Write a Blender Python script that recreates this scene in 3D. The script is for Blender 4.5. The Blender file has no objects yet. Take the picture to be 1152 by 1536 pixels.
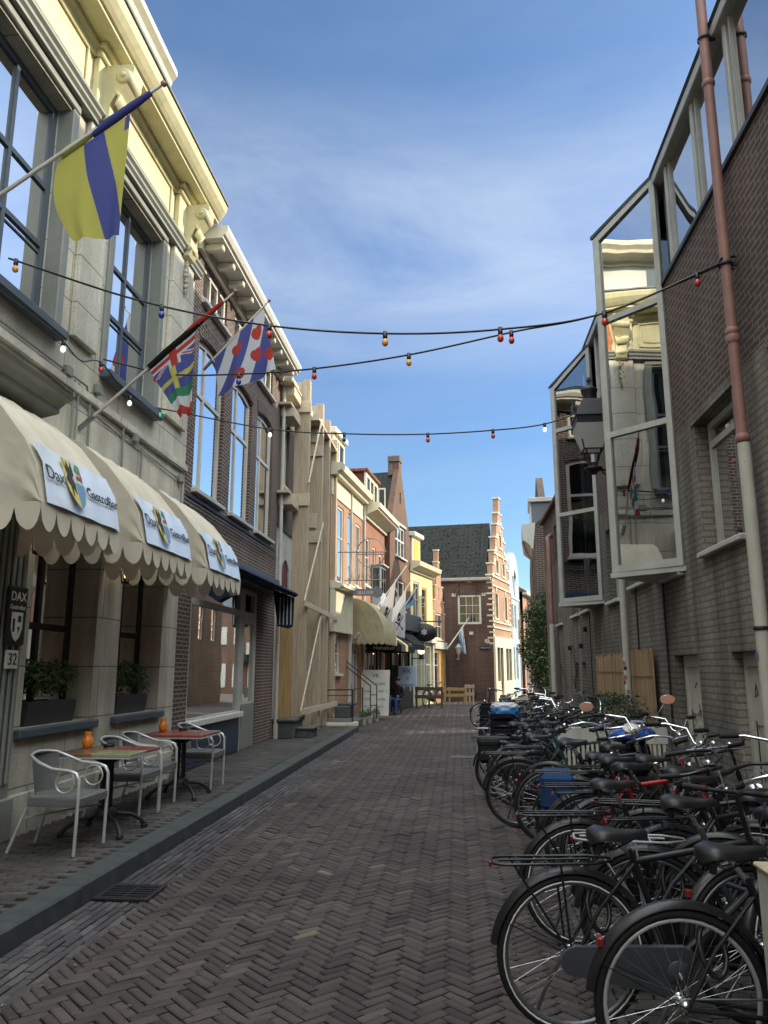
import bpy, bmesh, math, random
import numpy as np
from mathutils import Vector, Matrix, geometry
random.seed(7); rnd = random.Random(11)
S = bpy.context.scene; COL = S.collection; R = math.radians; PI = math.pi

# ------------------------------------------------------------ materials
def newmat(name):
    m = bpy.data.materials.new(name); m.use_nodes = True
    nt = m.node_tree; b = nt.nodes['Principled BSDF']
    return m, nt, b
def N(nt, t, **k):
    n = nt.nodes.new(t)
    for a, v in k.items():
        if a.startswith('i_'): n.inputs[a[2:].replace('_', ' ')].default_value = v
        else: setattr(n, a, v)
    return n
def c4(c): return (c[0], c[1], c[2], 1)
def ramp(nt, stops):
    r = nt.nodes.new('ShaderNodeValToRGB'); e = r.color_ramp.elements
    e[0].position, e[0].color = stops[0][0], c4(stops[0][1]); e[1].position, e[1].color = stops[-1][0], c4(stops[-1][1])
    for p, c in stops[1:-1]:
        x = e.new(p); x.color = c4(c)
    return r
def sc(c, k): return tuple(min(1, v*k) for v in c)
def mat(name, col, rough=.6, var=.15, scale=6, bump=.0, metal=0, spec=.4, coat=0, stretch=(1, 1, 1), fine=60, chips=0.):
    m, nt, b = newmat(name); L = nt.links.new
    tc = N(nt, 'ShaderNodeTexCoord'); mp = N(nt, 'ShaderNodeMapping'); mp.inputs['Scale'].default_value = stretch
    L(tc.outputs['Object'], mp.inputs['Vector'])
    n1 = N(nt, 'ShaderNodeTexNoise', i_Scale=scale, i_Detail=6.0, i_Roughness=.6); L(mp.outputs[0], n1.inputs['Vector'])
    r = ramp(nt, [(.3, sc(col, 1-var)), (.7, sc(col, 1+var))]); L(n1.outputs['Fac'], r.inputs['Fac'])
    base = r.outputs['Color']
    if chips:
        for (sc_, st_, lo, hi, cc, am) in ((26., (1, 1, 1), .64, .67, (.16, .13, .1), chips), (2.2, (3, 3, .25), .5, .75, sc(col, .55), chips*.8)):
            mp2 = N(nt, 'ShaderNodeMapping'); mp2.inputs['Scale'].default_value = st_; L(tc.outputs['Object'], mp2.inputs['Vector'])
            nc = N(nt, 'ShaderNodeTexNoise', i_Scale=sc_, i_Detail=7.0, i_Roughness=.7); L(mp2.outputs[0], nc.inputs['Vector'])
            mk = ramp(nt, [(lo, (0, 0, 0)), (hi, (am,)*3)]); L(nc.outputs['Fac'], mk.inputs['Fac'])
            mc = N(nt, 'ShaderNodeMix', data_type='RGBA'); L(mk.outputs['Color'], mc.inputs[0]); L(base, mc.inputs[6]); mc.inputs[7].default_value = c4(cc); base = mc.outputs[2]
    L(base, b.inputs['Base Color'])
    rr = N(nt, 'ShaderNodeMapRange'); rr.inputs['To Min'].default_value = max(.02, rough-.12); rr.inputs['To Max'].default_value = min(1, rough+.12)
    L(n1.outputs['Fac'], rr.inputs['Value']); L(rr.outputs['Result'], b.inputs['Roughness'])
    b.inputs['Metallic'].default_value = metal; b.inputs['Specular IOR Level'].default_value = spec; b.inputs['Coat Weight'].default_value = coat
    if bump:
        n2 = N(nt, 'ShaderNodeTexNoise', i_Scale=float(fine), i_Detail=4.0); L(mp.outputs[0], n2.inputs['Vector'])
        bp = N(nt, 'ShaderNodeBump', i_Strength=bump, i_Distance=.01); L(n2.outputs['Fac'], bp.inputs['Height']); L(bp.outputs[0], b.inputs['Normal'])
    return m
def brick(name, c1, c2, mortar, w=.22, h=.0645, ms=.009, dirt=.35, streak=.3, off=.5, rough=.85, bump=.6, big=.5):
    m, nt, b = newmat(name); L = nt.links.new
    uv = N(nt, 'ShaderNodeUVMap'); tc = N(nt, 'ShaderNodeTexCoord')
    wob = N(nt, 'ShaderNodeTexNoise', i_Scale=3.0, i_Detail=2.0); L(tc.outputs['Object'], wob.inputs['Vector'])
    mx = N(nt, 'ShaderNodeVectorMath', operation='MULTIPLY_ADD'); mx.inputs[1].default_value = (.012, .012, 0)
    L(wob.outputs['Color'], mx.inputs[0]); L(uv.outputs[0], mx.inputs[2])
    bt = N(nt, 'ShaderNodeTexBrick', offset=off); bt.inputs['Scale'].default_value = 1; bt.inputs['Brick Width'].default_value = w; bt.inputs['Row Height'].default_value = h
    bt.inputs['Mortar Size'].default_value = ms; bt.inputs['Mortar Smooth'].default_value = .15; bt.inputs['Bias'].default_value = 0
    bt.inputs['Color1'].default_value = c4(c1); bt.inputs['Color2'].default_value = c4(c2); bt.inputs['Mortar'].default_value = c4(mortar)
    L(mx.outputs[0], bt.inputs['Vector'])
    n1 = N(nt, 'ShaderNodeTexNoise', i_Scale=big*1.0, i_Detail=8.0, i_Roughness=.65); L(tc.outputs['Object'], n1.inputs['Vector'])
    r1 = ramp(nt, [(.3, (1-dirt,)*3), (.7, (1+dirt*.3,)*3)]); L(n1.outputs['Fac'], r1.inputs['Fac'])
    mp = N(nt, 'ShaderNodeMapping'); mp.inputs['Scale'].default_value = (2.5, 2.5, .22); L(tc.outputs['Object'], mp.inputs['Vector'])
    n2 = N(nt, 'ShaderNodeTexNoise', i_Scale=1.3, i_Detail=6.0, i_Roughness=.6); L(mp.outputs[0], n2.inputs['Vector'])
    r2 = ramp(nt, [(.33, (1-streak,)*3), (.62, (1, 1, 1))]); L(n2.outputs['Fac'], r2.inputs['Fac'])
    n3 = N(nt, 'ShaderNodeTexNoise', i_Scale=45.0, i_Detail=3.0); L(tc.outputs['Object'], n3.inputs['Vector'])
    r3 = ramp(nt, [(.3, (.8,)*3), (.7, (1.1,)*3)]); L(n3.outputs['Fac'], r3.inputs['Fac'])
    prev = bt.outputs['Color']
    for r in (r1, r2, r3):
        mm = N(nt, 'ShaderNodeMix', data_type='RGBA', blend_type='MULTIPLY'); mm.inputs[0].default_value = 1
        L(prev, mm.inputs[6]); L(r.outputs['Color'], mm.inputs[7]); prev = mm.outputs[2]
    L(prev, b.inputs['Base Color']); b.inputs['Roughness'].default_value = rough; b.inputs['Specular IOR Level'].default_value = .25
    ad = N(nt, 'ShaderNodeMath', operation='MULTIPLY_ADD'); ad.inputs[1].default_value = -1.0
    L(bt.outputs['Fac'], ad.inputs[0]); 
    mu = N(nt, 'ShaderNodeMath', operation='MULTIPLY'); mu.inputs[1].default_value = .5; L(n3.outputs['Fac'], mu.inputs[0]); L(mu.outputs[0], ad.inputs[2])
    bp = N(nt, 'ShaderNodeBump', i_Strength=bump, i_Distance=.008); L(ad.outputs[0], bp.inputs['Height']); L(bp.outputs[0], b.inputs['Normal'])
    return m
def glass(name, tint=(.8, .85, .85), refl=1.0, ior=1.5, rough=.01, wave=.0, minr=0.0):
    m, nt, b = newmat(name); L = nt.links.new; nt.nodes.remove(b); out = nt.nodes['Material Output']
    tr = N(nt, 'ShaderNodeBsdfTransparent'); tr.inputs[0].default_value = c4(tint)
    gl = N(nt, 'ShaderNodeBsdfGlossy'); gl.inputs['Roughness'].default_value = rough; gl.inputs[0].default_value = (refl, refl, refl, 1)
    fr = N(nt, 'ShaderNodeFresnel'); fr.inputs[0].default_value = ior
    mxv = N(nt, 'ShaderNodeMath', operation='MULTIPLY_ADD'); mxv.inputs[1].default_value = 1.0-minr; mxv.inputs[2].default_value = minr; L(fr.outputs[0], mxv.inputs[0])
    mx = N(nt, 'ShaderNodeMixShader'); L(mxv.outputs[0], mx.inputs[0]); L(tr.outputs[0], mx.inputs[1]); L(gl.outputs[0], mx.inputs[2])
    if wave:
        tc = N(nt, 'ShaderNodeTexCoord'); n = N(nt, 'ShaderNodeTexNoise', i_Scale=1.3, i_Detail=1.0); L(tc.outputs['Object'], n.inputs['Vector'])
        bp = N(nt, 'ShaderNodeBump', i_Strength=1.0, i_Distance=wave); L(n.outputs['Fac'], bp.inputs['Height'])
        L(bp.outputs[0], gl.inputs['Normal']); L(bp.outputs[0], fr.inputs['Normal'])
    L(mx.outputs[0], out.inputs[0]); return m
def emis(name, col, st):
    m, nt, b = newmat(name); b.inputs['Base Color'].default_value = c4(col); b.inputs['Emission Color'].default_value = c4(col); b.inputs['Emission Strength'].default_value = st; return m
def wood(name, col, rough=.7, along='Z', var=.25):
    st = {'Z': (14, 14, .7), 'X': (.7, 14, 14), 'Y': (14, .7, 14)}[along]
    m = mat(name, col, rough, var, 2.2, .25, stretch=st, fine=9); return m
def cloth(name, col, tr=.35, rough=.9, var=.06, crease=0.):
    m, nt, b = newmat(name); L = nt.links.new; out = nt.nodes['Material Output']
    tc = N(nt, 'ShaderNodeTexCoord'); n = N(nt, 'ShaderNodeTexNoise', i_Scale=3.0, i_Detail=6.0); L(tc.outputs['Object'], n.inputs['Vector'])
    r = ramp(nt, [(.3, sc(col, 1-var)), (.7, sc(col, 1+var))]); L(n.outputs['Fac'], r.inputs['Fac']); L(r.outputs['Color'], b.inputs['Base Color'])
    b.inputs['Roughness'].default_value = rough; b.inputs['Specular IOR Level'].default_value = .2
    if crease:
        mp = N(nt, 'ShaderNodeMapping'); mp.inputs['Scale'].default_value = (1, 1.6, .7); L(tc.outputs['Object'], mp.inputs['Vector'])
        n2 = N(nt, 'ShaderNodeTexNoise', i_Scale=2.5, i_Detail=2.0, i_Distortion=.8); L(mp.outputs[0], n2.inputs['Vector'])
        bp = N(nt, 'ShaderNodeBump', i_Strength=crease, i_Distance=.06); L(n2.outputs['Fac'], bp.inputs['Height']); L(bp.outputs[0], b.inputs['Normal'])
    t = N(nt, 'ShaderNodeBsdfTranslucent'); L(r.outputs['Color'], t.inputs[0])
    mx = N(nt, 'ShaderNodeMixShader'); mx.inputs[0].default_value = tr; L(b.outputs[0], mx.inputs[1]); L(t.outputs[0], mx.inputs[2]); L(mx.outputs[0], out.inputs[0]); return m
def tiles(name, c1, c2, w=.24, h=.3):
    m = brick(name, c1, c2, sc(c1, .3), w, h, .02, .3, .1, 0, .55, 1.0, 1.2); return m

M = {}
M['stucco'] = brick('pale_stucco', (.77, .73, .61), (.72, .69, .58), (.3, .29, .26), 1.35, .56, .008, .3, .34, .5, .75, .35, .9)
M['cream'] = mat('cream_paint', (.61, .575, .36), .5, .1, 3, .12, chips=.55)
M['cream2'] = mat('pale_cream_paint', (.66, .62, .46), .5, .1, 3, .1, chips=.5)
M['white'] = mat('white_paint', (.66, .65, .59), .45, .08, 4, .05, chips=.45)
M['offwhite'] = mat('weathered_white_paint', (.52, .52, .47), .5, .15, 3, .1, chips=.6)
M['greypaint'] = mat('grey_green_paint', (.24, .255, .225), .5, .12, 4, .05, chips=.5)
M['dkgrey'] = mat('dark_grey_paint', (.045, .05, .055), .45, .15, 4)
M['bluegrey'] = mat('blue_grey_paint', (.09, .115, .14), .5, .12, 4, .05, chips=.4)
M['black'] = mat('black_paint', (.012, .013, .015), .35, .2, 8)
M['navy'] = cloth('navy_fabric', (.02, .03, .06), .05)
M['navypaint'] = mat('navy_paint', (.025, .045, .085), .4, .1, 4)
M['brick_dark'] = brick('dark_red_brick', (.16, .088, .066), (.105, .066, .055), (.34, .32, .29), .22, .0645, .010, .25, .2)
M['brick_red'] = brick('red_brick', (.42, .16, .085), (.34, .12, .07), (.4, .33, .26), .22, .0645, .008, .2, .1)
M['brick_orange'] = brick('orange_brick', (.5, .26, .15), (.42, .2, .12), (.5, .42, .33), .22, .0645, .009, .2, .1)
M['brick_brown'] = brick('brown_brick', (.2, .11, .07), (.15, .08, .055), (.2, .15, .12), .22, .0645, .009, .25, .15)
M['brick_corner'] = brick('old_brown_brick', (.19, .095, .068), (.12, .068, .055), (.24, .2, .17), .22, .0645, .009, .45, .25, big=.35)
M['brick_plum'] = brick('plum_brick', (.16, .10, .082), (.115, .08, .07), (.25, .22, .19), .21, .0645, .010, .3, .25)
M['brick_paint'] = brick('painted_brick', (.34, .305, .26), (.28, .255, .22), (.2, .185, .16), .22, .0645, .011, .4, .5, rough=.8, bump=.8, big=.8)
M['tile_dark'] = tiles('dark_roof_tiles', (.005, .008, .006), (.010, .014, .010))
M['tile_red'] = tiles('red_roof_tiles', (.3, .11, .06), (.22, .09, .055))
M['tile_hung'] = brick('hung_tiles', (.2, .06, .05), (.15, .05, .045), (.05, .02, .02), .16, .1, .01, .2, .1)
M['glass'] = glass('window_glass', (.55, .6, .62), .9, 1.5, .01, .0015, .03)
M['glass_bay'] = glass('bay_glass', (.45, .5, .5), .745, 1.6, .005, .0038, .42)
M['glass_dark'] = glass('shop_glass', (.6, .62, .62), .9, 1.5, .01, .001, .03)
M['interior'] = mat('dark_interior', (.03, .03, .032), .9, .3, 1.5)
M['curtain'] = cloth('net_curtain', (.55, .58, .6), .3, var=.12)
M['wood_new'] = wood('raw_spruce', (.42, .34, .24))
M['wood_newY'] = wood('raw_spruce_plank', (.52, .45, .34), along='Y')
M['ply'] = wood('plywood', (.36, .235, .1))
M['stone'] = mat('bluestone', (.075, .083, .08), .75, .3, 9, .35, fine=90)
M['kerb'] = mat('kerb_stone', (.05, .056, .056), .8, .35, 7, .4, fine=110)
M['alu'] = mat('aluminium', (.58, .59, .6), .35, .08, 10, 0, .4)
M['greyalu'] = mat('grey_painted_metal', (.45, .45, .41), .45, .12, 5, .03, chips=.4)
M['chrome'] = mat('chrome', (.75, .76, .78), .12, .04, 10, 0, 1)
M['steel'] = mat('dull_steel', (.22, .23, .24), .4, .15, 12, 0, .8)
M['wicker'] = brick('grey_wicker', (.42, .43, .43), (.34, .35, .35), (.05, .05, .05), .022, .012, .003, .15, .05, .5, .6, 1.0, 4)
M['iron'] = mat('cast_iron', (.016, .016, .018), .5, .2, 20, .1)
M['redpipe'] = mat('red_drainpipe', (.3, .155, .13), .5, .18, 5, .08, chips=.5)
M['creampipe'] = mat('cream_drainpipe', (.5, .48, .41), .5, .14, 4, .1, chips=.7)
M['canvas'] = cloth('cream_canvas', (.7, .64, .52), .16, var=.1, crease=.3)
M['canvas_olive'] = cloth('beige_canvas', (.5, .45, .3), .3, var=.12, crease=.8)
M['banner'] = mat('vinyl_banner', (.68, .74, .82), .2, .06, 3, .6, spec=.7, fine=7)
M['darkcloth'] = cloth('dark_canvas', (.018, .022, .02), .03)
M['leaf'] = mat('leaf_green', (.035, .07, .02), .5, .5, 5)
M['leaf2'] = mat('leaf_light', (.07, .12, .03), .5, .4, 5)
M['leaf_dk'] = mat('leaf_dark', (.016, .033, .014), .55, .4, 5)
M['bark'] = mat('bark', (.09, .065, .045), .9, .3, 15, .4)
M['rubber'] = mat('tyre_rubber', (.012, .012, .013), .65, .2, 30)
M['tyreline'] = mat('reflective_stripe', (.75, .75, .72), .4, .05, 30)
M['leather'] = mat('saddle_vinyl', (.014, .014, .016), .38, .2, 18, .08)
M['candle'] = mat('amber_glass', (.75, .22, .02), .25, .2, 12, spec=.8)
M['yellow'] = mat('yellow_wall_paint', (.72, .65, .32), .6, .05, 2)
M['ochre'] = mat('ochre_shutter', (.6, .38, .08), .5, .1, 5)
M['lilac'] = mat('lilac_shade_render', (.3, .28, .34), .7, .08, 3)  # lilac is the shade on the dormer cheeks, put into the colour
M['slate'] = mat('zinc_sheet', (.17, .19, .21), .5, .12, 3)
M['ltblue'] = mat('pale_blue_panels', (.36, .45, .5), .5, .08, 3)
M['bamboo'] = wood('bamboo_screen', (.34, .25, .15), var=.45)
M['maroon'] = mat('maroon_paint', (.13, .02, .025), .4, .1, 5)
M['paleplaster'] = mat('white_plaster', (.6, .6, .57), .7, .1, 2, .1, chips=.5)
M['txtdark'] = mat('dark_lettering', (.03, .03, .04), .6, .05)
M['txtlight'] = mat('light_lettering', (.75, .75, .72), .6, .05)

# ------------------------------------------------------------ mesh builder
class MB:
    def __init__(s): s.v = []; s.f = []; s.m = []; s.sm = []
    def add(s, vs, fs, m=0, smooth=False):
        o = len(s.v); s.v += [tuple(v) for v in vs]
        for f in fs: s.f.append(tuple(o+i for i in f)); s.m.append(m); s.sm.append(smooth)
    def box(s, x0, x1, y0, y1, z0, z1, m=0, bev=0):
        if bev:
            b = min(bev, (x1-x0)*.45, (y1-y0)*.45, (z1-z0)*.45)
            bm = bmesh.new(); bmesh.ops.create_cube(bm, size=1)
            for v in bm.verts: v.co = Vector(((x0+x1)/2+v.co.x*(x1-x0), (y0+y1)/2+v.co.y*(y1-y0), (z0+z1)/2+v.co.z*(z1-z0)))
            bmesh.ops.bevel(bm, geom=bm.edges[:], offset=b, segments=1, affect='EDGES')
            bm.verts.index_update(); s.add([v.co[:] for v in bm.verts], [[v.index for v in f.verts] for f in bm.faces], m); bm.free(); return
        V = [(x, y, z) for z in (z0, z1) for y in (y0, y1) for x in (x0, x1)]
        s.add(V, [(0, 2, 3, 1), (4, 5, 7, 6), (0, 1, 5, 4), (2, 6, 7, 3), (0, 4, 6, 2), (1, 3, 7, 5)], m)
    def obox(s, c, size, rot, m=0, bev=0):   # oriented box, rot = Matrix 3x3
        t = MB(); t.box(-size[0]/2, size[0]/2, -size[1]/2, size[1]/2, -size[2]/2, size[2]/2, m, bev)
        c = Vector(c); s.add([(rot @ Vector(v)+c)[:] for v in t.v], t.f, m)
    def beam(s, a, b, w, h, m=0):
        a, b = Vector(a), Vector(b); d = b-a; q = d.to_track_quat('X', 'Z').to_matrix(); s.obox((a+b)/2, (d.length, w, h), q, m)
    def tube(s, pts, r, n=8, m=0, closed=False, caps=True):
        pts = [Vector(p) for p in pts]; k = len(pts); rs = r if isinstance(r, (list, tuple)) else [r]*k
        vs = []; up = None
        for i, p in enumerate(pts):
            if closed: t = (pts[(i+1) % k]-pts[i-1])
            else: t = pts[min(i+1, k-1)]-pts[max(i-1, 0)]
            if t.length < 1e-9: t = Vector((0, 0, 1))
            t.normalize()
            if up is None: up = t.orthogonal().normalized()
            else:
                up = up-t*up.dot(t)
                up = up.normalized() if up.length > 1e-6 else t.orthogonal().normalized()
            w = t.cross(up)
            for j in range(n):
                a = 2*PI*j/n; vs.append(p+(up*math.cos(a)+w*math.sin(a))*rs[i])
        fs = []
        for i in range(k if closed else k-1):
            i2 = (i+1) % k
            for j in range(n): fs.append((i*n+j, i*n+(j+1) % n, i2*n+(j+1) % n, i2*n+j))
        s.add(vs, fs, m, True)
        if caps and not closed: s.add(vs[:n], [tuple(range(n))[::-1]], m); s.add(vs[-n:], [tuple(range(n))], m)
    def lathe(s, prof, c=(0, 0, 0), n=16, m=0, axis='Z', smooth=True):
        vs = []; c = Vector(c)
        for r, z in prof:
            for j in range(n):
                a = 2*PI*j/n; p = (r*math.cos(a), r*math.sin(a), z)
                if axis == 'Y': p = (p[0], p[2], p[1])
                if axis == 'X': p = (p[2], p[0], p[1])
                vs.append(c+Vector(p))
        fs = [(i*n+j, i*n+(j+1) % n, (i+1)*n+(j+1) % n, (i+1)*n+j) for i in range(len(prof)-1) for j in range(n)]
        s.add(vs, fs, m, smooth)
    def prism(s, poly, a0, a1, axis='X', m=0):   # poly in the other two axes, extruded along axis
        k = len(poly)
        def P(a, p): return {'X': (a, p[0], p[1]), 'Y': (p[0], a, p[1]), 'Z': (p[0], p[1], a)}[axis]
        vs = [P(a0, p) for p in poly]+[P(a1, p) for p in poly]
        s.add(vs, [tuple(range(k)), tuple(range(2*k-1, k-1, -1))]+[(i, (i+1) % k, k+(i+1) % k, k+i) for i in range(k)], m)
    def plate(s, outer, holes=(), y0=0., y1=None, reveal=None, m=0, mr=None):
        # flat sheet in the x-z plane facing -y, with polygon holes; y1 makes it a slab; reveal lines the holes
        loops = [outer]+list(holes); vs = []; ed = []
        for lp in loops:
            o = len(vs); vs += [Vector(p) for p in lp]; ed += [(o+i, o+(i+1) % len(lp)) for i in range(len(lp))]
        V, E_, F, *_ = geometry.delaunay_2d_cdt(vs, ed, [], 0, 1e-6)
        def inside(p, poly):
            c = False; j = len(poly)-1
            for i in range(len(poly)):
                a, b = poly[i], poly[j]
                if (a[1] > p[1]) != (b[1] > p[1]) and p[0] < (b[0]-a[0])*(p[1]-a[1])/(b[1]-a[1])+a[0]: c = not c
                j = i
            return c
        keep = []
        for f in F:
            q = [V[i] for i in f]; cx = sum(p[0] for p in q)/len(q); cy = sum(p[1] for p in q)/len(q)
            if abs(geometry.area_tri(q[0], q[1], q[2])) < 1e-9: continue
            if inside((cx, cy), outer) and not any(inside((cx, cy), h) for h in holes):
                ar = (q[1][0]-q[0][0])*(q[2][1]-q[0][1])-(q[1][1]-q[0][1])*(q[2][0]-q[0][0])
                keep.append(tuple(f) if ar > 0 else tuple(f)[::-1])
        s.add([(p[0], y0, p[1]) for p in V], keep, m)
        if y1 is not None: s.add([(p[0], y1, p[1]) for p in V], [f[::-1] for f in keep], m)
        for li, lp in enumerate(loops):
            ye = y1
            if ye is None:
                if li == 0 or reveal is None: continue
                ye = y0+reveal
            k = len(lp); s.add([(p[0], y0, p[1]) for p in lp]+[(p[0], ye, p[1]) for p in lp], [(i, (i+1) % k, k+(i+1) % k, k+i) for i in range(k)], m if mr is None or li == 0 else mr)
    def xf(s, mtx): s.v = [(mtx @ Vector(v))[:] for v in s.v]; return s
    def build(s, name, mats, parent=None, fixn=True):
        me = bpy.data.meshes.new(name); me.from_pydata(s.v, [], s.f)
        if not isinstance(mats, (list, tuple)): mats = [mats]
        for m in mats: me.materials.append(M[m] if isinstance(m, str) else m)
        me.polygons.foreach_set('material_index', s.m); me.polygons.foreach_set('use_smooth', s.sm)
        if fixn and len(s.f) < 60000:
            bm = bmesh.new(); bm.from_mesh(me); bmesh.ops.recalc_face_normals(bm, faces=bm.faces[:]); bm.to_mesh(me); bm.free()
        uvl = me.uv_layers.new(name='UVMap'); co = np.empty(len(me.vertices)*3); me.vertices.foreach_get('co', co); co = co.reshape(-1, 3)
        npl = len(me.polygons); no = np.empty(npl*3); me.polygons.foreach_get('normal', no); no = no.reshape(-1, 3)
        lt = np.empty(npl, int); me.polygons.foreach_get('loop_total', lt); pn = np.repeat(no, lt, axis=0)
        vi = np.empty(len(me.loops), int); me.loops.foreach_get('vertex_index', vi); p = co[vi]
        hz = np.abs(pn[:, 2]) > .9; t = np.stack([-pn[:, 1], pn[:, 0], np.zeros(len(pn))], 1); ln = np.linalg.norm(t, axis=1); ln[ln == 0] = 1; t = t/ln[:, None]; t[hz] = (1, 0, 0)
        w = np.cross(pn, t); u = (p*t).sum(1); v_ = (p*w).sum(1); vert = np.abs(pn[:, 2]) < .3; v_[vert] = p[vert, 2]
        uvl.data.foreach_set('uv', np.stack([u, v_], 1).ravel().astype(np.float32))
        me.update(); o = bpy.data.objects.new(name, me); COL.objects.link(o)
        if parent: o.parent = parent
        return o
def pieces(mb, name, mats, parent):
    """link every connected piece of the builder as a part of its own"""
    par = list(range(len(mb.v)))
    def fd(a):
        while par[a] != a: par[a] = par[par[a]]; a = par[a]
        return a
    for f in mb.f:
        for i in f[1:]: par[fd(i)] = fd(f[0])
    grp = {}
    for k, f in enumerate(mb.f): grp.setdefault(fd(f[0]), []).append(k)
    for ks in grp.values():
        b = MB(); mp = {}
        for k in ks:
            for i in mb.f[k]:
                if i not in mp: mp[i] = len(b.v); b.v.append(mb.v[i])
            b.f.append(tuple(mp[i] for i in mb.f[k])); b.m.append(mb.m[k]); b.sm.append(mb.sm[k])
        b.build(name, mats, parent)
def rect(x0, x1, z0, z1): return [(x0, z0), (x1, z0), (x1, z1), (x0, z1)]
def arch(x0, x1, z0, z1, rise=0, n=8):
    if rise <= 0: return rect(x0, x1, z0, z1)
    r = [(x0, z0), (x1, z0)]
    for i in range(n+1):
        t = 1-2*i/n; r.append(((x0+x1)/2+t*(x1-x0)/2, z1-rise*t*t))
    return r
def tag(o, label=None, cat=None, group=None, kind=None):
    if label: o['label'] = label
    if cat: o['category'] = cat
    if group: o['group'] = group
    if kind: o['kind'] = kind
    return o
def thing(name, label, cat, loc=(0, 0, 0), rz=0, group=None, rot=None):
    o = bpy.data.objects.new(name, None); COL.objects.link(o); o.location = loc; o.rotation_euler = rot if rot else (0, 0, rz)
    o.empty_display_size = .2; return tag(o, label, cat, group)
def copy_tree(o, parent=None):
    c = o.copy(); COL.objects.link(c)
    if parent: c.parent = parent
    for ch in [x for x in COL.objects if x.parent == o and x != c]: copy_tree(ch, c)
    return c
def text(name, body, size, mtx, matname, parent, ext=.002, ax='CENTER'):
    cu = bpy.data.curves.new(name, 'FONT'); cu.body = body; cu.size = size; cu.extrude = ext; cu.align_x = ax; cu.align_y = 'CENTER'
    t = bpy.data.objects.new(name, cu); COL.objects.link(t); bpy.context.view_layer.update()
    me = bpy.data.meshes.new_from_object(t.evaluated_get(bpy.context.evaluated_depsgraph_get())); bpy.data.objects.remove(t)
    me.transform(mtx); me.materials.clear(); me.materials.append(M[matname]); o = bpy.data.objects.new(name, me); COL.objects.link(o)
    if parent: o.parent = parent
    return o
def FM(o, x, y=(0, 0, 1)):   # matrix: text x axis -> x, text y axis -> y, at o
    x = Vector(x).normalized(); z = x.cross(Vector(y)).normalized(); y = z.cross(x)
    return Matrix(((x.x, y.x, z.x, o[0]), (x.y, y.y, z.y, o[1]), (x.z, y.z, z.z, o[2]), (0, 0, 0, 1)))

def strokes(par, x0, z, w_, h, mt, y=-.03, seed=1, axis=None):
    """a line of small lettering too far away to read"""
    q = random.Random(seed); m = MB(); x = x0
    while x < x0+w_:
        g = h*q.uniform(.45, .75)
        if q.random() > .12:
            m.box(x, x+h*.14, y-.003, y, z, z+h)
            if q.random() < .7: m.box(x+h*.141, x+g, y-.003, y, z, z+h*.15)
            if q.random() < .5: m.box(x+g-h*.13, x+g, y-.0035, y-.0031, z+h*.16, z+h*.98)
        x += g+h*.22
    return m.build('lettering', mt, par)
def window(par, x0, x1, z0, z1, cols=(.5,), rows=(.5,), y=.1, t=.06, bar=.03, rise=0, fm='white', gm='glass', sill=None, curtain=None, depth=.05, name='window', sm=None):
    """frame + pane (+ sill, curtain) set y behind the wall face"""
    g = .004; f = MB(); o = arch(x0+g, x1-g, z0+g, z1-g, rise); xs = [0]+list(cols)+[1]; zs = [0]+list(rows)+[1]; holes = []
    W_ = x1-x0; cx = (x0+x1)/2
    def top(x): return z1-t-rise*(2*(x-cx)/W_)**2
    for i in range(len(xs)-1):
        for j in range(len(zs)-1):
            a = x0+t+(W_-2*t)*xs[i]+(bar/2 if i else 0); b = x0+t+(W_-2*t)*xs[i+1]-(bar/2 if i < len(xs)-2 else 0)
            c = z0+t+(z1-z0-2*t)*zs[j]+(bar/2 if j else 0); d = z0+t+(z1-z0-2*t)*zs[j+1]-(bar/2 if j < len(zs)-2 else 0)
            if j == len(zs)-2 and rise > 0: holes.append([(a, c), (b, c)]+[(b+(a-b)*k/4, top(b+(a-b)*k/4)) for k in range(5)])
            else: holes.append(rect(a, b, c, d))
    f.plate(o, holes, y, y+depth); w = f.build(name, fm, par)
    p = MB(); p.plate(arch(x0+t*.6, x1-t*.6, z0+t*.6, z1-t*.6, rise), (), y+depth*.5, y+depth*.5+.006); p.build('pane', gm, w)
    if sill is not None:
        s = MB(); s.box(x0-.05, x1+.05, -sill, y+.01, z0-.07, z0-.001, 0, .006); s.build('sill', sm or fm, w)
    if curtain is not None:
        cb = MB(); 
        for (a, b) in curtain:
            n = max(6, int((b-a)/.035)); pts = [(x0+W_*0+a+(b-a)*i/n, y+depth+.08+.018*math.sin(i*2.1)+.01*math.sin(i*.9)) for i in range(n+1)]
            cb.add([(q[0], q[1], z) for z in (z0+.03, z1-.02) for q in pts], [(i, i+1, n+2+i, n+1+i) for i in range(n)], 0, True)
        cb.build('curtain', 'curtain', w)
    return w
def shell(par, u0, u1, z1, depth, mt, t=.12, back=.55, bmat='interior', sides=True, z0=0.):
    """side walls, back wall and a dark room wall behind the front sheet"""
    if sides:
        s = MB(); s.box(u0, u0+t, .006, depth, z0, z1-.01); s.box(u1-t, u1, .006, depth, z0, z1-.01); s.box(u0+t, u1-t, depth-t, depth, z0, z1-.01); s.build('side_wall', mt, par)
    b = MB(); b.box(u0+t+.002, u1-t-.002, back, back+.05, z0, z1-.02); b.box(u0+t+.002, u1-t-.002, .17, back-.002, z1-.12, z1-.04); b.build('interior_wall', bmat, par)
def cornice(mb, u0, u1, prof, m=0):   # prof: (y outward negative, z)
    mb.prism(prof, u0, u1, 'X', m)

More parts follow.
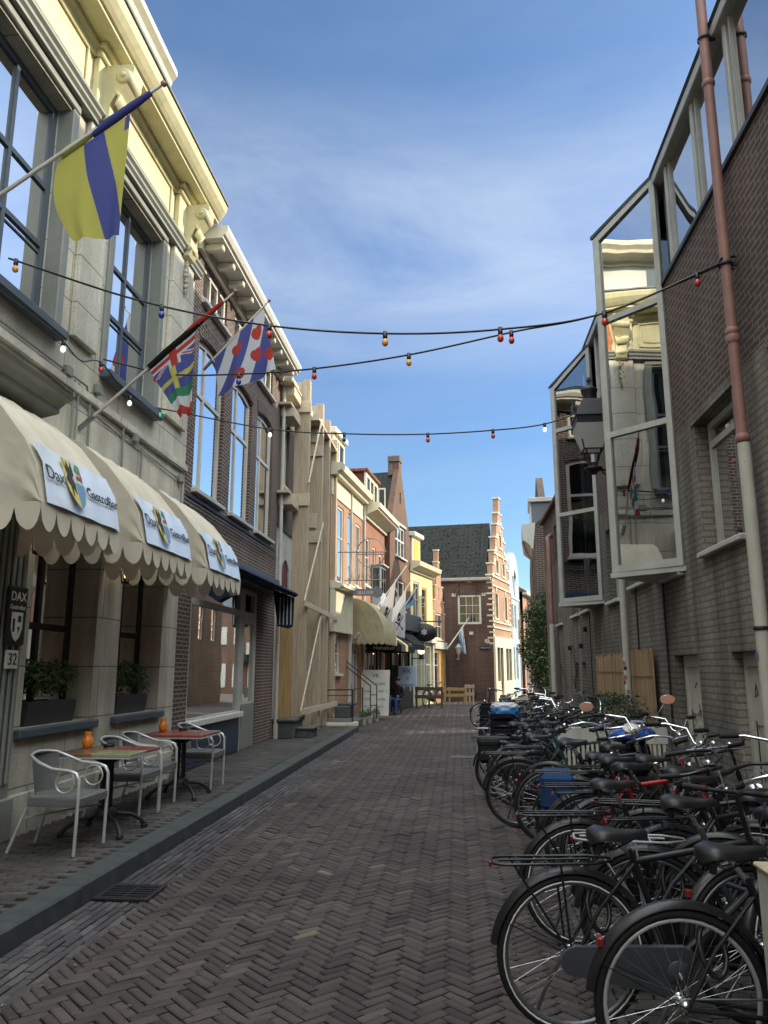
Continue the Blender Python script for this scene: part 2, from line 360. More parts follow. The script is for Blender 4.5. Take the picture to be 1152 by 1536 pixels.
# ------------------------------------------------------------ camera, light, sky
cam = bpy.data.cameras.new('camera'); co = bpy.data.objects.new('camera', cam); COL.objects.link(co); S.camera = co
cam.sensor_fit = 'VERTICAL'; cam.sensor_height = 36; cam.lens = 36*1154/1536; cam.clip_end = 3000; cam.clip_start = .05
co.location = (0, 0, 1.65); co.rotation_euler = (R(90+11.51), 0, R(5.384))
EL, PH = R(28), R(22)     # sun elevation; azimuth measured from +X towards +Y
sd = Vector((math.cos(EL)*math.cos(PH), math.cos(EL)*math.sin(PH), math.sin(EL)))
sl = bpy.data.lights.new('sun', 'SUN'); sl.energy = 3.0; sl.angle = R(.5); sl.color = (1, .87, .66)
so = bpy.data.objects.new('sun', sl); COL.objects.link(so); so.rotation_euler = sd.to_track_quat('Z', 'Y').to_euler(); so.location = (20, 10, 20)
w = bpy.data.worlds.new('World'); S.world = w; w.use_nodes = True; nt = w.node_tree; L = nt.links.new
bg = nt.nodes['Background']; bg.inputs[1].default_value = .1
sky = N(nt, 'ShaderNodeTexSky', sky_type='NISHITA'); sky.sun_disc = False; sky.sun_elevation = EL; sky.sun_rotation = PI/2-PH
sky.air_density = 1.0; sky.dust_density = .45; sky.ozone_density = 3.0; sky.altitude = 0
tc = N(nt, 'ShaderNodeTexCoord'); mp = N(nt, 'ShaderNodeMapping'); mp.inputs['Scale'].default_value = (1.2, 1.5, 4.6); mp.inputs['Rotation'].default_value = (R(-14), R(12), R(20))
L(tc.outputs['Generated'], mp.inputs['Vector'])
nz = N(nt, 'ShaderNodeTexNoise', i_Scale=1.2, i_Detail=12.0, i_Roughness=.64, i_Distortion=.5); L(mp.outputs[0], nz.inputs['Vector'])
rc = ramp(nt, [(.32, (.08, .08, .08)), (.74, (.62, .62, .62))]); L(nz.outputs['Fac'], rc.inputs['Fac'])
sp = N(nt, 'ShaderNodeSeparateXYZ'); L(tc.outputs['Generated'], sp.inputs[0])
hb = ramp(nt, [(.1, (.12,)*3), (.36, (.25,)*3), (.45, (.95,)*3), (.55, (1,)*3), (.66, (.15,)*3)]); L(sp.outputs['Z'], hb.inputs['Fac'])
mu = N(nt, 'ShaderNodeMath', operation='MULTIPLY'); L(rc.outputs['Color'], mu.inputs[0]); L(hb.outputs['Color'], mu.inputs[1])
mix = N(nt, 'ShaderNodeMix', data_type='RGBA'); L(mu.outputs[0], mix.inputs[0]); L(sky.outputs[0], mix.inputs[6]); mix.inputs[7].default_value = (4.6, 5.1, 5.5, 1)
# added out-of-view bright clouds, overhead and behind the camera, filling the shaded street
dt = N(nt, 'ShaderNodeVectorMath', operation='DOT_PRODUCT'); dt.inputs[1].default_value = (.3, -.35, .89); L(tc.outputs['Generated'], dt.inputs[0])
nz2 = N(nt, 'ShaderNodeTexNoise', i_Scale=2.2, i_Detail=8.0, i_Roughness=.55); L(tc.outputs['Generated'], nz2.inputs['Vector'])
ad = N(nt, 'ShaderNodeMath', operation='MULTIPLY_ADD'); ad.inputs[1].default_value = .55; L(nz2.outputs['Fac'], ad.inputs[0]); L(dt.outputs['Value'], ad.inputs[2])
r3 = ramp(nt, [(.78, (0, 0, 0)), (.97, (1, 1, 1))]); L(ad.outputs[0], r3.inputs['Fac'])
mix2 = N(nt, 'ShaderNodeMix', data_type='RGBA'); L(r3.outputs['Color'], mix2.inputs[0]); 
tint = N(nt, 'ShaderNodeMix', data_type='RGBA', blend_type='MULTIPLY'); tint.inputs[0].default_value = 1; zr = ramp(nt, [(.0, (.72, .84, .88)), (.2, (.62, .78, .88)), (.35, (.58, .76, .92)), (.5, (.68, .83, 1)), (.68, (.80, .93, 1))]); L(sp.outputs['Z'], zr.inputs['Fac']); L(zr.outputs['Color'], tint.inputs[7]); L(sky.outputs[0], tint.inputs[6]); L(tint.outputs[2], mix.inputs[6])
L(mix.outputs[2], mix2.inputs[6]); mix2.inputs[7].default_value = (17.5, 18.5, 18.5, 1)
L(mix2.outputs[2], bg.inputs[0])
vs = S.view_settings; vs.view_transform = 'Standard'; vs.look = 'None'; vs.exposure = 1.0; vs.gamma = 1
S.cycles.max_bounces = 8; S.cycles.transparent_max_bounces = 16; S.cycles.caustics_reflective = False; S.cycles.caustics_refractive = False

# ------------------------------------------------------------ ground
def paver_mat(name, stops, rough=.75):
    m, nt, b = newmat(name); L = nt.links.new
    at = N(nt, 'ShaderNodeAttribute', attribute_name='tone'); r = ramp(nt, stops); L(at.outputs['Fac'], r.inputs['Fac'])
    tc = N(nt, 'ShaderNodeTexCoord'); n = N(nt, 'ShaderNodeTexNoise', i_Scale=50.0, i_Detail=5.0, i_Roughness=.7); L(tc.outputs['Object'], n.inputs['Vector'])
    n2 = N(nt, 'ShaderNodeTexNoise', i_Scale=.7, i_Detail=6.0, i_Roughness=.6); L(tc.outputs['Object'], n2.inputs['Vector'])
    q = ramp(nt, [(.3, (.7,)*3), (.7, (1.2,)*3)]); L(n.outputs['Fac'], q.inputs['Fac']); q2 = ramp(nt, [(.35, (.58,)*3), (.65, (1.12,)*3)]); L(n2.outputs['Fac'], q2.inputs['Fac'])
    p = r.outputs['Color']
    for k in (q, q2):
        mm = N(nt, 'ShaderNodeMix', data_type='RGBA', blend_type='MULTIPLY'); mm.inputs[0].default_value = 1; L(p, mm.inputs[6]); L(k.outputs['Color'], mm.inputs[7]); p = mm.outputs[2]
    L(p, b.inputs['Base Color']); b.inputs['Roughness'].default_value = rough; b.inputs['Specular IOR Level'].default_value = .35
    bp = N(nt, 'ShaderNodeBump', i_Strength=.5, i_Distance=.004); L(n.outputs['Fac'], bp.inputs['Height']); L(bp.outputs[0], b.inputs['Normal']); return m
M['paver_road'] = paver_mat('road_clinkers', [(0, (.038, .03, .031)), (.45, (.066, .053, .051)), (.8, (.088, .071, .066)), (.95, (.13, .107, .09)), (1, (.17, .155, .11))])
M['paver_grey'] = paver_mat('pavement_clinkers', [(0, (.04, .037, .037)), (.5, (.075, .068, .064)), (.95, (.105, .095, .087)), (1, (.17, .15, .12))])
M['paver_gutter'] = paver_mat('gutter_clinkers', [(0, (.045, .042, .046)), (.5, (.072, .067, .07)), (1, (.13, .12, .12))])
M['sand'] = mat('joint_sand', (.028, .025, .022), .95, .3, 20, .3)
def pavers(name, bricks, mt, z, label=None):
    """bricks: (cx, cy, length, width, angle); a chamfered stone each, in one paved surface"""
    n = len(bricks); B = np.array(bricks); rg = np.random.default_rng(3)
    L_, W_ = B[:, 2]/2-rg.uniform(.0035, .007, n), B[:, 3]/2-rg.uniform(.003, .006, n); ca, sa = np.cos(B[:, 4]), np.sin(B[:, 4])
    hz = z+rg.normal(0, .002, n); tx, ty = rg.normal(0, .016, n), rg.normal(0, .02, n)
    V = np.zeros((n, 12, 3))
    sg = [(-1, -1), (1, -1), (1, 1), (-1, 1)]; ch = .008
    for k in range(12):
        ring = k//4; a, b = sg[k % 4]; ins = (ch*1.1 if ring == 0 else 0); dz = (0, -ch*.8, -.03)[ring]
        lx = a*(L_-ins); ly = b*(W_-ins); V[:, k, 0] = B[:, 0]+lx*ca-ly*sa; V[:, k, 1] = B[:, 1]+lx*sa+ly*ca; V[:, k, 2] = hz+dz+lx*tx+ly*ty
    base = [(0, 1, 2, 3)]+[(4+i, 4+(i+1) % 4, (i+1) % 4, i) for i in range(4)]+[(8+i, 8+(i+1) % 4, 4+(i+1) % 4, 4+i) for i in range(4)]
    F = (np.array(base)[None]+(np.arange(n)*12)[:, None, None]).reshape(-1, 4)
    me = bpy.data.meshes.new(name); me.from_pydata(V.reshape(-1, 3).tolist(), [], F.tolist()); me.materials.append(M[mt])
    at = me.attributes.new('tone', 'FLOAT', 'POINT'); tone = np.clip(rg.beta(2.2, 2.4, n), 0, 1); sp_ = rg.random(n) > .997; tone[sp_] = 1
    tone = tone*.94+.0; tone[sp_] = 1
    at.data.foreach_set('value', np.repeat(tone, 12).astype(np.float32)); me.update()
    o = bpy.data.objects.new(name, me); COL.objects.link(o); tag(o, kind='structure'); return o
def herring(x0, x1, y0, y1, l, w_, ang):
    out = []; c, s = math.cos(ang), math.sin(ang); k = l/w_; kk = int(round(k))
    cx, cy = (x0+x1)/2, (y0+y1)/2; Rr = max(x1-x0, y1-y0)*.75+1; n = int(Rr*2/w_)+4
    # lattice: horizontal brick at (i, j) with (i-j) mod 2k == 0..., vertical likewise
    P = 2*kk
    for i in range(-n//2, n//2):
        for j in range(-n//2, n//2):
            h = (i-j) % P
            if h == 0: bx, by, a = (i+kk/2)*w_, (j+.5)*w_, 0
            elif h == P-1: bx, by, a = (i+.5)*w_, (j+kk/2)*w_, PI/2
            else: continue
            X = cx+bx*c-by*s; Y = cy+bx*s+by*c
            if x0 < X < x1 and y0 < Y < y1: out.append((X, Y, l, w_, a+ang))
    return out
g = MB(); g.add([(-600, -600, -.028), (600, -600, -.028), (600, 900, -.028), (-600, 900, -.028)], [(0, 1, 2, 3)]); tag(g.build('ground', 'sand', fixn=False), kind='structure')
XC = -2.24
hb_ = herring(XC+.0, .72, 1.6, 44, .195, .065, R(45)) ; 
hb_ = [b for b in hb_]
pavers('road', hb_, 'paver_road', 0)
edge = []
for r_ in range(7):
    y = 1.6+(r_ % 2)*.1
    while y < 21.3: edge.append((-2.70+.033+r_*.0625, y, .2, .0605, PI/2)); y += .2
r0 = []
for r_ in range(2):
    y = 1.6+(r_ % 2)*.1
    while y < 44: r0.append((.75+r_*.0625, y, .2, .0605, PI/2)); y += .2
pavers('gutter_left', edge, 'paver_gutter', .001); pavers('gutter_right', r0, 'paver_gutter', .001)
rt_ = []; y = 1.6; k = 0
while y < 22:
    x = .87+(k % 2)*.1
    while x < 2.52: rt_.append((x, y, .2, .0605, 0)); x += .2
    y += .0625; k += 1
pavers('parking_strip', rt_, 'paver_grey', .0)
pv = []; y = 1.2; k = 0
while y < 21.4:
    x = -4.15+.05+(k % 2)*.1
    while x < -2.98: pv.append((x, y, .2, .07, 0)); x += .2
    y += .0715; k += 1
pavers('pavement', pv, 'paver_grey', .13)
k_ = MB(); k_.box(-4.3, -2.93, .6, 21.5, -.02, .105); tag(k_.build('pavement_bed', 'sand'), kind='structure')
# far side aprons
k_ = MB(); k_.box(-7, -2.262, 21.52, 60, -.024, -.004); k_.box(.86, 12, 22.02, 60, -.024, -.004); k_.box(-2.26, .74, 44.1, 70, -.024, -.002); tag(k_.build('side_paving', brick('side_clinkers', (.1, .08, .075), (.075, .06, .06), (.03, .03, .03), .2, .065, .006)), kind='structure')
kb = MB(); y = .6; rg = random.Random(4)
while y < 21.4:
    l = min(.98+rg.random()*.1, 21.45-y); kb.box(-2.93+rg.uniform(-.004, .004), -2.705+rg.uniform(-.004, .004), y, y+l-.006, -.02, .132+rg.uniform(-.003, .003), 0, .014); y += l
tag(kb.build('kerb', 'kerb'), kind='structure')
# drains
t = thing('drain_grate', 'cast iron slotted drain grate in the gutter by the left kerb', 'drain', (-2.68, 6.0, .006))
d = MB(); d.box(0, .42, -.2, -.165, 0, .012); d.box(0, .42, .165, .2, 0, .012); d.box(0, .035, -.165, .165, 0, .012); d.box(.385, .42, -.165, .165, 0, .012); d.build('grate_frame', 'iron', t)
d = MB()
for i in range(6): d.box(.035, .385, -.15+i*.058, -.15+i*.058+.026, -.005, .010)
d.box(.2, .225, -.16, .16, -.004, .009); d.build('grate_bars', 'iron', t)
d = MB(); d.box(.02, .4, -.19, .19, -.02, -.012); d.build('pit', 'black', t)
t = thing('drain_grate', 'small flat drain grate in the middle of the road', 'drain', (.18, 15.3, .004))
d = MB(); d.box(-.36, .36, -.16, -.12, 0, .01); d.box(-.36, .36, .12, .16, 0, .01)
for i in range(14): d.box(-.34+i*.05, -.31+i*.05, -.12, .12, 0, .008)
d.build('grate_bars', 'steel', t)
# ------------------------------------------------------------ LEFT SIDE
XL = -4.15
def leftframe(name, label, x, y, head=0., cat='house', group=None): return thing(name, label, cat, (x, y, 0), R(90-head), group)
# ---- cafe (u = world Y)
cafe = leftframe('cafe_building', 'grey stucco cafe with cream yellow cornice and three awnings, nearest on the left', XL, 0, cat='building')
LW = [(4.35, 5.75), (7.2, 8.62), (9.25, 10.62)]; UW = [(-.1, 1.4), (2.75, 4.25), (5.6, 7.12), (8.32, 9.8)]
lo = [rect(a, b, 1.09, 3.35) for a, b in LW]+[rect(-2.4, -1, 1.09, 3.35), rect(-.2, 1.2, 1.09, 3.35), rect(2.2, 3.4, .2, 3.2)]; up = [rect(a, b, 5.13, 7.72) for a, b in UW]
m = MB(); m.plate(rect(-8, 11.2, .0, 7.86), lo+up, 0, reveal=.36); m.build('stucco_wall', 'stucco', cafe)
shell(cafe, -8, 11.2, 8.95, 8, 'stucco', back=1.5)
m = MB(); m.box(-8, 11.2, -.03, -.001, .0, .5, 0, .012); m.build('plinth', M['stucco'], cafe)
# wide pilaster strips of the upper floor
m = MB()
for a, b in ((-1.4, -.45), (1.75, 2.4), (4.6, 5.25), (7.45, 8.0), (10.12, 10.95)): m.box(a, b, -.07, -.002, 5.2, 7.86, 0, .01)
pieces(m, 'pilaster', 'stucco', cafe)
m = MB(); m.box(-8, 11.2, -.05, -.002, 4.62, 4.72, 0, .01); m.build('string_course', 'stucco', cafe)
for i, (a, b) in enumerate(LW): 
    wd = window(cafe, a, b, 1.09, 3.35, (.5,), (.44, ), y=.30, t=.07, bar=.07, fm='black', gm='glass_dark', name='window')
    s = MB(); s.box(a-.1, b+.1, -.07, .29, 1.0, 1.088, 0, .012); s.build('sill', 'bluegrey', wd)
for i, (a, b) in enumerate(UW):
    wd = window(cafe, a, b, 5.13, 7.72, (.5,), (.34, .62), y=.16, t=.09, bar=.055, fm='bluegrey', gm='glass', curtain=[(a+.1, b-.1)])
    s = MB(); s.box(a-.1, b+.1, -.14, .15, 5.02, 5.127, 0, .015); s.build('sill', 'bluegrey', wd)
    s = MB()
    for q0, q1 in ((a-.13, a+.002), (b-.002, b+.13)): s.box(q0, q1, -.035, .155, 5.13, 7.75, 0, .012)
    s.box(a-.13, b+.13, -.045, .155, 7.75, 7.85, 0, .012); s.build('architrave', 'greypaint', wd)
    s = MB(); s.beam((a+.09, .185, 5.95), (b-.09, .185, 5.95), .03, .02); s.build('glazing_bar', 'bluegrey', wd)
# entablature
m = MB(); m.prism([(-.001, 7.86), (-.1, 7.86), (-.1, 7.9), (-.13, 7.93), (-.13, 7.97), (-.16, 8.0), (-.16, 8.04), (-.001, 8.04)], -8, 11.2, 'X'); m.build('lower_moulding', 'greypaint', cafe)
m = MB(); m.box(-8, 11.2, -.02, .1, 8.04, 8.86)
m.build('frieze', 'cream', cafe)
for a, b in ((-.3, 1.6), (2.55, 4.45), (5.4, 7.3), (8.15, 9.95)):
    m = MB(); z0, z1 = 8.14, 8.7
    for q in ((a, b, z0, z0+.035), (a, b, z1-.035, z1), (a, a+.035, z0+.035, z1-.035), (b-.035, b, z0+.035, z1-.035)): m.box(q[0], q[1], -.05, -.021, q[2], q[3], 0, .008)
    m.box(a+.1, b-.1, -.04, -.021, z0+.1, z1-.1, 0, .012)
    m.build('panel', 'cream', cafe)
for a, b in ((1.75, 2.4), (4.6, 5.25), (7.45, 8.0), (10.12, 10.95)):
    m = MB(); m.box(a, b, -.1, -.021, 8.041, 8.7, 0, .01); m.box(a-.03, b+.03, -.14, -.021, 8.7, 8.79, 0, .015); m.box(a-.06, b+.06, -.2, -.021, 8.79, 8.86, 0, .015)
    m.build('frieze_pilaster', 'cream', cafe)
pr_ = [(-.02, 8.70), (-.06, 8.70), (-.06, 8.75), (-.11, 8.8), (-.11, 8.86), (-.34, 8.86), (-.34, 8.90), (-.37, 8.91), (-.41, 8.96), (-.46, 9.04), (-.48, 9.12), (-.48, 9.17), (-.1, 9.22), (-.02, 9.22)]
m = MB(); m.prism(pr_, -8, 11.22, 'X'); m.build('cornice', 'cream', cafe)
m = MB(); m.prism([(-.48, 9.171), (-.505, 9.171), (-.505, 9.2), (-.1, 9.25), (-.1, 9.222)], -8, 11.24, 'X'); m.build('gutter_edge', 'slate', cafe)
def console(par, u, top, mt, broken=False):
    """scrolled bracket with a hanging garland"""
    m = MB(); z = top; w2 = .13
    P = [(-.02, z), (-.44, z), (-.46, z-.07), (-.42, z-.2), (-.34, z-.3), (-.25, z-.4), (-.19, z-.52), (-.19, z-.66), (-.22, z-.74), (-.16, z-.84), (-.02, z-.88)]
    m.prism(P, u-w2, u+w2, 'X'); m.lathe([(0, -w2-.03), (.07, -w2-.03), (.1, -w2-.01), (.1, w2+.01), (.07, w2+.03), (0, w2+.03)], (u, -.34, z-.16), 16, 0, 'X')
    m.lathe([(0, -w2-.045), (.035, -w2-.045), (.045, -w2-.0), (.045, w2), (.035, w2+.045), (0, w2+.045)], (u, -.34, z-.16), 12, 0, 'X')
    m.lathe([(0, -w2-.02), (.05, -w2-.02), (.07, 0), (.05, w2+.02), (0, w2+.02)], (u, -.17, z-.72), 12, 0, 'X')
    for i in range(9):   # acanthus leaves
        a = i/8; m.tube([(u+(-.11+.22*a), -.2-.18*math.sin(PI*a)*.4, z-.3-.02*i % 3), (u+(-.12+.24*a), -.3, z-.42), (u+(-.1+.2*a), -.24, z-.52)], [.02, .028, .012], 6)
    m.build('console', mt, par)
    m = MB(); q = random.Random(int(u*7))
    for i in range(26):
        zz = z-.9-i*.022; rr = .035*math.sin(PI*(i+3)/30)+.01; m.lathe([(0, -rr), (rr*.8, -rr*.5), (rr, 0), (rr*.8, rr*.6), (0, rr)], (u+q.uniform(-.05, .05)*(1-i/30), -.1, zz), 7)
    m.build('garland', 'stucco' if not broken else mt, par)
console(cafe, 10.55, 8.7, 'cream'); console(cafe, 5.0, 8.7, 'cream'); console(cafe, 7.72, 8.7, 'cream', True)
m = MB(); m.prism([(7.93, 7.95), (8.12, 8.0), (8.14, 8.35), (8.06, 8.68), (7.9, 8.66), (7.87, 8.3), (7.92, 8.2)], -.118, -.101, 'Y'); m.build('bare_brick_patch', mat('exposed_orange_brick', (.5, .2, .09), .9, .25, 12, .4), cafe)
# attic with an upper cornice
m = MB(); m.box(-8, 9.6, .45, 3, 9.2, 10.35); at_ = m.build('attic', 'white', cafe)
m = MB()
for u in (1.5, 4.0, 6.4, 8.6): m.box(u-.55, u+.55, .43, .445, 9.35, 10.1)
pieces(m, 'attic_pane', 'glass', at_)
m = MB(); m.prism([(.45, 10.2), (.38, 10.2), (.38, 10.28), (.25, 10.34), (.04, 10.34), (.02, 10.42), (-.05, 10.5), (-.05, 10.6), (.45, 10.66)], -8, 9.85, 'X'); m.build('attic_cornice', 'cream2', cafe)
m = MB(); m.prism([(.3, 9.2), (3.9, 9.2), (3.9, 11.2)], -8, 11.2, 'X'); m.build('roof', 'tile_dark', cafe)
# door hood (heavy cornice) left, with fluted door pilaster
m = MB(); m.prism([(-.001, 4.0), (-.12, 4.0), (-.12, 4.06), (-.3, 4.1), (-.3, 4.15), (-.36, 4.2), (-.42, 4.22), (-.45, 4.26), (-.001, 4.34)], 3.6, 6.88, 'X', 0)
m.box(3.8, 6.75, -.12, -.001, 3.72, 4.0); m.prism([(-.001, 3.62), (-.14, 3.66), (-.16, 3.72), (-.001, 3.72)], 3.7, 6.83, 'X'); m.build('door_hood', 'greypaint', cafe)
m = MB(); m.box(6.3, 7.02, -.045, -.001, .5, 3.66)
for i in range(7): m.box(6.36+i*.093, 6.36+i*.093+.05, -.075, -.046, .62, 3.5, 0, .012)
m.box(6.26, 7.06, -.09, -.001, .13, .5, 0, .01); m.build('fluted_pilaster', 'greypaint', cafe)
# pipes and cable ducts on the wall
m = MB(); m.tube([(4.2, -.03, 4.78), (7.9, -.03, 4.78), (7.95, -.03, 4.62), (11.0, -.03, 4.6)], .013, 6); m.tube([(7.0, -.025, 4.62), (10.9, -.025, 4.43)], .01, 6)
for u in (7.62, 7.72, 8.0): m.tube([(u, -.03, 4.75), (u, -.03, 3.9)], .012, 6)
m.tube([(8.9, -.03, 4.6), (8.92, -.03, 3.9)], .014, 6); m.tube([(9.5, -.03, 4.55), (9.5, -.03, 3.9)], .012, 6); m.tube([(11.02, -.03, 4.43), (11.02, -.03, 3.3)], .012, 6)
for u, z in ((7.45, 4.78), (8.15, 4.83), (9.25, 4.58), (10.95, 4.45)): m.box(u-.06, u+.06, -.07, -.002, z-.05, z+.06, 0, .01)
m.build('cable_duct', 'greypaint', cafe)

# cafe signs (on the fluted pilaster)
t = thing('wall_sign', 'black cafe wall sign reading DAX with a white crest, above the house number', 'sign', (XL+.08, 6.8, 2.13), R(90))
m = MB(); m.box(-.16, .16, -.028, 0, -.27, .27, 0, .012); m.build('board', 'black', t)
text('lettering', 'DAX', .12, FM((0, -.031, .17), (1, 0, 0)), 'txtlight', t); text('lettering', 'Gastrobar', .062, FM((0, -.031, .075), (1, 0, 0)), 'txtlight', t)
m = MB(); m.plate([(-.09, .03), (.09, .03), (.09, -.12), (.05, -.2), (0, -.235), (-.05, -.2), (-.09, -.12)], [rect(.01, .07, -.06, .0), rect(-.07, -.03, -.15, -.03), [(.01, -.1), (.06, -.1), (.03, -.18)]], -.034, -.029); m.build('crest', 'txtlight', t)
t = thing('number_plate', 'white house number plate reading 32 under the black sign', 'sign', (XL+.08, 6.8, 1.73), R(90))
m = MB(); m.box(-.1, .1, -.02, 0, -.085, .085, 0, .008); m.build('plate', 'white', t); text('lettering', '32', .15, FM((0, -.022, 0), (1, 0, 0)), 'txtdark', t)

# ---- awnings
def canvas_awning(u0, u1, label, words):
    t = thing('awning', label, 'awning', (XL, (u0+u1)/2, 2.7), R(90), 'cream scalloped awnings of the cafe'); a, b = u0-(u0+u1)/2, u1-(u0+u1)/2
    zt = 1.36; P = [(-.01, zt), (-.32, zt-.12), (-.62, zt-.36), (-.88, zt-.68), (-.98, zt-.86), (-1.06, zt-1.18)]    # (y, z) profile, lip at the end
    n = 28; m = MB(); vs = []
    for y, z in P:
        for i in range(n+1):
            f = i/n; sag = (.012*math.sin(f*PI*7)+.02*math.sin(f*PI)+.010*math.sin(f*PI*23))*min(1, -y*2); vs.append((a+(b-a)*f, y+sag*.4, z-sag*.5))
    fs = [(r*(n+1)+i, r*(n+1)+i+1, (r+1)*(n+1)+i+1, (r+1)*(n+1)+i) for r in range(len(P)-1) for i in range(n)]; m.add(vs, fs, 0, True)
    for u in (a, b):   # cheeks: soft folds
        k = 9; ring = P+[]; vs = []
        for j in range(k):
            f = j/(k-1)
            for (y, z) in P: zz = z+(P[-1][1]-z)*f; vs.append((u+.018*math.sin(j*1.7+y*9)*f*(1 if u == b else -1), y*(1-.0*f)+.0, zz))
        fs = [(j*len(P)+i, j*len(P)+i+1, (j+1)*len(P)+i+1, (j+1)*len(P)+i) for j in range(k-1) for i in range(len(P)-1)]; m.add(vs, fs, 0, True)
    m.build('canvas', 'canvas', t)
    # scalloped valance round three sides
    m = MB(); path = [((a, 0), (a, P[-1][0])), ((a, P[-1][0]), (b, P[-1][0])), ((b, P[-1][0]), (b, 0))]; z0 = P[-1][1]
    for (p, q) in path:
        l = math.dist(p, q); ns = max(3, round(l/.235)); st = 10
        vs = []; 
        for i in range(ns*st+1):
            f = i/(ns*st); ph = (i % st)/st; d = .04+.17*math.sin(PI*ph)**.5; out = .025*math.sin(f*PI*ns)
            x = p[0]+(q[0]-p[0])*f; y = p[1]+(q[1]-p[1])*f; nx, ny = (q[1]-p[1])/l, -(q[0]-p[0])/l
            vs += [(x, y, z0+.005), (x+nx*-out*.4, y-abs(out)*.5, z0-d)]
        m.add(vs, [(2*i, 2*i+2, 2*i+3, 2*i+1) for i in range(ns*st)], 0, True)
    m.build('valance', 'canvas', t)
    m = MB(); 
    for f in (0.02, .5, .98):
        x = a+(b-a)*f; m.tube([(x, y+.02, z-.02) for y, z in P], .012, 6)
    m.tube([(a+.02, P[-1][0]+.02, z0), (b-.02, P[-1][0]+.02, z0)], .014, 6); m.tube([(a+.02, -.62+.02, zt-.39), (b-.02, -.6, zt-.39)], .012, 6); m.build('awning_frame', 'steel', t)
    m = MB(); ya, za, yb, zb = P[3][0]-.02, P[3][1]+.02, P[5][0]-.03, P[5][1]+.02; vs = []; n = 24
    PP = [P[3], P[4], P[5]]
    for j, (y, z) in enumerate(PP):
        for i in range(n+1): f = i/n; vs.append((a+.05+(b-a-.1)*f, y-.022-.008*math.sin(f*19+j*2), z+.008))
    m.add(vs, [(r*(n+1)+i, r*(n+1)+i+1, (r+1)*(n+1)+i+1, (r+1)*(n+1)+i) for r in range(2) for i in range(n)], 0, True); bn = m.build('banner', 'banner', t)
    up = Vector((0, P[3][0]-P[5][0], P[3][1]-P[5][1])); mid = Vector((0, (P[3][0]+P[5][0])/2-.062, (P[3][1]+P[5][1])/2+.01)); W_ = b-a
    def at(f, dz=0): return Vector((a+W_*f, mid.y, mid.z))+up.normalized()*dz
    text('lettering', 'Dax', .17, FM(at(.16, .0), (1, 0, 0), up), 'txtdark', bn, .0015); text('lettering', 'GastroBar', .142, FM(at(.745, -.02), (1, 0, 0), up), 'txtdark', bn, .0015)
    def crest(poly, col, off):
        mm = MB(); mm.plate(poly, (), 0, .003); o3 = at(.39, 0)+Vector((0, -off, 0)); q = Matrix(((1, 0, 0, o3.x), (0, 1, up.normalized().y, o3.y), (0, 0, up.normalized().z, o3.z), (0, 0, 0, 1))); mm.xf(q); mm.build('crest', col, bn)
    crest([(-.16, .21), (0, .21), (0, -.22), (-.07, -.18), (-.14, -.08), (-.16, .0)], 'crest_gold', .004)
    crest([(.001, .21), (.15, .21), (.15, .02), (.001, .02)], 'crest_pale', .004)
    crest([(.001, .019), (.15, .019), (.15, -.04), (.09, -.16), (.001, -.22)], 'crest_blue', .004)
    crest([(-.15, .2), (-.12, .12), (-.09, .19), (-.06, .13), (-.02, .19), (-.01, .08), (-.05, .05), (-.02, -.0), (-.03, -.1), (-.06, -.03), (-.09, -.13), (-.1, -.02), (-.15, .02), (-.11, .07)], 'txtdark', .009)
    crest([(.03, .14), (.06, .2), (.12, .19), (.13, .14), (.09, .11)], 'crest_green', .009)
    crest([(.03, .04), (.04, .09), (.11, .09), (.12, .13), (.14, .09), (.12, .04), (.1, .06), (.05, .06)], 'crest_red', .009)
    return t
M['crest_pale'] = mat('crest_pale', (.5, .6, .6), .5, .05); M['crest_green'] = mat('crest_green', (.12, .25, .1), .5, .05); M['crest_blue'] = mat('crest_blue', (.15, .27, .42), .5, .05); M['crest_red'] = mat('crest_red', (.4, .04, .03), .5, .05); M['crest_gold'] = mat('crest_gold', (.6, .5, .15), .5, .05)
canvas_awning(5.38, 6.76, 'cream scalloped awning with GastroBar banner, nearest and largest in view', 1)
canvas_awning(7.3, 8.72, 'middle of the three cream scalloped awnings, over the pilaster between the cafe windows', 1)
canvas_awning(9.3, 10.8, 'farthest of the three cream scalloped awnings, beside the brick shop pier', 1)

# ---- dark brick building
bb = leftframe('brick_building', 'dark brick townhouse with arched tall windows, white bracketed cornice and a shopfront', XL, 0, cat='building')
MW = [(11.55, 13.0), (13.5, 14.9), (15.35, 16.75)]; TW = [(11.6, 12.95), (13.45, 14.8), (15.2, 16.55)]
holes = [arch(a, b, 4.46, 7.1, .1) for a, b in MW]+[rect(a, b, 7.72, 8.4) for a, b in TW]+[rect(11.78, 15.88, .14, 3.2)]
m = MB(); m.plate(rect(11.205, 17.35, 0, 8.66), holes, 0, reveal=.12); m.build('brick_wall', 'brick_dark', bb); shell(bb, 11.21, 17.35, 8.6, 8, 'brick_dark')
for a, b in MW:
    wd = window(bb, a, b, 4.46, 7.1, (.33,), (.64,), y=.06, t=.1, bar=.07, rise=.1, fm='white', sill=.1, sm='offwhite', curtain=[(a+.12, b-.12)])
    s = MB(); n = 15
    for i in range(n):   # soldier arch
        f = (i+.5)/n; x = a-.06+(b-a+.12)*f; t_ = 1-2*f; z = 7.1-.1*t_*t_+.015; s.obox((x, -.004, z+.13), (.082, .03, .25), Matrix.Rotation(-t_*.3, 3, 'Y'), 0)
    s.build('brick_arch', 'brick_dark', bb)
for a, b in TW: window(bb, a, b, 7.72, 8.4, (.33, .66), (), y=.04, t=.09, bar=.06, fm='white', sill=.09)
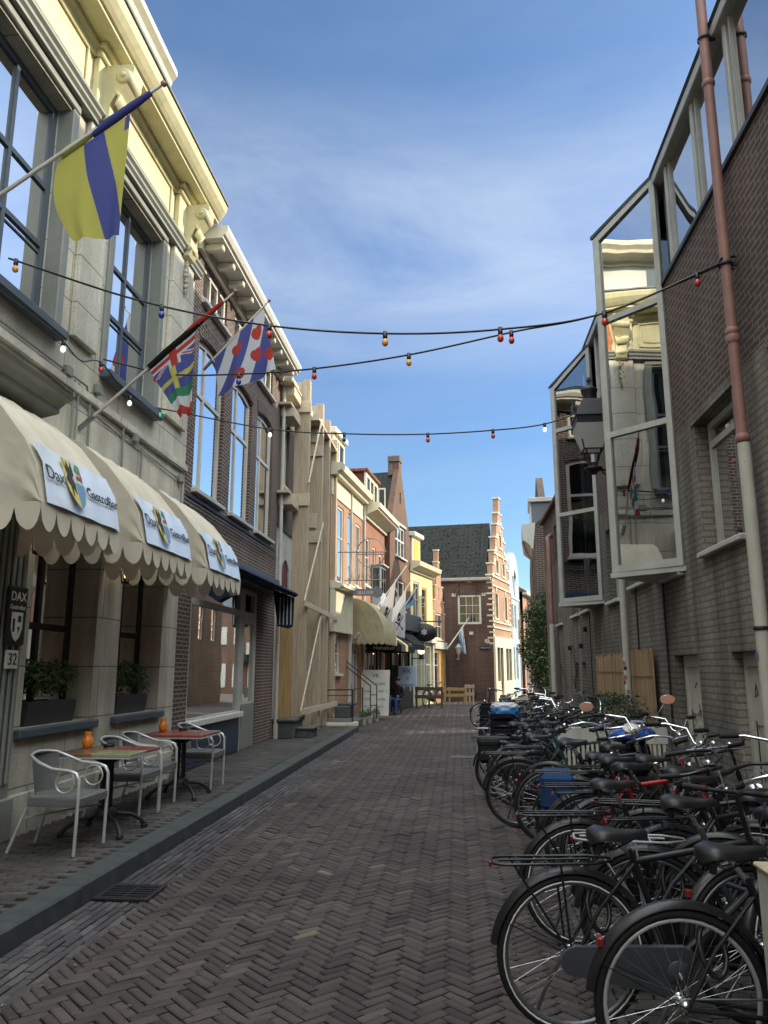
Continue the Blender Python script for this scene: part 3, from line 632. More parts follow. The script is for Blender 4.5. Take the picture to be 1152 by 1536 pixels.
m = MB(); m.prism([(-.001, 8.45), (-.08, 8.45), (-.08, 8.62), (-.42, 8.62), (-.42, 8.66), (-.46, 8.68), (-.5, 8.76), (-.5, 8.84), (-.02, 8.88)], 11.23, 17.36, 'X')
cn = m.build('cornice', 'white', bb); m = MB()
u = 11.45
while u < 17.3: m.box(u-.06, u+.06, -.38, -.081, 8.5, 8.619, 0, .015); u += .62
pieces(m, 'bracket', 'white', bb); m = MB(); m.prism([(.0, 8.84), (.3, 8.88), (4, 10.6), (4, 8.84)], 11.25, 17.35, 'X'); m.build('roof', 'tile_dark', bb)
m = MB(); m.box(11.3, 17.2, -.02, .12, 4.28, 4.36, 0, .01); m.tube([(11.3, -.04, 4.2), (17.2, -.04, 4.2)], .01, 5); m.tube([(11.3, -.04, 4.12), (17.2, -.05, 4.1)], .008, 5); m.build('cable_duct', 'dkgrey', bb)
# shopfront
sf = MB(); sf.plate(rect(11.785, 15.875, .141, 3.195), [rect(11.87, 14.62, .88, 2.66), rect(11.87, 14.62, 2.76, 3.12), rect(14.98, 15.68, 1.0, 2.52), rect(14.98, 15.68, 2.76, 3.12)], .02, .1); s_ = sf.build('shopfront', 'offwhite', bb)
m = MB(); m.plate(rect(11.82, 15.8, .82, 3.14), (), .06, .066); m.build('pane', 'glass_dark', s_)
m = MB(); m.box(11.8, 14.68, -.02, .019, .141, .74, 0, .01); m.build('stall_riser', 'navypaint', s_)
m = MB(); m.box(11.75, 14.72, -.09, .019, .76, .86, 0, .012); m.build('shop_sill', 'white', s_)
m = MB(); m.box(14.86, 15.8, -.0, .019, .15, .98, 0, .008); m.box(15.03, 15.2, -.03, -.001, 1.1, 1.3, 0, .01); m.build('shop_door', 'greypaint', s_)
m = MB(); m.box(11.5, 17.2, -.14, -.002, 3.3, 3.62, 0, .01); m.build('fascia', 'bluegrey', bb)
t = thing('folded_awning', 'dark navy folded shop awning hanging over the shopfront', 'awning', (XL, 14.3, 3.3), R(90))
m = MB(); m.prism([(-.15, .22), (-.66, -.02), (-.7, -.07), (-.62, -.12), (-.15, .06)], -2.3, 2.35, 'X'); m.build('awning_cover', 'navy', t)
m = MB(); m.prism([(-.16, .05), (-.62, -.13), (-.6, -.75), (-.5, -.8), (-.28, -.75)], 2.2, 2.32, 'X')
m.prism([(-.16, .05), (-.55, -.13), (-.5, -.52), (-.35, -.6), (-.2, -.5)], -2.3, -2.05, 'X'); pieces(m, 'side_flap', 'navy', t)
m = MB()
for i in range(4): m.box(2.192, 2.2, -.58+i*.08, -.56+i*.08, -.72, -.12)
m.build('flap_stripe', 'white', t)
t = thing('drainpipe', 'pale grey drainpipe at the end of the dark brick townhouse', 'drainpipe', (XL+.09, 17.38, .13)); m = MB(); m.tube([(0, 0, .32), (0, 0, 8.3)], .045, 10); m.build('pipe', 'offwhite', t); m = MB(); m.lathe([(.06, 0), (.06, .3), (.05, .34)], n=10); m.build('pipe_foot', 'creampipe', t)
# ---- plaster building behind the shoring
pb = leftframe('plaster_building', 'narrow house behind timber shoring, dark brick above and white plaster below', XL, 0, cat='house')
hl = [arch(18.0, 18.75, 1.2, 4.25, .2), rect(19.5, 20.6, 1, 3.8)]; hu = [rect(17.7, 18.45, 6.0, 7.9), rect(19.4, 20.4, 6.0, 7.9), rect(21.2, 22.0, 6, 7.9)]
m = MB(); m.plate(rect(17.36, 22.6, 0, 4.95), hl, 0, reveal=.12); m.build('plaster_wall', 'paleplaster', pb); m = MB(); m.plate(rect(17.36, 22.6, 4.952, 8.5), hu, 0, reveal=.12); m.build('brick_wall', 'brick_dark', pb); shell(pb, 17.365, 22.6, 8.45, 7, 'brick_dark')
for h in hu: window(pb, h[0][0], h[1][0], 6, 7.9, (.5,), (.6,), y=.07, fm='white', sill=.08)
m = MB(); m.plate(arch(18.004, 18.746, 1.204, 4.246, .2), (), .03, .07); m.build('shutter', 'maroon', pb); window(pb, 19.5, 20.6, 1, 3.8, (.5,), (.6,), fm='white')
m = MB(); m.prism([(0, 8.5), (-.25, 8.5), (-.28, 8.62), (0, 8.66)], 17.4, 22.6, 'X'); m.build('cornice', 'white', pb); m = MB(); m.prism([(0, 8.62), (3.5, 8.6), (3.5, 10)], 17.37, 22.6, 'X'); m.build('roof', 'tile_red', pb)
m = MB(); m.box(17.36, 22.5, -.03, -.002, 4.9, 5.0); m.build('lead_strip', 'dkgrey', pb)
t = thing('door_steps', 'two grey bluestone doorsteps beside the timber shoring', 'steps', (XL, 17.9, .13)); m = MB(); m.box(.02, .5, -.5, .5, 0, .36, 0, .01); m.box(.0, .54, -.55, .5, .36, .42, 0, .012); m.build('upper_step', 'stone', t); m = MB(); m.box(.5, .86, -.25, .45, 0, .18, 0, .01); m.box(.5, .9, -.29, .47, .18, .225, 0, .01); m.build('lower_step', 'stone', t)
# ---- timber shoring
t = thing('timber_shoring', 'tall raw timber shoring of broad posts and zigzag braces against the plaster house', 'shoring', (-3.8, 18.4, .13))
for i, y in enumerate((0.0, 1.95, 3.1, 4.45)):
    m = MB(); h = [8.75, 8.8, 8.7, 8.5][i]; 
    for q in range(2): m.box(-.19+q*.19, -.002+q*.19, y-.1, y+.1, 0, h-(.0 if q else .06), 0, .006)
    m.build('post', 'wood_new', t)
for a, b in (((1.5, 8.2), (-.2, 6.0)), ((1.97, 5.4), (-.42, 3.08)), ((1.8, 2.86), (-.6, .55))):
    m = MB(); m.beam((.22, a[0], a[1]), (.22, b[0], b[1]), .03, .07); m.build('brace', 'wood_newY', t)
for a, b in (((-.45, 3.03), (4.5, 2.97)), ((-.6, .55), (4.6, .52))):
    m = MB(); m.beam((.235, a[0], a[1]), (.235, b[0], b[1]), .04, .13); m.build('rail', 'wood_newY', t)
for z in (7.86, 5.45):
    m = MB(); m.box(-.33, .235, -.16, -.102, z, z+.3, 0, .006); m.build('cross_beam', 'wood_newY', t)
    m = MB(); m.box(-.33, .2, 1.79, 1.848, z-.6, z-.3, 0, .006); m.box(-.33, .05, 1.79, 1.85, z-.2, z+.2, 0, .006); m.build('cross_beam', 'wood_newY', t)
for z in (8.25, 7.72, 5.55):
    m = MB(); m.box(-.34, .0 if z > 8 else -.05, -1.2, -.17, z, z+.06, 0, .004); m.box(-.34, -.02, -1.0, -.17, z-.24, z-.001, 0, .004); m.build('ledger', 'wood_newY', t)
m = MB(); m.box(-.3, .2, 1.2, 4.6, 8.1, 8.16); m.build('top_plank', 'wood_newY', t)
t = thing('plywood_board', 'upright plywood sheet leaning over the doorway by the doorsteps', 'board', (-4.11, 17.62, .56)); m = MB(); m.box(-.02, .0, -.0, .33, 0, 2.35, 0, .003); m.xf(Matrix.Rotation(R(-75), 4, 'Z')); m.build('sheet', 'ply', t)

# ---- houses beyond the bend
def simple_window(par, x0, x1, z0, z1, **k): return window(par, x0, x1, z0, z1, **k)
hd = leftframe('white_trim_house', 'orange brick house with broad white frieze, white cornice and white dormer', -3.75, 22.62, 5.5)
dw = [rect(.85, 1.6, 4.25, 6.7), rect(2.15, 2.95, 4.35, 6.7), rect(3.35, 4.1, 4.4, 6.6), rect(.7, 1.35, 1.5, 2.7), rect(2.5, 3.9, .4, 2.7)]
m = MB(); m.plate(rect(0, 4.5, 0, 6.86), dw, 0, reveal=.1); m.build('brick_wall', 'brick_orange', hd); shell(hd, 0, 4.5, 7.6, 6.5, 'brick_orange')
for i, h in enumerate(dw[:3]): simple_window(hd, h[0][0], h[1][0], h[0][1], h[2][1], cols=(), rows=(.6,), y=.03, t=.08, fm='white', sill=.08)
simple_window(hd, .7, 1.35, 1.5, 2.7, y=.04, fm='white', cols=(), sill=.1); simple_window(hd, 2.5, 3.9, .4, 2.7, y=.04, fm='white', cols=(.3, .65), rows=(.75,))
m = MB(); m.box(0, 4.5, -.04, .1, 6.861, 7.46, 0, .01); m.build('frieze', 'cream2', hd); m = MB(); m.prism([(-.001, 7.46), (-.2, 7.48), (-.22, 7.56), (-.34, 7.62), (-.38, 7.82), (-.02, 7.86)], -.1, 4.5, 'X'); m.build('cornice', 'cream2', hd)
m = MB(); m.prism([(-.02, 7.83), (3.3, 9.0), (6.5, 7.83)], 0, 4.5, 'X'); rf = m.build('roof', 'tile_red', hd)
m = MB(); m.box(.3, 1.75, .1, 2, 7.86, 9.0); dm = m.build('dormer', 'slate', hd); m = MB(); m.plate(rect(.28, 1.77, 7.87, 8.9), [rect(.42, .95, 8.0, 8.75), rect(1.08, 1.62, 8.0, 8.75)], .02, .09); m.build('dormer_front', 'cream2', dm); m = MB(); m.box(.4, 1.65, .06, .066, 7.98, 8.77); m.build('pane', 'glass', dm); m = MB(); m.box(.22, 1.83, -.08, 1.0, 8.9, 9.1, 0, .02); m.build('dormer_cornice', 'cream2', dm)
m = MB(); m.tube([(2.25, .9, 8.0), (2.25, .9, 8.95)], .1, 10); m.lathe([(.14, 8.95), (.14, 9.0), (.02, 9.1)], (2.25, .9, 0), 10); m.build('flue', 'alu', rf)
m = MB(); m.box(.0, 2.35, -.16, -.002, 2.72, 4.0, 0, .01); bx = m.build('shop_bay', 'cream2', hd); m = MB(); m.prism([(-.002, 4.0), (-.3, 4.0), (-.38, 4.06), (-.36, 4.14), (-.002, 4.25)], -.02, 2.45, 'X'); m.build('bay_cornice', 'cream2', bx)
m = MB(); m.box(2.45, 2.52, -.09, -.002, .1, 7.4); m.tube([(4.42, -.08, .1), (4.42, -.08, 7.5)], .045, 8); m.build('downpipe', 'offwhite', hd)
t = thing('hanging_sign', 'wrought iron sign with a large open ring on the orange brick house', 'sign', (-3.62, 23.3, 5.15), R(0)); m = MB()
m.tube([(1.02+.44*math.cos(i*PI/16), 0, .44*math.sin(i*PI/16)) for i in range(32)], .016, 6, closed=True); m.tube([(0, 0, .02), (1.5, 0, .02)], .02, 6); m.tube([(.6, 0, -.05), (1.45, 0, -.05)], .016, 6); m.build('iron_ring', 'steel', t)
t = thing('hanging_sign', 'wrought iron bracket sign with a fish shaped board above the white shop bay', 'sign', (-3.55, 24.1, 4.0), 0); m = MB()
m.tube([(0, 0, .38), (1.2, 0, .40)], .02, 6); m.tube([(.1, 0, .05), (.25, 0, .55), (.35, 0, .4)], .016, 6)
for k in range(3): m.tube([(.45+k*.25, 0, .4), (.5+k*.25, 0, .58), (.58+k*.25, 0, .47), (.62+k*.25, 0, .62)], .016, 5)
m.build('bracket', 'steel', t); m = MB(); P = [(.25, .0), (.42, .12), (.9, .12), (1.05, .2), (1.2, .12), (1.25, 0), (1.2, -.12), (1.05, -.18), (.9, -.1), (.42, -.1)]; m.plate(P, (), -.03, .03); m.build('fish_board', 'steel', t); strokes(t, .45, -.04, .45, .09, 'txtlight', -.031, 6)

he = leftframe('red_brick_house', 'red brick house with deep white cornice, tile hung dormer and a small grey window bay', -3.75+.0963*4.86, 22.62+4.86-.35, 5.5)
ew = [rect(.25, .95, 4.6, 6.35), rect(1.55, 2.15, 4.6, 6.2), rect(2.8, 3.45, 4.5, 6.1), rect(.3, 3.7, .3, 3.3)]
m = MB(); m.plate(rect(0, 4.0, 0, 7.0), ew, 0, reveal=.1); m.build('brick_wall', 'brick_red', he); shell(he, 0, 4.0, 7.4, 6, 'brick_red')
for h in ew[:3]: simple_window(he, h[0][0], h[1][0], h[0][1], h[2][1], cols=(), rows=(.6,), y=.03, t=.08, fm='white', sill=.07)
simple_window(he, .3, 3.7, .3, 3.3, cols=(.2, .4, .6, .8), rows=(.7,), y=.04, t=.09, bar=.06, fm='offwhite', gm='glass_dark')
m = MB(); m.box(1.35, 2.35, -.36, -.002, 3.7, 5.45, 0, .01); b_ = m.build('window_bay', 'ltblue', he); m = MB(); m.box(1.42, 1.84, -.368, -.361, 4.45, 5.35); m.box(1.9, 2.3, -.368, -.361, 4.45, 5.35); m.box(1.342, 1.349, -.3, -.06, 4.45, 5.35); m.build('pane', 'glass', b_); m = MB(); m.box(1.3, 2.4, -.47, -.002, 5.45, 5.5); m.build('bay_roof', 'offwhite', b_)
m = MB(); m.prism([(-.001, 7.0), (-.1, 7.0), (-.1, 7.12), (-.5, 7.3), (-.5, 7.34), (-.58, 7.38), (-.6, 7.55), (-.02, 7.6)], .0, 4.15, 'X'); m.build('cornice', 'cream2', he)
m = MB(); m.prism([(-.02, 7.56), (3.0, 8.5), (6.0, 7.56)], 0, 4.0, 'X'); rf = m.build('roof', 'tile_red', he)
m = MB(); m.box(.5, 2.7, .12, 1.5, 7.62, 8.85); dm = m.build('dormer', 'tile_hung', he); m = MB(); m.plate(rect(.48, 2.72, 7.62, 8.86), [rect(.65, 1.2, 7.8, 8.7), rect(1.32, 1.88, 7.8, 8.7), rect(2.0, 2.55, 7.8, 8.7)], .03, .11); m.build('dormer_front', 'cream2', dm); m = MB(); m.box(.6, 2.6, .07, .076, 7.78, 8.72); m.build('pane', 'glass', dm)
m = MB(); m.box(.4, 2.8, -.06, 1.5, 8.86, 8.98, 0, .015); m.build('dormer_roof', 'tile_red', dm); m = MB(); m.plate(rect(0, .3, 7.8, 8.7), [rect(.05, .25, 7.86, 8.64)], -.02, .02); m.xf(Matrix.Translation((2.56, .0, 0)) @ Matrix.Rotation(R(-75), 4, 'Z')); m.build('open_casement', 'cream2', dm)
# brown gable
hf = leftframe('brown_gable_house', 'brown brick house with a steep pointed gable and a chimney on its peak', -2.69, 31.1, 9.5)
out = [(0, 0), (3.75, 0), (3.75, 7.15), (3.62, 7.35), (3.7, 7.5), (3.55, 7.55), (2.05, 10.25), (2.02, 10.85), (1.62, 10.85), (1.62, 10.25), (.12, 7.45), (0, 7.45), (.06, 7.2), (0, 7.05)]
fw = [rect(.95, 2.75, 6.35, 7.72), rect(1.75, 1.95, 8.75, 9.25), rect(.75, 2.6, 4.1, 5.35), rect(.3, 3.4, .25, 3.1)]
m = MB(); m.plate(out, fw, 0, .25); m.build('brick_gable', 'brick_brown', hf)
m = MB(); m.box(0, .15, .26, 6, 0, 7.0); m.box(3.6, 3.75, .26, 6, 0, 7.0); m.box(.15, 3.6, 5.8, 6, 0, 7); m.build('side_wall', 'brick_brown', hf)
m = MB(); m.box(.2, 3.55, .8, .85, 0, 6.95); m.build('interior_wall', 'interior', hf)
m = MB(); m.prism([(-.08, 7.0), (1.82, 10.2), (3.83, 7.0)], .26, 7, 'Y'); m.build('roof', 'tile_dark', hf)
m = MB(); m.box(1.55, 2.1, -.04, .5, 10.6, 10.87, 0, .02); m.box(1.62, 2.02, .26, .5, 10.0, 10.6); m.build('chimney_cap', 'brick_dark', hf)
window(hf, .95, 2.75, 6.35, 7.72, (.33, .66), (.55,), y=.05, t=.08, bar=.07, fm='white', sill=.1); window(hf, .75, 2.6, 4.1, 5.35, (.5,), (), y=.05, t=.08, fm='white', sill=.08)
m = MB(); m.box(.85, 2.85, -.03, -.002, 7.75, 7.85); m.build('lintel', 'offwhite', hf); m = MB(); m.box(1.75, 1.95, .05, .06, 8.75, 9.25); m.build('slot_shutter', 'black', hf)
sf = MB(); sf.plate(rect(-.02, 3.78, 0, 3.35), [rect(.35, 1.5, .5, 2.6), rect(1.9, 3.1, .9, 2.7)], -.09, -.002); s_ = sf.build('shopfront', 'black', hf); m = MB(); m.plate(rect(.3, 3.2, .45, 2.75), (), -.04, -.034); m.build('pane', 'glass_dark', s_); m = MB(); m.box(1.8, 3.2, -.16, -.091, 2.66, 2.74); m.box(1.82, 1.9, -.12, -.091, .7, 2.66); m.box(3.1, 3.18, -.12, -.091, .7, 2.66); m.build('white_frame', 'white', s_)
m = MB(); m.box(.1, 3.7, -.5, -.092, 3.2, 3.9, 0, .02); m.build('balcony_box', 'dkgrey', s_)
# yellow house
hg = leftframe('yellow_house', 'pale yellow rendered house with cream cornice and a dormer with painted-in lilac shade', -2.07, 34.8, 14)
gw = [rect(.4, 1.35, 3.6, 5.6), rect(1.75, 2.6, 3.6, 5.45), rect(.6, 1.6, .5, 2.75), rect(1.9, 3.2, .5, 2.75)]
m = MB(); m.plate(rect(0, 3.62, 0, 6.1), gw, 0, reveal=.1); m.build('rendered_wall', 'yellow', hg); shell(hg, 0, 3.62, 6.1, 6, 'yellow')
for i, h in enumerate(gw): window(hg, h[0][0], h[1][0], h[0][1], h[2][1], (.5,) if i != 1 else (), (.6,), y=.03, t=.09, fm='offwhite' if i != 1 else 'ochre', sill=.05 if i < 2 else None)
m = MB(); m.box(-.02, 3.6, -.22, -.002, 2.85, 3.1, 0, .01); m.build('ledge', 'offwhite', hg); m = MB()
for u in (0, .35, 1.7, 3.3): m.box(u, u+.2, -.1, -.002, .1, 2.85, 0, .01)
pieces(m, 'white_pilaster', 'offwhite', hg); m = MB(); m.prism([(-.001, 6.0), (-.1, 6.0), (-.12, 6.1), (-.45, 6.25), (-.5, 6.45), (-.02, 6.5)], -.05, 3.65, 'X'); m.build('cornice', 'cream2', hg)
m = MB(); m.prism([(-.02, 6.47), (3, 8.2), (6, 6.47)], 0, 3.62, 'X'); rf = m.build('roof', 'tile_red', hg); m = MB(); m.box(.75, 1.95, .2, 2.2, 6.5, 7.85); dm = m.build('dormer', 'lilac', hg); m = MB(); m.box(.73, 1.97, .12, .199, 6.5, 7.75); m.build('dormer_front', 'cream2', dm); m = MB(); m.box(.95, 1.75, .1, .119, 6.65, 7.6); m.build('shutter', 'ochre', dm); m = MB(); m.box(.6, 2.1, -.05, 2.2, 7.75, 7.95, 0, .02); m.build('dormer_cornice', 'cream2', dm)
# stepped gable
hh = leftframe('stepped_gable_house', 'small orange brick house with a stepped gable and thin finial', -1.19, 38.32, 14)
st = [(0, 0), (2.3, 0), (2.3, 4.4), (2.18, 4.4), (2.18, 5.0), (1.92, 5.0), (1.92, 5.75), (1.62, 5.75), (1.62, 6.5), (1.34, 6.5), (1.34, 7.0), (1.24, 7.0), (1.24, 7.62), (1.1, 7.62), (1.1, 7.0), (1.0, 7.0), (1.0, 6.5), (.72, 6.5), (.72, 5.75), (.42, 5.75), (.42, 5.0), (.12, 5.0), (.12, 4.4), (0, 4.4)]
hw = [rect(.45, 1.75, 3.1, 4.4), rect(1.0, 1.25, 5.1, 5.7), rect(.2, 1.0, .3, 2.5), rect(1.25, 2.05, .3, 2.5)]
m = MB(); m.plate(st, hw, 0, .25); m.build('brick_gable', 'brick_orange', hh); m = MB(); m.box(0, .12, .26, 5, 0, 4.3); m.box(2.18, 2.3, .26, 5, 0, 4.3); m.box(.12, 2.18, .7, .75, 0, 4.3); m.build('side_wall', 'brick_orange', hh)
m = MB(); m.prism([(0, 4.3), (1.15, 6.4), (2.3, 4.3)], .26, 5, 'Y'); m.build('roof', 'tile_red', hh)
m = MB()
for i in range(len(st)-1):
    (a, z), (b, z2) = st[i], st[i+1]
    if abs(z-z2) < .01 and z > 4 and abs(a-b) > .02: m.box(min(a, b)-.03, max(a, b)+.03, -.03, .28, z+.001, z+.06)
m.build('coping', 'cream2', hh)
window(hh, .45, 1.75, 3.1, 4.4, (.5,), (.5,), y=.04, t=.09, fm='cream2', sill=.05)
m = MB(); m.plate(rect(1.004, 1.246, 5.104, 5.696), (), .04, .08); m.build('niche', 'cream2', hh)
window(hh, .2, 1.0, .3, 2.5, (), (.7,), y=.04, fm='offwhite'); m = MB(); m.plate(rect(1.254, 2.046, .304, 2.496), (), .04, .08); m.build('shutter', 'ochre', hh); m = MB(); m.box(-.02, 2.3, -.12, -.002, 2.6, 2.95, 0, .02); m.build('fascia', 'offwhite', hh)

# ---- corner house
cs = thing('corner_house', 'brown brick corner house with mossy dark roof and tall stepped gable', 'house', (1.87, 41, 0), R(-9))
h1 = rect(-1.85, -.6, 3.95, 5.5)
m = MB(); m.plate(rect(-6.8, 0, 0, 6.35), [h1], 0, reveal=.12); m.build('brick_wall', 'brick_corner', cs)
wd = window(cs, -1.85, -.6, 3.95, 5.5, (.33, .66), (.33, .66), y=.03, t=.11, bar=.025, fm='white'); m = MB(); m.box(-1.84, -.61, .3, .32, 3.96, 5.49); m.build('lit_room', emis('lit_room_wall', (.55, .42, .2), .25), wd)
m = MB(); m.lathe([(0, 4.0), (.1, 4.0), (.12, 4.25), (.05, 4.4), (.09, 4.5), (0, 4.62)], (-1.1, .24, 0), 10); m.build('ornament', mat('red_ornament', (.35, .08, .03), .5), wd)
m = MB(); pts = [(-1.225+.78*math.cos(a*PI/14), 5.52+.78*math.sin(a*PI/14)) for a in range(15)]
for r_ in (.78, .62): m.tube([(-1.225+r_*math.cos(a*PI/16), -.012, 5.5+r_*math.sin(a*PI/16)) for a in range(17)], .03, 5)
m.build('blind_arch', 'brick_brown', cs)
m = MB()
for q in ((-2.15, 5.42), (-.55, 5.42), (-1.3, 6.15), (-1.25, 3.4), (-.4, 2.95), (-.45, 3.0)): m.box(q[0], q[0]+.2, -.02, -.001, q[1], q[1]+.16)
for k in range(12): m.box(-.2-(k % 2)*.1, .0, -.012, -.001, 2.9+k*.29, 2.99+k*.29)
pieces(m, 'stone_block', 'cream2', cs)
m = MB()
for u, z in ((-2.6, 5.0), (-1.75, 5.4), (-.85, 5.4), (-1.9, 2.6), (-1.45, 2.6)): m.box(u, u+.03, -.03, -.001, z, z+.7)
pieces(m, 'wall_anchor', 'iron', cs)
m = MB(); m.prism([(-.001, 6.2), (-.2, 6.26), (-.24, 6.38), (-.001, 6.42)], -6.8, -.05, 'X'); m.build('gutter', 'white', cs)
RZ, DY = 9.75, 2.3
m = MB(); m.prism([(-.1, 6.36), (DY, RZ), (DY*2, 6.36)], -6.8, -.3, 'X'); m.xf(Matrix.Identity(4)); m.build('roof', 'tile_dark', cs)
m = MB(); m.box(-6.8, -6.6, .01, 4.6, 0, 6.3); m.box(-6.6, -.02, 4.4, 4.6, 0, 6.3); m.build('side_wall', 'brick_corner', cs)
# gable front in its own plane
gm_ = Matrix.Rotation(R(90-6.4), 4, 'Z')
sg = [(0, 0), (4.6, 0), (4.6, 6.4), (4.35, 6.4), (4.35, 7.15), (3.95, 7.15), (3.95, 7.9), (3.55, 7.9), (3.55, 8.7), (3.15, 8.7), (3.15, 9.5), (2.75, 9.5), (2.75, 10.2), (2.5, 10.2), (2.5, 11.1), (2.1, 11.1), (2.1, 10.2), (1.85, 10.2), (1.85, 9.5), (1.45, 9.5), (1.45, 8.7), (1.05, 8.7), (1.05, 7.9), (.65, 7.9), (.65, 7.15), (.25, 7.15), (.25, 6.5), (0, 6.5)]
gh = [rect(.55, 1.3, 4.3, 5.6), rect(2.9, 3.65, 4.3, 5.6), rect(.95, 1.7, 6.75, 7.45), rect(2.6, 3.3, 6.75, 7.45), rect(1.95, 2.65, 8.3, 9.0), rect(.4, 1.9, .6, 2.8), rect(2.5, 4.1, .6, 2.8)]
def gp(mb, name, mt, par): mb.xf(gm_); return mb.build(name, mt, par)
m = MB(); m.plate(sg, gh, 0, .3); gf = gp(m, 'brick_gable', 'brick_orange', cs)
m = MB()
for i in range(len(sg)-1):
    (a, z), (b, z2) = sg[i], sg[i+1]
    if abs(z-z2) < .01 and z > 5 and abs(a-b) > .02: m.box(min(a, b)-.05, max(a, b)+.05, -.05, .34, z+.001, z+.09)
for z in (3.75, 4.05, 5.95, 6.45, 7.75): 
    w0 = 0 if z < 6.5 else .6; m.box(w0, 4.6-w0, -.06, -.001, z, z+.09)
for k in range(20):
    z = 3.0+k*.29
    if z < 6.3: m.box(-.001, .2+.1*(k % 2), -.02, -.001, z, z+.1); m.box(4.35-.1*(k % 2), 4.6, -.02, -.001, z, z+.1)
for (a, z) in ((.25, 6.5), (.65, 7.3), (1.05, 8.0), (1.45, 8.8), (1.85, 9.6)):
    m.box(a-.03, a+.25, -.03, -.001, z, z+.2); m.box(4.35-a, 4.65-a, -.03, -.001, z, z+.2)
for x0, x1, z0, z1 in [(h[0][0], h[1][0], h[0][1], h[2][1]) for h in gh[:5]]:
    m.box(x0-.1, x0, -.03, -.001, z0, z1); m.box(x1, x1+.1, -.03, -.001, z0, z1); m.box(x0-.12, x1+.12, -.05, -.001, z0-.1, z0-.001); m.box((x0+x1)/2-.1, (x0+x1)/2+.1, -.04, -.001, z1+.15, z1+.4)
gp(m, 'stone_trim', 'cream2', gf)
m = MB()
for h in gh[:5]: m.plate([(p[0]*1, p[1]) for p in h], [rect(h[0][0]+.09, (h[0][0]+h[1][0])/2-.03, h[0][1]+.09, h[2][1]-.09), rect((h[0][0]+h[1][0])/2+.03, h[1][0]-.09, h[0][1]+.09, h[2][1]-.09)], .08, .12)
gp(m, 'window_frame', 'cream2', gf)
m = MB()
for h in gh: m.plate(h, (), .14, .15)
m.xf(gm_); pieces(m, 'pane', 'glass', gf); m = MB(); m.box(.1, 4.5, .6, .7, 0, 6.2); gp(m, 'interior_wall', 'interior', gf)
m = MB(); m.plate(rect(-.03, 4.63, 0, 3.3), [rect(.42, 1.1, 1.0, 2.75), rect(1.18, 1.88, .2, 2.75), rect(2.6, 3.3, 1.0, 2.75), rect(3.4, 4.1, 1.0, 2.75)], -.1, -.001); gp(m, 'shopfront', 'cream2', gf)
# moss on the roof: tufts
M['moss'] = mat('roof_moss', (.06, .09, .02), .95, .5, 9); m = MB(); q = random.Random(5)
for i in range(700):
    f = q.random()**1.2; u = q.uniform(-6.5, -.5); y = -.1+(DY+.1)*f; z = 6.36+(RZ-6.36)*f; r_ = q.uniform(.015, .05); m.lathe([(0, -.01), (r_, 0), (r_*.6, r_*.35), (0, r_*.45)], (u, y-.01, z+.005), 5)
m.build('moss', 'moss', cs)
t = thing('street_sign', 'dark street name plate on the brown corner house', 'sign', (1.87-.42*math.cos(R(9))-.03, 41+.06, 2.72), R(-9)); m = MB(); m.box(-.3, .3, -.06, -.035, -.06, .06); m.build('plate', 'navypaint', t); strokes(t, -.24, -.03, .48, .06, 'txtlight', -.061, 4)
# blue round gable
hi = leftframe('round_gable_house', 'narrow pale blue house with a rounded gable beyond the stepped corner gable', 3.09, 45.47, 13)
rg_ = [(0, 0), (3.6, 0), (3.6, 7.0)]+[(1.8+1.8*math.cos(i*PI/14), 7.0+1.6*math.sin(i*PI/14)) for i in range(1, 14)]+[(0, 7.0)]
iw = [rect(.5, 1.2, 1, 2.9), rect(1.7, 2.4, 1, 2.9), rect(.4, 1.1, 4, 5.4), rect(1.5, 2.2, 4, 5.4), rect(2.7, 3.3, 3.4, 4.6)]
m = MB(); m.plate(rg_, iw+[[(1.2, 7.1), (1.8, 6.0), (2.4, 7.1), (1.8, 7.7)]], 0, .25); m.build('panel_front', 'ltblue', hi)
m = MB(); m.plate(rect(.0, .35, 0, 6.0), (), -.03, -.001); m.plate(rect(3.3, 3.6, 0, 5.6), (), -.03, -.001); m.build('brick_strip', 'brick_red', hi)
for h in iw: window(hi, h[0][0], h[1][0], h[0][1], h[2][1], (), (.5,), y=.05, fm='white')
m = MB(); P = [(1.1, 7.1), (1.8, 5.85), (2.5, 7.1), (1.8, 7.85)]; m.plate(P, [[(1.22, 7.1), (1.8, 6.05), (2.38, 7.1), (1.8, 7.68)]], -.06, -.002); m.box(.1, 3.5, -.05, -.002, 5.75, 5.85); m.build('diamond_frame', 'white', hi)
m = MB(); m.box(.01, 3.59, .3, 5, 0, 6.95); m.build('rear_mass', 'slate', hi)
# ------------------------------------------------------------ RIGHT SIDE (local x = 22 - Y, local y = X - 2.5)
XR = 2.5
def uy(y): return 22-y
rb = thing('oriel_building', 'long grey painted and plum brick building with glass oriels, nearest on the right', 'building', (XR, 22, 0), R(-90))
# (Y far, Y near, z0, z1)
RW = [(7.95, 6.85, 2.8, 4.14), (5.9, 4.8, 2.8, 4.14), (9.5, 8.75, 2.72, 3.6), (11.3, 10.15, 2.8, 3.95), (13.0, 12.2, 2.72, 3.9), (15.8, 14.9, 2.76, 3.9), (17.1, 16.2, 2.76, 3.9), (19.7, 18.8, 2.72, 4.6)]
RD = [(9.35, 8.45, .0, 1.8), (7.45, 6.3, .0, 1.8), (4.6, 3.4, 0, 1.8), (16.2, 15.7, .3, 1.78), (17.0, 16.62, .3, 1.78), (19.7, 19.3, .3, 1.75)]
holes = [rect(uy(a), uy(b), z0, z1) for a, b, z0, z1 in RW+RD]
low = [h for h in holes]
m = MB(); m.plate(rect(uy(22), uy(-8), 0, 4.22), [h for h in low if h[2][1] < 4.2], 0, reveal=.22); m.build('painted_wall', 'brick_paint', rb)
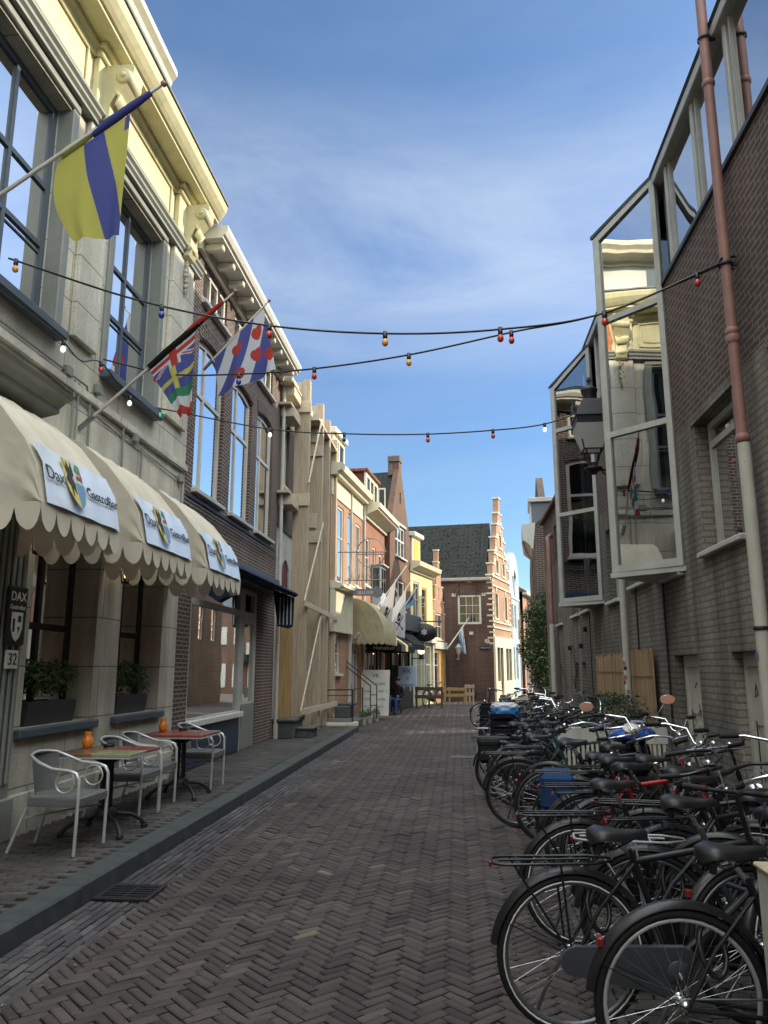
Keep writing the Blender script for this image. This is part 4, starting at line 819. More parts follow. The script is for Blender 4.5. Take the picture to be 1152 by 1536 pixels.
m = MB(); m.plate(rect(uy(22), uy(14.9), 4.224, 5.7), [rect(uy(19.7), uy(18.8), 4.3, 5.2)], .004, reveal=.2)
m.plate(rect(uy(14.9)+.001, uy(-8), 4.224, 6.08), (), .004); m.build('upper_wall', 'brick_plum', rb)
for a, b, z0, z1 in RW[:2]:
    m = MB(); n = 16
    for i in range(n): u = uy(a)-.1+(a-b+.2)*(i+.5)/n; m.box(u-(a-b+.2)/n*.46, u+(a-b+.2)/n*.46, -.018, -.001, 4.142, 4.218)
    m.build('soldier_course', 'brick_paint', rb)
s = MB(); s.box(.0, .12, .01, 9, 0, 5.68); s.box(29.88, 30, .01, 9, 0, 6.0); s.box(.12, 29.88, 8.8, 9, 0, 6.0); s.build('side_wall', 'brick_paint', rb)
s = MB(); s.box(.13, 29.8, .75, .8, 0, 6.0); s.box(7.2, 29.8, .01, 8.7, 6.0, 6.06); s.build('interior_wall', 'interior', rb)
for i, (a, b, z0, z1) in enumerate(RW):
    wd = window(rb, uy(a), uy(b), z0, z1, (), () if i > 1 else (.86,), y=.13, t=.07, bar=.07, fm='offwhite', gm='glass', curtain=[(uy(a)+.1, uy(b)-.4 if i > 2 else uy(b)-.1)] if z1 < 4.2 else None)
    s = MB(); s.box(uy(a)-.05, uy(b)+.05, -.07, .128, z0-.06, z0-.002, 0, .01); s.build('sill', 'offwhite', wd)
for i, (a, b, z0, z1) in enumerate(RD):
    u0, u1 = uy(a), uy(b)
    if i < 3:
        m = MB(); m.plate(rect(u0+.003, u1-.003, .0, z1-.003), [rect(u0+.08, u1-.08, .03, z1-.13)], .1, .18); fr = m.build('door_frame', 'offwhite', rb)
        m = MB(); m.box(u0+.082, u1-.082, .12, .16, .032, z1-.132, 0, .004)
        for k in range(3): m.box(u0+.14, u1-.14, .108, .119, .12+k*.52, .54+k*.52, 0, .012)
        dr = m.build('door', 'creampipe', fr)
        m = MB(); q = random.Random(i+3)
        for k in range(5):
            zz = .5+k*.24; uu = u0+.2+q.random()*.3; m.tube([(uu+q.uniform(-.05, .07), .105, zz+q.uniform(-.06, .06)) for _ in range(5)], .005, 4)
        m.tube([(u0+.17, .104, .3), (u0+.19, .104, 1.0), (u0+.18, .104, 1.2)], .006, 4); m.build('scribble', 'txtdark', dr)
    else:
        m = MB(); m.plate(rect(u0+.003, u1-.003, z0+.003, z1-.003), (), .12, .16); m.build('shutter', 'wood_new' if i == 9 else 'dkgrey', rb)
# attic glazing above the brick parapet
m = MB(); m.box(uy(14.9), uy(-8), -.03, .16, 6.08, 6.13); m.build('parapet_cap', 'dkgrey', rb)
ys = [8.33-1.02*k for k in range(16)]; ys2 = [14.9, 14.2, 13.1, 12.0, 10.95, 9.95]
gl = MB(); gl.plate(rect(uy(14.9), uy(-7.6), 6.13, 7.5), (), .06, .07); 
fr = MB()
for y_ in ys+ys2:
    u = uy(y_); fr.box(u-.04, u+.04, .02, .1, 6.131, 7.5, 0, .01)
for k, y_ in enumerate(ys[:-1]):
    u = uy(y_); fr.box(u+.09, u+.12, .035, .09, 6.131, 7.42)
fr.box(uy(14.9), uy(-7.6), -.04, .12, 7.42, 7.54, 0, .01); fo = fr.build('attic_frame', 'greyalu', rb); gl.build('attic_glazing', 'glass_bay', fo)
m = MB(); m.prism([(-.03, 7.541), (-.06, 7.57), (-.03, 7.61), (4.9, 7.75), (4.9, 7.541)], uy(14.9), uy(-7.7), 'X'); m.build('attic_roof', 'dkgrey', rb)
for k in range(10):
    u = uy(8.0-1.02*k); cb = MB(); nn = 14; cb.add([(u+.02+.45*i/nn, .2+.02*math.sin(i*2.2), z) for z in (6.14, 7.4) for i in range(nn+1)], [(i, i+1, nn+2+i, nn+1+i) for i in range(nn)], 0, True); cb.build('attic_curtain', 'curtain', rb)
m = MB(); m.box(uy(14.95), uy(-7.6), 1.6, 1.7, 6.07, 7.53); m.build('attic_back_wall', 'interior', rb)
m = MB()
for k in (0, 1, 2, 3, 4, 5):
    u = uy(8.2-1.02*k); m.box(u+.16, u+.8, .075, .1, 7.2, 7.4)
pieces(m, 'roller_blind', 'black', fo)
m = MB(); m.box(-1.2, 20, 2.5, 6.5, 7.76, 12.95); m.build('unseen_shade_wing', 'brick_plum', rb); m = MB(); m.box(-4.2, -1.21, 2.5, 6.5, 6.0, 12.95); m.build('added_shade_block', 'brick_plum', rb)  # both unseen, added to keep the sun off the left fronts and shoring
m = MB(); m.prism([(-.12, 5.66), (-.12, 5.74), (2.6, 7.7), (8.8, 7.7), (8.8, 5.7)], 0, uy(14.92), 'X'); m.build('roof', 'tile_red', rb)
# triangular oriels
def oriel(y_in, zb, z_wall, z_out, trans, s_=.63, plants=False):
    u0 = uy(y_in); A = (u0, 0.); B = (u0-s_, -s_); C_ = (u0-2*s_, 0.); ht = z_wall
    fo = MB(); gm = MB()
    def side(p, q, ztp, ztq, first):
        d = Vector((q[0]-p[0], q[1]-p[1], 0)); l = d.length; d.normalize(); nrm = Vector((d.y, -d.x, 0)); 
        def P(f, z, off=0): v = Vector((p[0], p[1], 0))+d*f+nrm*off; return (v.x, v.y, z)
        def bar(f0, f1, za0, za1, zb0, zb1, o=.035):   # quad prism from f0 to f1, bottom za0/za1, top zb0/zb1
            vs = [P(f0, za0, o), P(f1, za1, o), P(f1, zb1, o), P(f0, zb0, o), P(f0, za0, -o), P(f1, za1, -o), P(f1, zb1, -o), P(f0, zb0, -o)]
            fo.add(vs, [(0, 1, 2, 3), (7, 6, 5, 4), (0, 4, 5, 1), (1, 5, 6, 2), (2, 6, 7, 3), (3, 7, 4, 0)])
        zt = lambda f: ztp+(ztq-ztp)*f/l
        bar(0, .07, zb, zb, zt(0), zt(.07)); bar(l-.075, l, zb, zb, zt(l-.075), zt(l))
        bar(.07, l-.075, zb, zb, zb+.09, zb+.08)
        bar(.07, l-.075, zt(.07)-.09, zt(l-.075)-.09, zt(.07), zt(l-.075))
        for z in trans: bar(.07, l-.075, z-.035, z-.035, z+.035, z+.035)
        gm.add([P(.07, zb+.07), P(l-.08, zb+.07), P(l-.08, zt(l-.08)-.07), P(.07, zt(.07)-.07)], [(0, 1, 2, 3)])
    side(A, B, ht, z_out, True); side(B, C_, z_out, ht, False)
    f_ = fo.build('oriel_frame', 'greyalu', rb); gm.build('oriel_glass', 'glass_bay', f_)
    m = MB(); m.prism([(A[0]+.03, 0.0), (B[0], B[1]-.05), (C_[0]-.03, 0.0)], zb-.06, zb-.002, 'Z'); m.build('oriel_floor', 'greyalu', f_)
    m = MB(); e = .06
    m.add([(A[0]+e, 0, ht), (B[0], B[1]-e, z_out), (C_[0]-e, 0, ht), (A[0]+e, 0, ht+.05), (B[0], B[1]-e, z_out+.05), (C_[0]-e, 0, ht+.05)], [(0, 1, 2), (3, 5, 4), (0, 3, 4, 1), (1, 4, 5, 2), (2, 5, 3, 0)]); m.build('oriel_roof', 'dkgrey', f_)
    m = MB(); m.box(C_[0]+.1, A[0]-.1, .0-.012, .0-.004, zb, 6.0); m.box(C_[0]+.25, A[0]-.5, -.2, -.19, zb+.02, trans[0]-.1) ; m.build('oriel_back', 'interior', f_)
    if plants:
        m = MB(); m.lathe([(0, 0), (.05, 0), (.06, .12), (0, .12)], (B[0]+.15, B[1]+.28, zb+.0), 10); m.lathe([(0, 0), (.035, 0), (.045, .1), (.02, .14), (.025, .2)], (B[0]+.38, B[1]+.46, zb), 10)
        for k in range(12): a = k*.55; m.tube([(B[0]+.38, B[1]+.46, zb+.18), (B[0]+.38+.06*math.cos(a), B[1]+.44+.06*math.sin(a), zb+.5+.03*(k % 3)), (B[0]+.38+.11*math.cos(a), B[1]+.44+.06*math.sin(a), zb+.75)], [.004, .008, .014], 4)
        m.build('vase_with_grass', 'wicker', f_)
oriel(8.66, 2.76, 7.54, 7.09, (4.44, 5.93)); oriel(13.47, 2.80, 7.45, 6.85, (4.40, 6.0), plants=True)
# iron fittings and stains of cable on the wall
m = MB(); m.tube([(uy(9.55), -.02, .1), (uy(9.55), -.02, 2.75)], .014, 6); m.tube([(uy(11.0), -.02, 1.9), (uy(11.0), -.02, 2.8)], .012, 6); m.tube([(uy(14.9), -.02, .5), (uy(14.9), -.02, 2.75)], .01, 6)
m.tube([(uy(17.6), -.03, 2.1), (uy(17.2), -.03, 2.15), (uy(16.8), -.03, 1.6), (uy(17.0), -.03, 1.25), (uy(17.4), -.03, 1.5)], .01, 6); m.tube([(uy(19.4), -.03, 2.7), (uy(19.3), -.03, 1.8), (uy(18.2), -.03, 1.2)], .008, 6)
for y_, z in ((17.6, 2.1), (16.0, 2.1), (15.4, 2.4)): m.box(uy(y_)-.05, uy(y_)+.05, -.07, -.001, z-.05, z+.05, 0, .01)
pieces(m, 'cable_duct', 'iron', rb)
# drainpipes
t = thing('drainpipe', 'thick drainpipe nearest the camera, red brown above and cream below', 'drainpipe', (2.40, 6.42, 0)); m = MB(); m.tube([(0, 0, 3.5), (0, 0, 8.4)], .045, 16); 
for z in (3.5, 4.45, 6.9): m.lathe([(.045, z), (.056, z+.01), (.058, z+.05), (.045, z+.07)], n=16)
m.lathe([(.05, 4.38), (.058, 4.4), (.058, 4.44), (.05, 4.46)], n=16); m.build('upper_pipe', 'redpipe', t); m = MB(); m.tube([(.005, 0, 0), (.005, 0, 3.49)], .052, 16); m.build('lower_pipe', 'creampipe', t)
m = MB()
for z in (1.95, 5.1, 7.4): m.lathe([(.054, z), (.06, z), (.06, z+.03), (.054, z+.03)], n=14); m.box(.04, .1, -.01, .01, z, z+.03)
m.tube([(.09, .02, 5.2), (-.05, -.03, 5.16), (-.06, .03, 5.12), (.08, .05, 5.1)], .012, 5); pieces(m, 'clamp', 'iron', t)
m = MB(); m.box(-.054, -.050, -.02, .03, 1.72, 1.78); m.build('sticker', mat('purple_sticker', (.2, .12, .3), .5), t)
t = thing('drainpipe', 'grey drainpipe with a strip of torn stickers, between the two bamboo screens', 'drainpipe', (2.41, 11.5, 0)); m = MB(); m.tube([(0, 0, 0), (0, 0, 5.9)], .05, 14); m.build('pipe', 'offwhite', t)
m = MB(); q = random.Random(2)
for k in range(16):
    a = R(180+q.uniform(10, 80)); z = .8+k*.066; m.obox((.0515*math.cos(a), .0515*math.sin(a), z), (.002, .045, .05), Matrix.Rotation(a, 3, 'Z') @ Matrix.Rotation(q.uniform(-.3, .3), 3, 'X'), k % 3)
m.build('sticker', ['white', 'txtdark', mat('pink_sticker', (.45, .12, .15), .5)], t)
t = thing('drainpipe', 'far drainpipe with red upper part at the end of the oriel building', 'drainpipe', (2.36, 19.75, 0)); m = MB(); m.tube([(0, 0, 2.75), (0, 0, 4.75), (.0, .1, 4.95), (.12, .3, 5.05)], .06, 12); m.build('upper_pipe', 'redpipe', t); m = MB(); m.tube([(0, 0, 0), (0, 0, 2.74)], .065, 12)
m.tube([(.08, .3, 0), (.08, .3, 4.5)], .02, 8); m.build('lower_pipe', 'creampipe', t)
# bamboo screens
def bamboo(y0, y1, z0, z1, label):
    t = thing('bamboo_screen', label, 'screen', (2.44, (y0+y1)/2, z0), 0, 'bamboo screens fixed to the painted wall'); m = MB(); q = random.Random(int(y0*10)); y = (y0-y1)/2; k = 0
    while y < (y1-y0)/2: m.tube([(q.uniform(-.006, .006), y, 0), (q.uniform(-.006, .006), y+q.uniform(-.006, .006), z1-z0+q.uniform(-.03, .03))], q.uniform(.009, .015), 6, k % 3); y += .024; k += 1
    m.build('canes', [wood('cane_'+str(i), c, var=.3) for i, c in enumerate(((.36, .25, .14), (.27, .18, .1), (.42, .31, .18)))], t); m = MB()
    for z in (.2, .8, 1.3): m.tube([(-.02, (y0-y1)/2, z), (-.02, (y1-y0)/2, z)], .004, 4)
    m.build('binding_wire', 'iron', t)
bamboo(11.62, 14.2, .3, 1.86, 'wider bamboo cane screen beyond the stickered drainpipe'); bamboo(10.1, 11.36, .25, 1.88, 'narrower bamboo cane screen on the near side of the stickered drainpipe')

# leaves
def leaves(n, fn, size, name, mats, parent, seed=1):
    q = random.Random(seed); m = MB()
    for i in range(n):
        c, out = fn(q); s_ = size*q.uniform(.6, 1.3); nn = Vector((q.gauss(0, 1), q.gauss(0, 1), q.gauss(0, 1)+.6)).normalized(); nn = (nn+Vector(out)*.6).normalized()
        t_ = nn.orthogonal().normalized(); t_.rotate(Matrix.Rotation(q.uniform(0, 6.28), 3, nn)); b_ = nn.cross(t_)
        c = Vector(c); P = [c-t_*s_, c-t_*s_*.2+b_*s_*.42-nn*s_*.1, c+t_*s_, c-t_*s_*.2-b_*s_*.42-nn*s_*.1]
        m.add([P[0], P[1], P[2], P[3]], [(0, 1, 2), (0, 2, 3)], q.randrange(len(mats)) if q.random() < .8 else len(mats)-1)
    return m.build(name, mats, parent, fixn=False)
def blobs(bl):
    ws = [b[3]**2 for b in bl]
    def fn(q):
        b = q.choices(bl, ws)[0]; d = Vector((q.gauss(0, 1), q.gauss(0, 1), q.gauss(0, 1))).normalized(); r = b[3]*(q.random()**.35)*q.uniform(.85, 1.12)
        return (b[0]+d.x*r, b[1]+d.y*r, b[2]+d.z*r), d
    return fn
t = thing('wall_shrub', 'large leafy evergreen climbing shrub against the far end of the right wall', 'shrub', (2.5, 24.2, 0))
q = random.Random(8); bl = []
for z, x, r in ((3.9, .2, .35), (3.5, -.02, .5), (3.1, .1, .55), (2.75, -.25, .5), (2.6, .3, .5), (2.2, -.1, .6), (1.8, .2, .55), (1.45, .0, .5), (1.0, .15, .45), (.6, .1, .4), (3.3, -.35, .3), (2.3, -.5, .3), (1.9, -.35, .3)):
    bl += [(x, 0, z, r*.75), (x+.1, .7, z-.1, r*.8), (x+.1, -.6, z-.25, r*.65)]
leaves(9000, blobs(bl), .05, 'foliage', ['leaf', 'leaf_dk', 'leaf_dk', 'leaf2'], t, 3)
m = MB()
for k in range(7): m.tube([(.2+.03*k, -.1*k+.3, 0), (.1+.05*k*(-1)**k, -.15*k+.5, 1.2), (.05*(-1)**k*k, -.2*k+.6, 2.4), (.06*k*(-1)**(k+1), -.1*k+.2, 3.6)], [.035, .03, .02, .008], 6)
m.build('stems', 'bark', t)
t = thing('hedge', 'dark clipped evergreen hedge in front of the bamboo screens', 'hedge', (2.05, 11.0, 0))
def hb2(q):
    p = (q.uniform(-.33, .33), q.uniform(-.7, .8), q.uniform(.35, 1.22)); a = max(range(3), key=lambda i: abs((p[i]-(0, 0, .8)[i])/(.33, .75, .43)[i])); v = list(p); l = ((-.33, -.7, .35), (.33, .8, 1.24))
    if q.random() < .7: v[a] = l[1][a] if p[a] > (0, 0, .8)[a] else l[0][a]
    return (v[0]+q.gauss(0, .025), v[1]+q.gauss(0, .025), v[2]+q.gauss(0, .03)+.04*math.sin(p[1]*7)), (0, 0, 0)
leaves(8000, hb2, .021, 'foliage', ['leaf_dk', 'leaf', 'leaf_dk'], t, 5)
m = MB()
for k in range(8): m.tube([(0, -.6+k*.18, 0), (.05*(-1)**k, -.6+k*.17, .9)], [.02, .006], 5)
m.build('stems', 'bark', t)
t = thing('slatted_bench', 'cream wooden bench with a plank back, in front of the hedge', 'bench', (1.82, 9.65, 0))
m = MB(); m.box(-.62, .62, 0, .03, .78, .97, 0, .006); m.build('backrest', 'offwhite', t); m = MB(); 
for k in range(22): m.box(-.6+k*.055, -.57+k*.055, .0, .02, .44, .775)
m.build('back_slats', 'offwhite', t); m = MB(); m.box(-.62, .62, -.42, .03, .40, .435, 0, .006); m.build('seat', 'offwhite', t)
for x in (-.58, .54):
    for y_ in (-.4, -.02): m = MB(); m.box(x, x+.05, y_, y_+.045, 0, .398, 0, .005); m.build('leg', 'offwhite', t)

# wall street lamp
t = thing('wall_street_lamp', 'black four sided lantern street lamp on a wall bracket between the glass oriels', 'street lamp', (2.0, 11.0, 4.45))
m = MB(); m.lathe([(0, -.06), (.05, -.05), (.07, 0), (.13, .01), (.13, .04), (.06, .06), (.05, .12), (0, .12)], n=14)
for k in range(4):
    a = PI/4+k*PI/2; m.tube([(.05*math.cos(a), .05*math.sin(a), .05), (.11*math.cos(a), .11*math.sin(a), .18), (.15*math.cos(a), .15*math.sin(a), .3)], .011, 6)
m.tube([(0, 0, .02), (.25, 0, .0), (.5, 0, .02)], .02, 8); m.tube([(.5, 0, -.2), (.3, 0, -.16), (.12, 0, -.02)], .013, 6); m.box(.47, .5, -.04, .04, -.28, .1); m.build('bracket', 'iron', t)
m = MB(); a, b, z0, z1 = .135, .235, .3, .78
for i in range(4):
    c0 = [(-1, -1), (1, -1), (1, 1), (-1, 1)][i]; c1 = [(-1, -1), (1, -1), (1, 1), (-1, 1)][(i+1) % 4]
    m.tube([(c0[0]*a, c0[1]*a, z0), (c0[0]*b, c0[1]*b, z1)], .013, 4); m.tube([(c0[0]*a, c0[1]*a, z0), (c1[0]*a, c1[1]*a, z0)], .014, 4); m.tube([(c0[0]*b, c0[1]*b, z1), (c1[0]*b, c1[1]*b, z1)], .018, 4)
    m.tube([(c0[0]*b, c0[1]*b, z1), (c0[0]*b*1.08, c0[1]*b*1.08, z1+.07)], [.015, .004], 4)
lf = m.build('lantern_frame', 'iron', t)
m = MB()
for f in range(4):
    c0 = [(-1, -1), (1, -1), (1, 1), (-1, 1)][f]; c1 = [(-1, -1), (1, -1), (1, 1), (-1, 1)][(f+1) % 4]
    m.add([(c0[0]*a, c0[1]*a, z0), (c1[0]*a, c1[1]*a, z0), (c1[0]*b, c1[1]*b, z1-.12), (c0[0]*b, c0[1]*b, z1-.12)], [(0, 1, 2, 3)])
m.build('milky_pane', cloth('milky_glass', (.8, .8, .76), .5, .3), lf)
m = MB(); b2 = b*.985
sq = lambda r, z: [(-r, -r, z), (r, -r, z), (r, r, z), (-r, r, z)]
m.add(sq(b*.96, z1-.13)+sq(b, z1)+sq(.14, z1+.24)+sq(.12, z1+.28), [(r*4+i, r*4+(i+1) % 4, r*4+4+(i+1) % 4, r*4+4+i) for r in range(3) for i in range(4)])
m.lathe([(.09, z1+.28), (.085, z1+.33), (.12, z1+.42), (.125, z1+.45), (.06, z1+.5), (.025, z1+.52), (.02, z1+.56), (.035, z1+.59), (.02, z1+.64), (0, z1+.66)], n=14); m.build('lantern_cap', 'iron', t)

# house beyond on the right
r2 = thing('cornice_house', 'dark red brick house with big white overhanging cornice, beyond the oriel building', 'house', (2.9, 29.5, 0), R(-94.9))
rw = [rect(.4, 1.1, 3.3, 4.8), rect(2.0, 2.8, 3.3, 4.8), rect(.4, 1.2, .6, 2.4), rect(1.9, 2.9, .1, 2.4)]
m = MB(); m.plate(rect(0, 3.5, 0, 5.9), rw, 0, reveal=.12); m.build('brick_wall', 'brick_red', r2)
for i, h in enumerate(rw): window(r2, h[0][0], h[1][0], h[0][1], h[2][1], (), (.6,), y=.05, sill=.06 if i < 3 else None)
m = MB(); m.box(0, .12, .006, 4, 0, 5.89); m.box(3.38, 3.5, .006, 4, 0, 6.5); m.box(.12, 3.38, 3.8, 4, 0, 5.9); m.box(.13, 3.37, .6, .65, 0, 5.8); m.build('side_wall', 'brick_dark', r2)
m = MB(); m.prism([(.0, 5.6), (-.06, 5.62), (-.09, 5.72), (-.3, 5.9), (-.33, 5.95), (-.38, 6.35), (-.35, 6.44), (.1, 6.5)], -.05, 3.55, 'X'); m.build('cornice', 'white', r2)
m = MB(); m.prism([(.1, 6.46), (2.0, 8.0), (4, 6.46)], 0, 3.5, 'X'); rf = m.build('roof', 'tile_red', r2)
m = MB(); m.box(1.2, 3.1, .0, 2.3, 6.5, 7.3); dm = m.build('dormer', 'slate', r2); m = MB(); m.box(1.1, 3.2, -.12, 2.3, 7.3, 7.45, 0, .01); m.box(1.25, 3.05, -.06, -.002, 6.55, 7.29, 0, .01); m.build('dormer_trim', 'white', dm)
m = MB(); m.tube([(3.2, -.34, 5.9), (3.2, -.2, 5.5), (3.2, -.07, 5.3), (3.2, -.07, 1)], .035, 8); m.build('downpipe', 'steel', r2)
r3 = thing('added_shade_house', 'tall plain brick house added unseen behind the cornice house to cast shade', 'house', (3.7, 39.3, 0), R(-90))  # hidden from the camera, added to shade the lower house fronts opposite
m = MB(); m.plate([(0, 0), (5.9, 0), (5.9, 8.4), (4.6, 10.2), (3.3, 8.4), (1.2, 8.4), (0, 6.2)], [rect(1, 1.8, 3, 4.6), rect(3, 3.8, 3, 4.6)], 0, .3); m.build('gable_wall', 'brick_plum', r3); window(r3, 1, 1.8, 3, 4.6, (), (.6,), y=.08); window(r3, 3, 3.8, 3, 4.6, (), (.6,), y=.08)
m = MB(); m.box(0, 5.9, .31, 7, 0, 6.0); m.prism([(0, 6.0), (5.9, 6.0), (5.9, 8.3), (0, 8.3)], .31, 6.5, 'Y'); m.build('rear_mass', 'brick_dark', r3)
# far end of the street
fe = thing('far_brick_house', 'distant brick house with white window boards, closing the street behind the shrub', 'house', (4.2, 50, 0), R(90-14)) 
fw_ = [rect(.6, 1.5, 3.6, 5.4), rect(2.3, 3.2, 3.6, 5.4), rect(4.2, 5.1, 3.6, 5.4), rect(.5, 1.6, .4, 2.6), rect(2.4, 4.8, .4, 2.6)]
m = MB(); m.plate(rect(0, 7, 0, 6.6), fw_, 0, reveal=.12); m.build('brick_wall', 'brick_orange', fe)
for h in fw_: window(fe, h[0][0], h[1][0], h[0][1], h[2][1], (.5,), (.5,), y=.05)
m = MB(); m.box(0, 7, .3, 6, 0, 6.5); m.build('rear_mass', 'brick_dark', fe); m = MB(); m.prism([(-.3, 6.5), (3, 8.6), (6, 6.5)], -.1, 7.1, 'X'); m.build('roof', 'tile_red', fe); m = MB(); m.box(-.05, 7, -.3, -.001, 6.3, 6.6, 0, .02); m.box(2.4, 4.0, -1.2, -.002, 2.6, 3.4); m.build('cornice', 'offwhite', fe)
fe2 = thing('far_gabled_house', 'distant brown house with dark rounded awnings and pointed roof, left of the shrub', 'house', (4.3, 44.5, 0), R(-6))
m = MB(); m.box(-.0, 5, 9, 14, 0, 5.6); m.build('rendered_wall', 'brick_brown', fe2); m = MB(); m.prism([(0, 5.6), (2.5, 8.6), (5, 5.6)], 8.9, 14, 'Y'); m.build('roof', 'slate', fe2)
m = MB(); m.lathe([(.9, 0), (.85, .3), (.65, .6), (.3, .8), (0, .85)], (.6, 8.9, 2.1), 14); m.lathe([(.55, 0), (.5, .3), (.3, .5), (0, .6)], (.55, 8.95, 4.8), 12); pieces(m, 'round_awning', 'darkcloth', fe2)
m = MB()
for x in (.2, 1.3, 2.4, 3.5): m.box(x, x+.6, 8.94, 8.99, 3.3, 4.5); m.box(x, x+.6, 8.94, 8.99, .4, 2)
pieces(m, 'window_board', 'offwhite', fe2)
# houses behind the camera that the glass reflects
bh = thing('rear_street_house', 'plain brick house behind the camera, reflected in the glass', 'house', (-6, -14, 0), 0); m = MB(); m.box(0, 14, -5, 0, 0, 8); m.build('brick_wall', 'brick_red', bh); m = MB(); m.prism([(-5.2, 8), (-2.5, 10.5), (.2, 8)], -.1, 14.1, 'X'); m.build('roof', 'tile_dark', bh)
# ------------------------------------------------------------ STREET FURNITURE LEFT
def terrace_chair(label):
    """front is -y (towards the street after rotation)"""
    t = thing('terrace_chair', label, 'chair', (0, 0, 0), 0, 'aluminium and wicker terrace chairs by the cafe wall')
    w2, r = .255, .0145
    m = MB()
    for sx in (-1, 1):   # front leg that bends into the arm and runs round the back
        pass
    arm = []
    def armpath(sx): return [(sx*w2, -.25, 0.0), (sx*w2, -.255, .45), (sx*w2, -.25, .6), (sx*w2, -.22, .65), (sx*w2, -.16, .67), (sx*w2, .0, .685), (sx*w2*.98, .12, .73), (sx*w2*.8, .23, .78)]
    P = armpath(-1)+[(-.1, .27, .795), (0, .28, .80), (.1, .27, .795)]+armpath(1)[::-1]; m.tube(P, r, 8); m.build('arm_tube', 'alu', t)
    for sx in (-1, 1):
        m = MB(); m.tube([(sx*.17, .21, .45), (sx*.19, .3, .2), (sx*.21, .37, 0)], r, 8); m.build('rear_leg', 'alu', t)
        m = MB(); m.tube([(sx*(w2-.012), -.12+.085*math.cos(a*PI/9), .575+.085*math.sin(a*PI/9)) for a in range(18)], .008, 6, closed=True); m.build('arm_ring', 'alu', t)
    m = MB(); m.tube([(-.24, -.24, .43), (.24, -.24, .43), (.22, .2, .43), (-.22, .2, .43)], .012, 6, closed=True); m.tube([(-w2, -.2, .33), (.19, .28, .27)], .008, 6); m.tube([(w2, -.2, .33), (-.19, .28, .27)], .008, 6); m.build('seat_frame', 'alu', t)
    m = MB(); m.box(-.245, .245, -.25, .2, .435, .46, 0, .01); m.box(-.245, .245, -.262, -.25, .38, .45, 0, .004)
    for sx in (-1, 1): m.box(min(sx*.245, sx*.257), max(sx*.245, sx*.257), -.25, .2, .38, .45, 0, .004)
    m.build('woven_seat', 'wicker', t)
    m = MB(); n = 12; vs = []
    for z, f in ((.46, .8), (.6, .9), (.7, .97), (.785, 1.0)):
        for i in range(n+1): a = -1+2*i/n; vs.append((a*.21*f, .2+.075*f-.085*a*a+(z-.46)*.06, z+(0 if z < .7 else -.02*a*a)))
    m.add(vs, [(k*(n+1)+i, k*(n+1)+i+1, (k+1)*(n+1)+i+1, (k+1)*(n+1)+i) for k in range(3) for i in range(n)], 0, True); m.build('woven_back', 'wicker', t)
    return t
ch = [('nearest terrace chair, with its arm ring clear of any table', -3.42, 6.76, 88), ('terrace chair between the two tables, the one touching the green and red table', -3.5, 8.24, 90), ('terrace chair between the two tables, the one beside the red table', -3.55, 8.88, 92), ('farthest terrace chair, beyond the red table', -3.42, 10.32, 90)]
c0 = terrace_chair(ch[0][0])
for i, (lb, x, y, a) in enumerate(ch):
    o = c0 if i == 0 else copy_tree(c0); o['label'] = lb; o.location = (x, y, .135); o.rotation_euler = (0, 0, R(a))
M['table_green'] = mat('pale_green_tabletop', (.3, .31, .17), .22, .1, 6, spec=.6); M['table_red'] = mat('red_brown_tabletop', (.27, .07, .05), .25, .15, 6, spec=.6); M['table_brown'] = mat('brown_tabletop', (.2, .12, .07), .25, .15, 6, spec=.6)
def terrace_table(label, x, y, cols):
    t = thing('terrace_table', label, 'table', (x, y, .135), 0, 'cast iron footed terrace tables'); m = MB(); a = .37
    m.box(-a, 0, -a, 0, .715, .745, cols[0], .004); m.box(0, a, -a, 0, .715, .745, cols[1], .004); m.box(-a, 0, 0, a, .715, .745, cols[2], .004); m.box(0, a, 0, a, .715, .745, cols[3], .004); m.build('tabletop', ['table_green', 'table_red', 'table_brown'], t)
    m = MB(); m.box(-a-.006, a+.006, -a-.006, a+.006, .700, .714); m.build('table_rim', 'alu', t)
    m = MB(); 
    for k in range(4):
        q = PI/4+k*PI/2; c, s = math.cos(q), math.sin(q); m.tube([(c*.045, s*.045, .66), (c*.05, s*.05, .3), (c*.06, s*.06, .18)], .016, 6); m.tube([(c*.02, s*.02, .2), (c*.12, s*.12, .15), (c*.26, s*.26, .13), (c*.36, s*.36, .07), (c*.4, s*.4, .025)], [.022, .02, .018, .02, .026], 7); m.lathe([(.03, 0), (.034, .02), (.02, .04)], (c*.4, s*.4, 0), 8)
    m.lathe([(.1, .14), (.1, .2), (.06, .22)], n=12); m.lathe([(.06, .62), (.15, .67), (.15, .70)], n=12); m.build('pedestal', 'iron', t)
terrace_table('terrace table with pale green and red patchwork top, nearest the camera', -3.38, 7.48, (2, 0, 2, 1)); terrace_table('terrace table with red patchwork top, second from the camera', -3.4, 9.56, (1, 1, 1, 2))
def candle(label, x, y):
    t = tag(MB().build('candle_holder', 'candle'), label, 'candle holder', 'amber candle holders'); bpy.data.objects.remove(t)
    m = MB(); m.lathe([(0, 0), (.035, 0), (.05, .03), (.055, .06), (.045, .1), (.03, .125), (.036, .15), (.036, .155), (.026, .125), (.04, .09), (.046, .05), (.03, .01), (0, .01)], n=16); o = m.build('candle_holder', 'candle'); o.location = (x, y, .881); tag(o, label, 'candle holder', 'amber candle holders')
candle('amber glass candle holder on the green and red table', -3.66, 7.6); candle('amber glass candle holder on the red table', -3.7, 9.7)
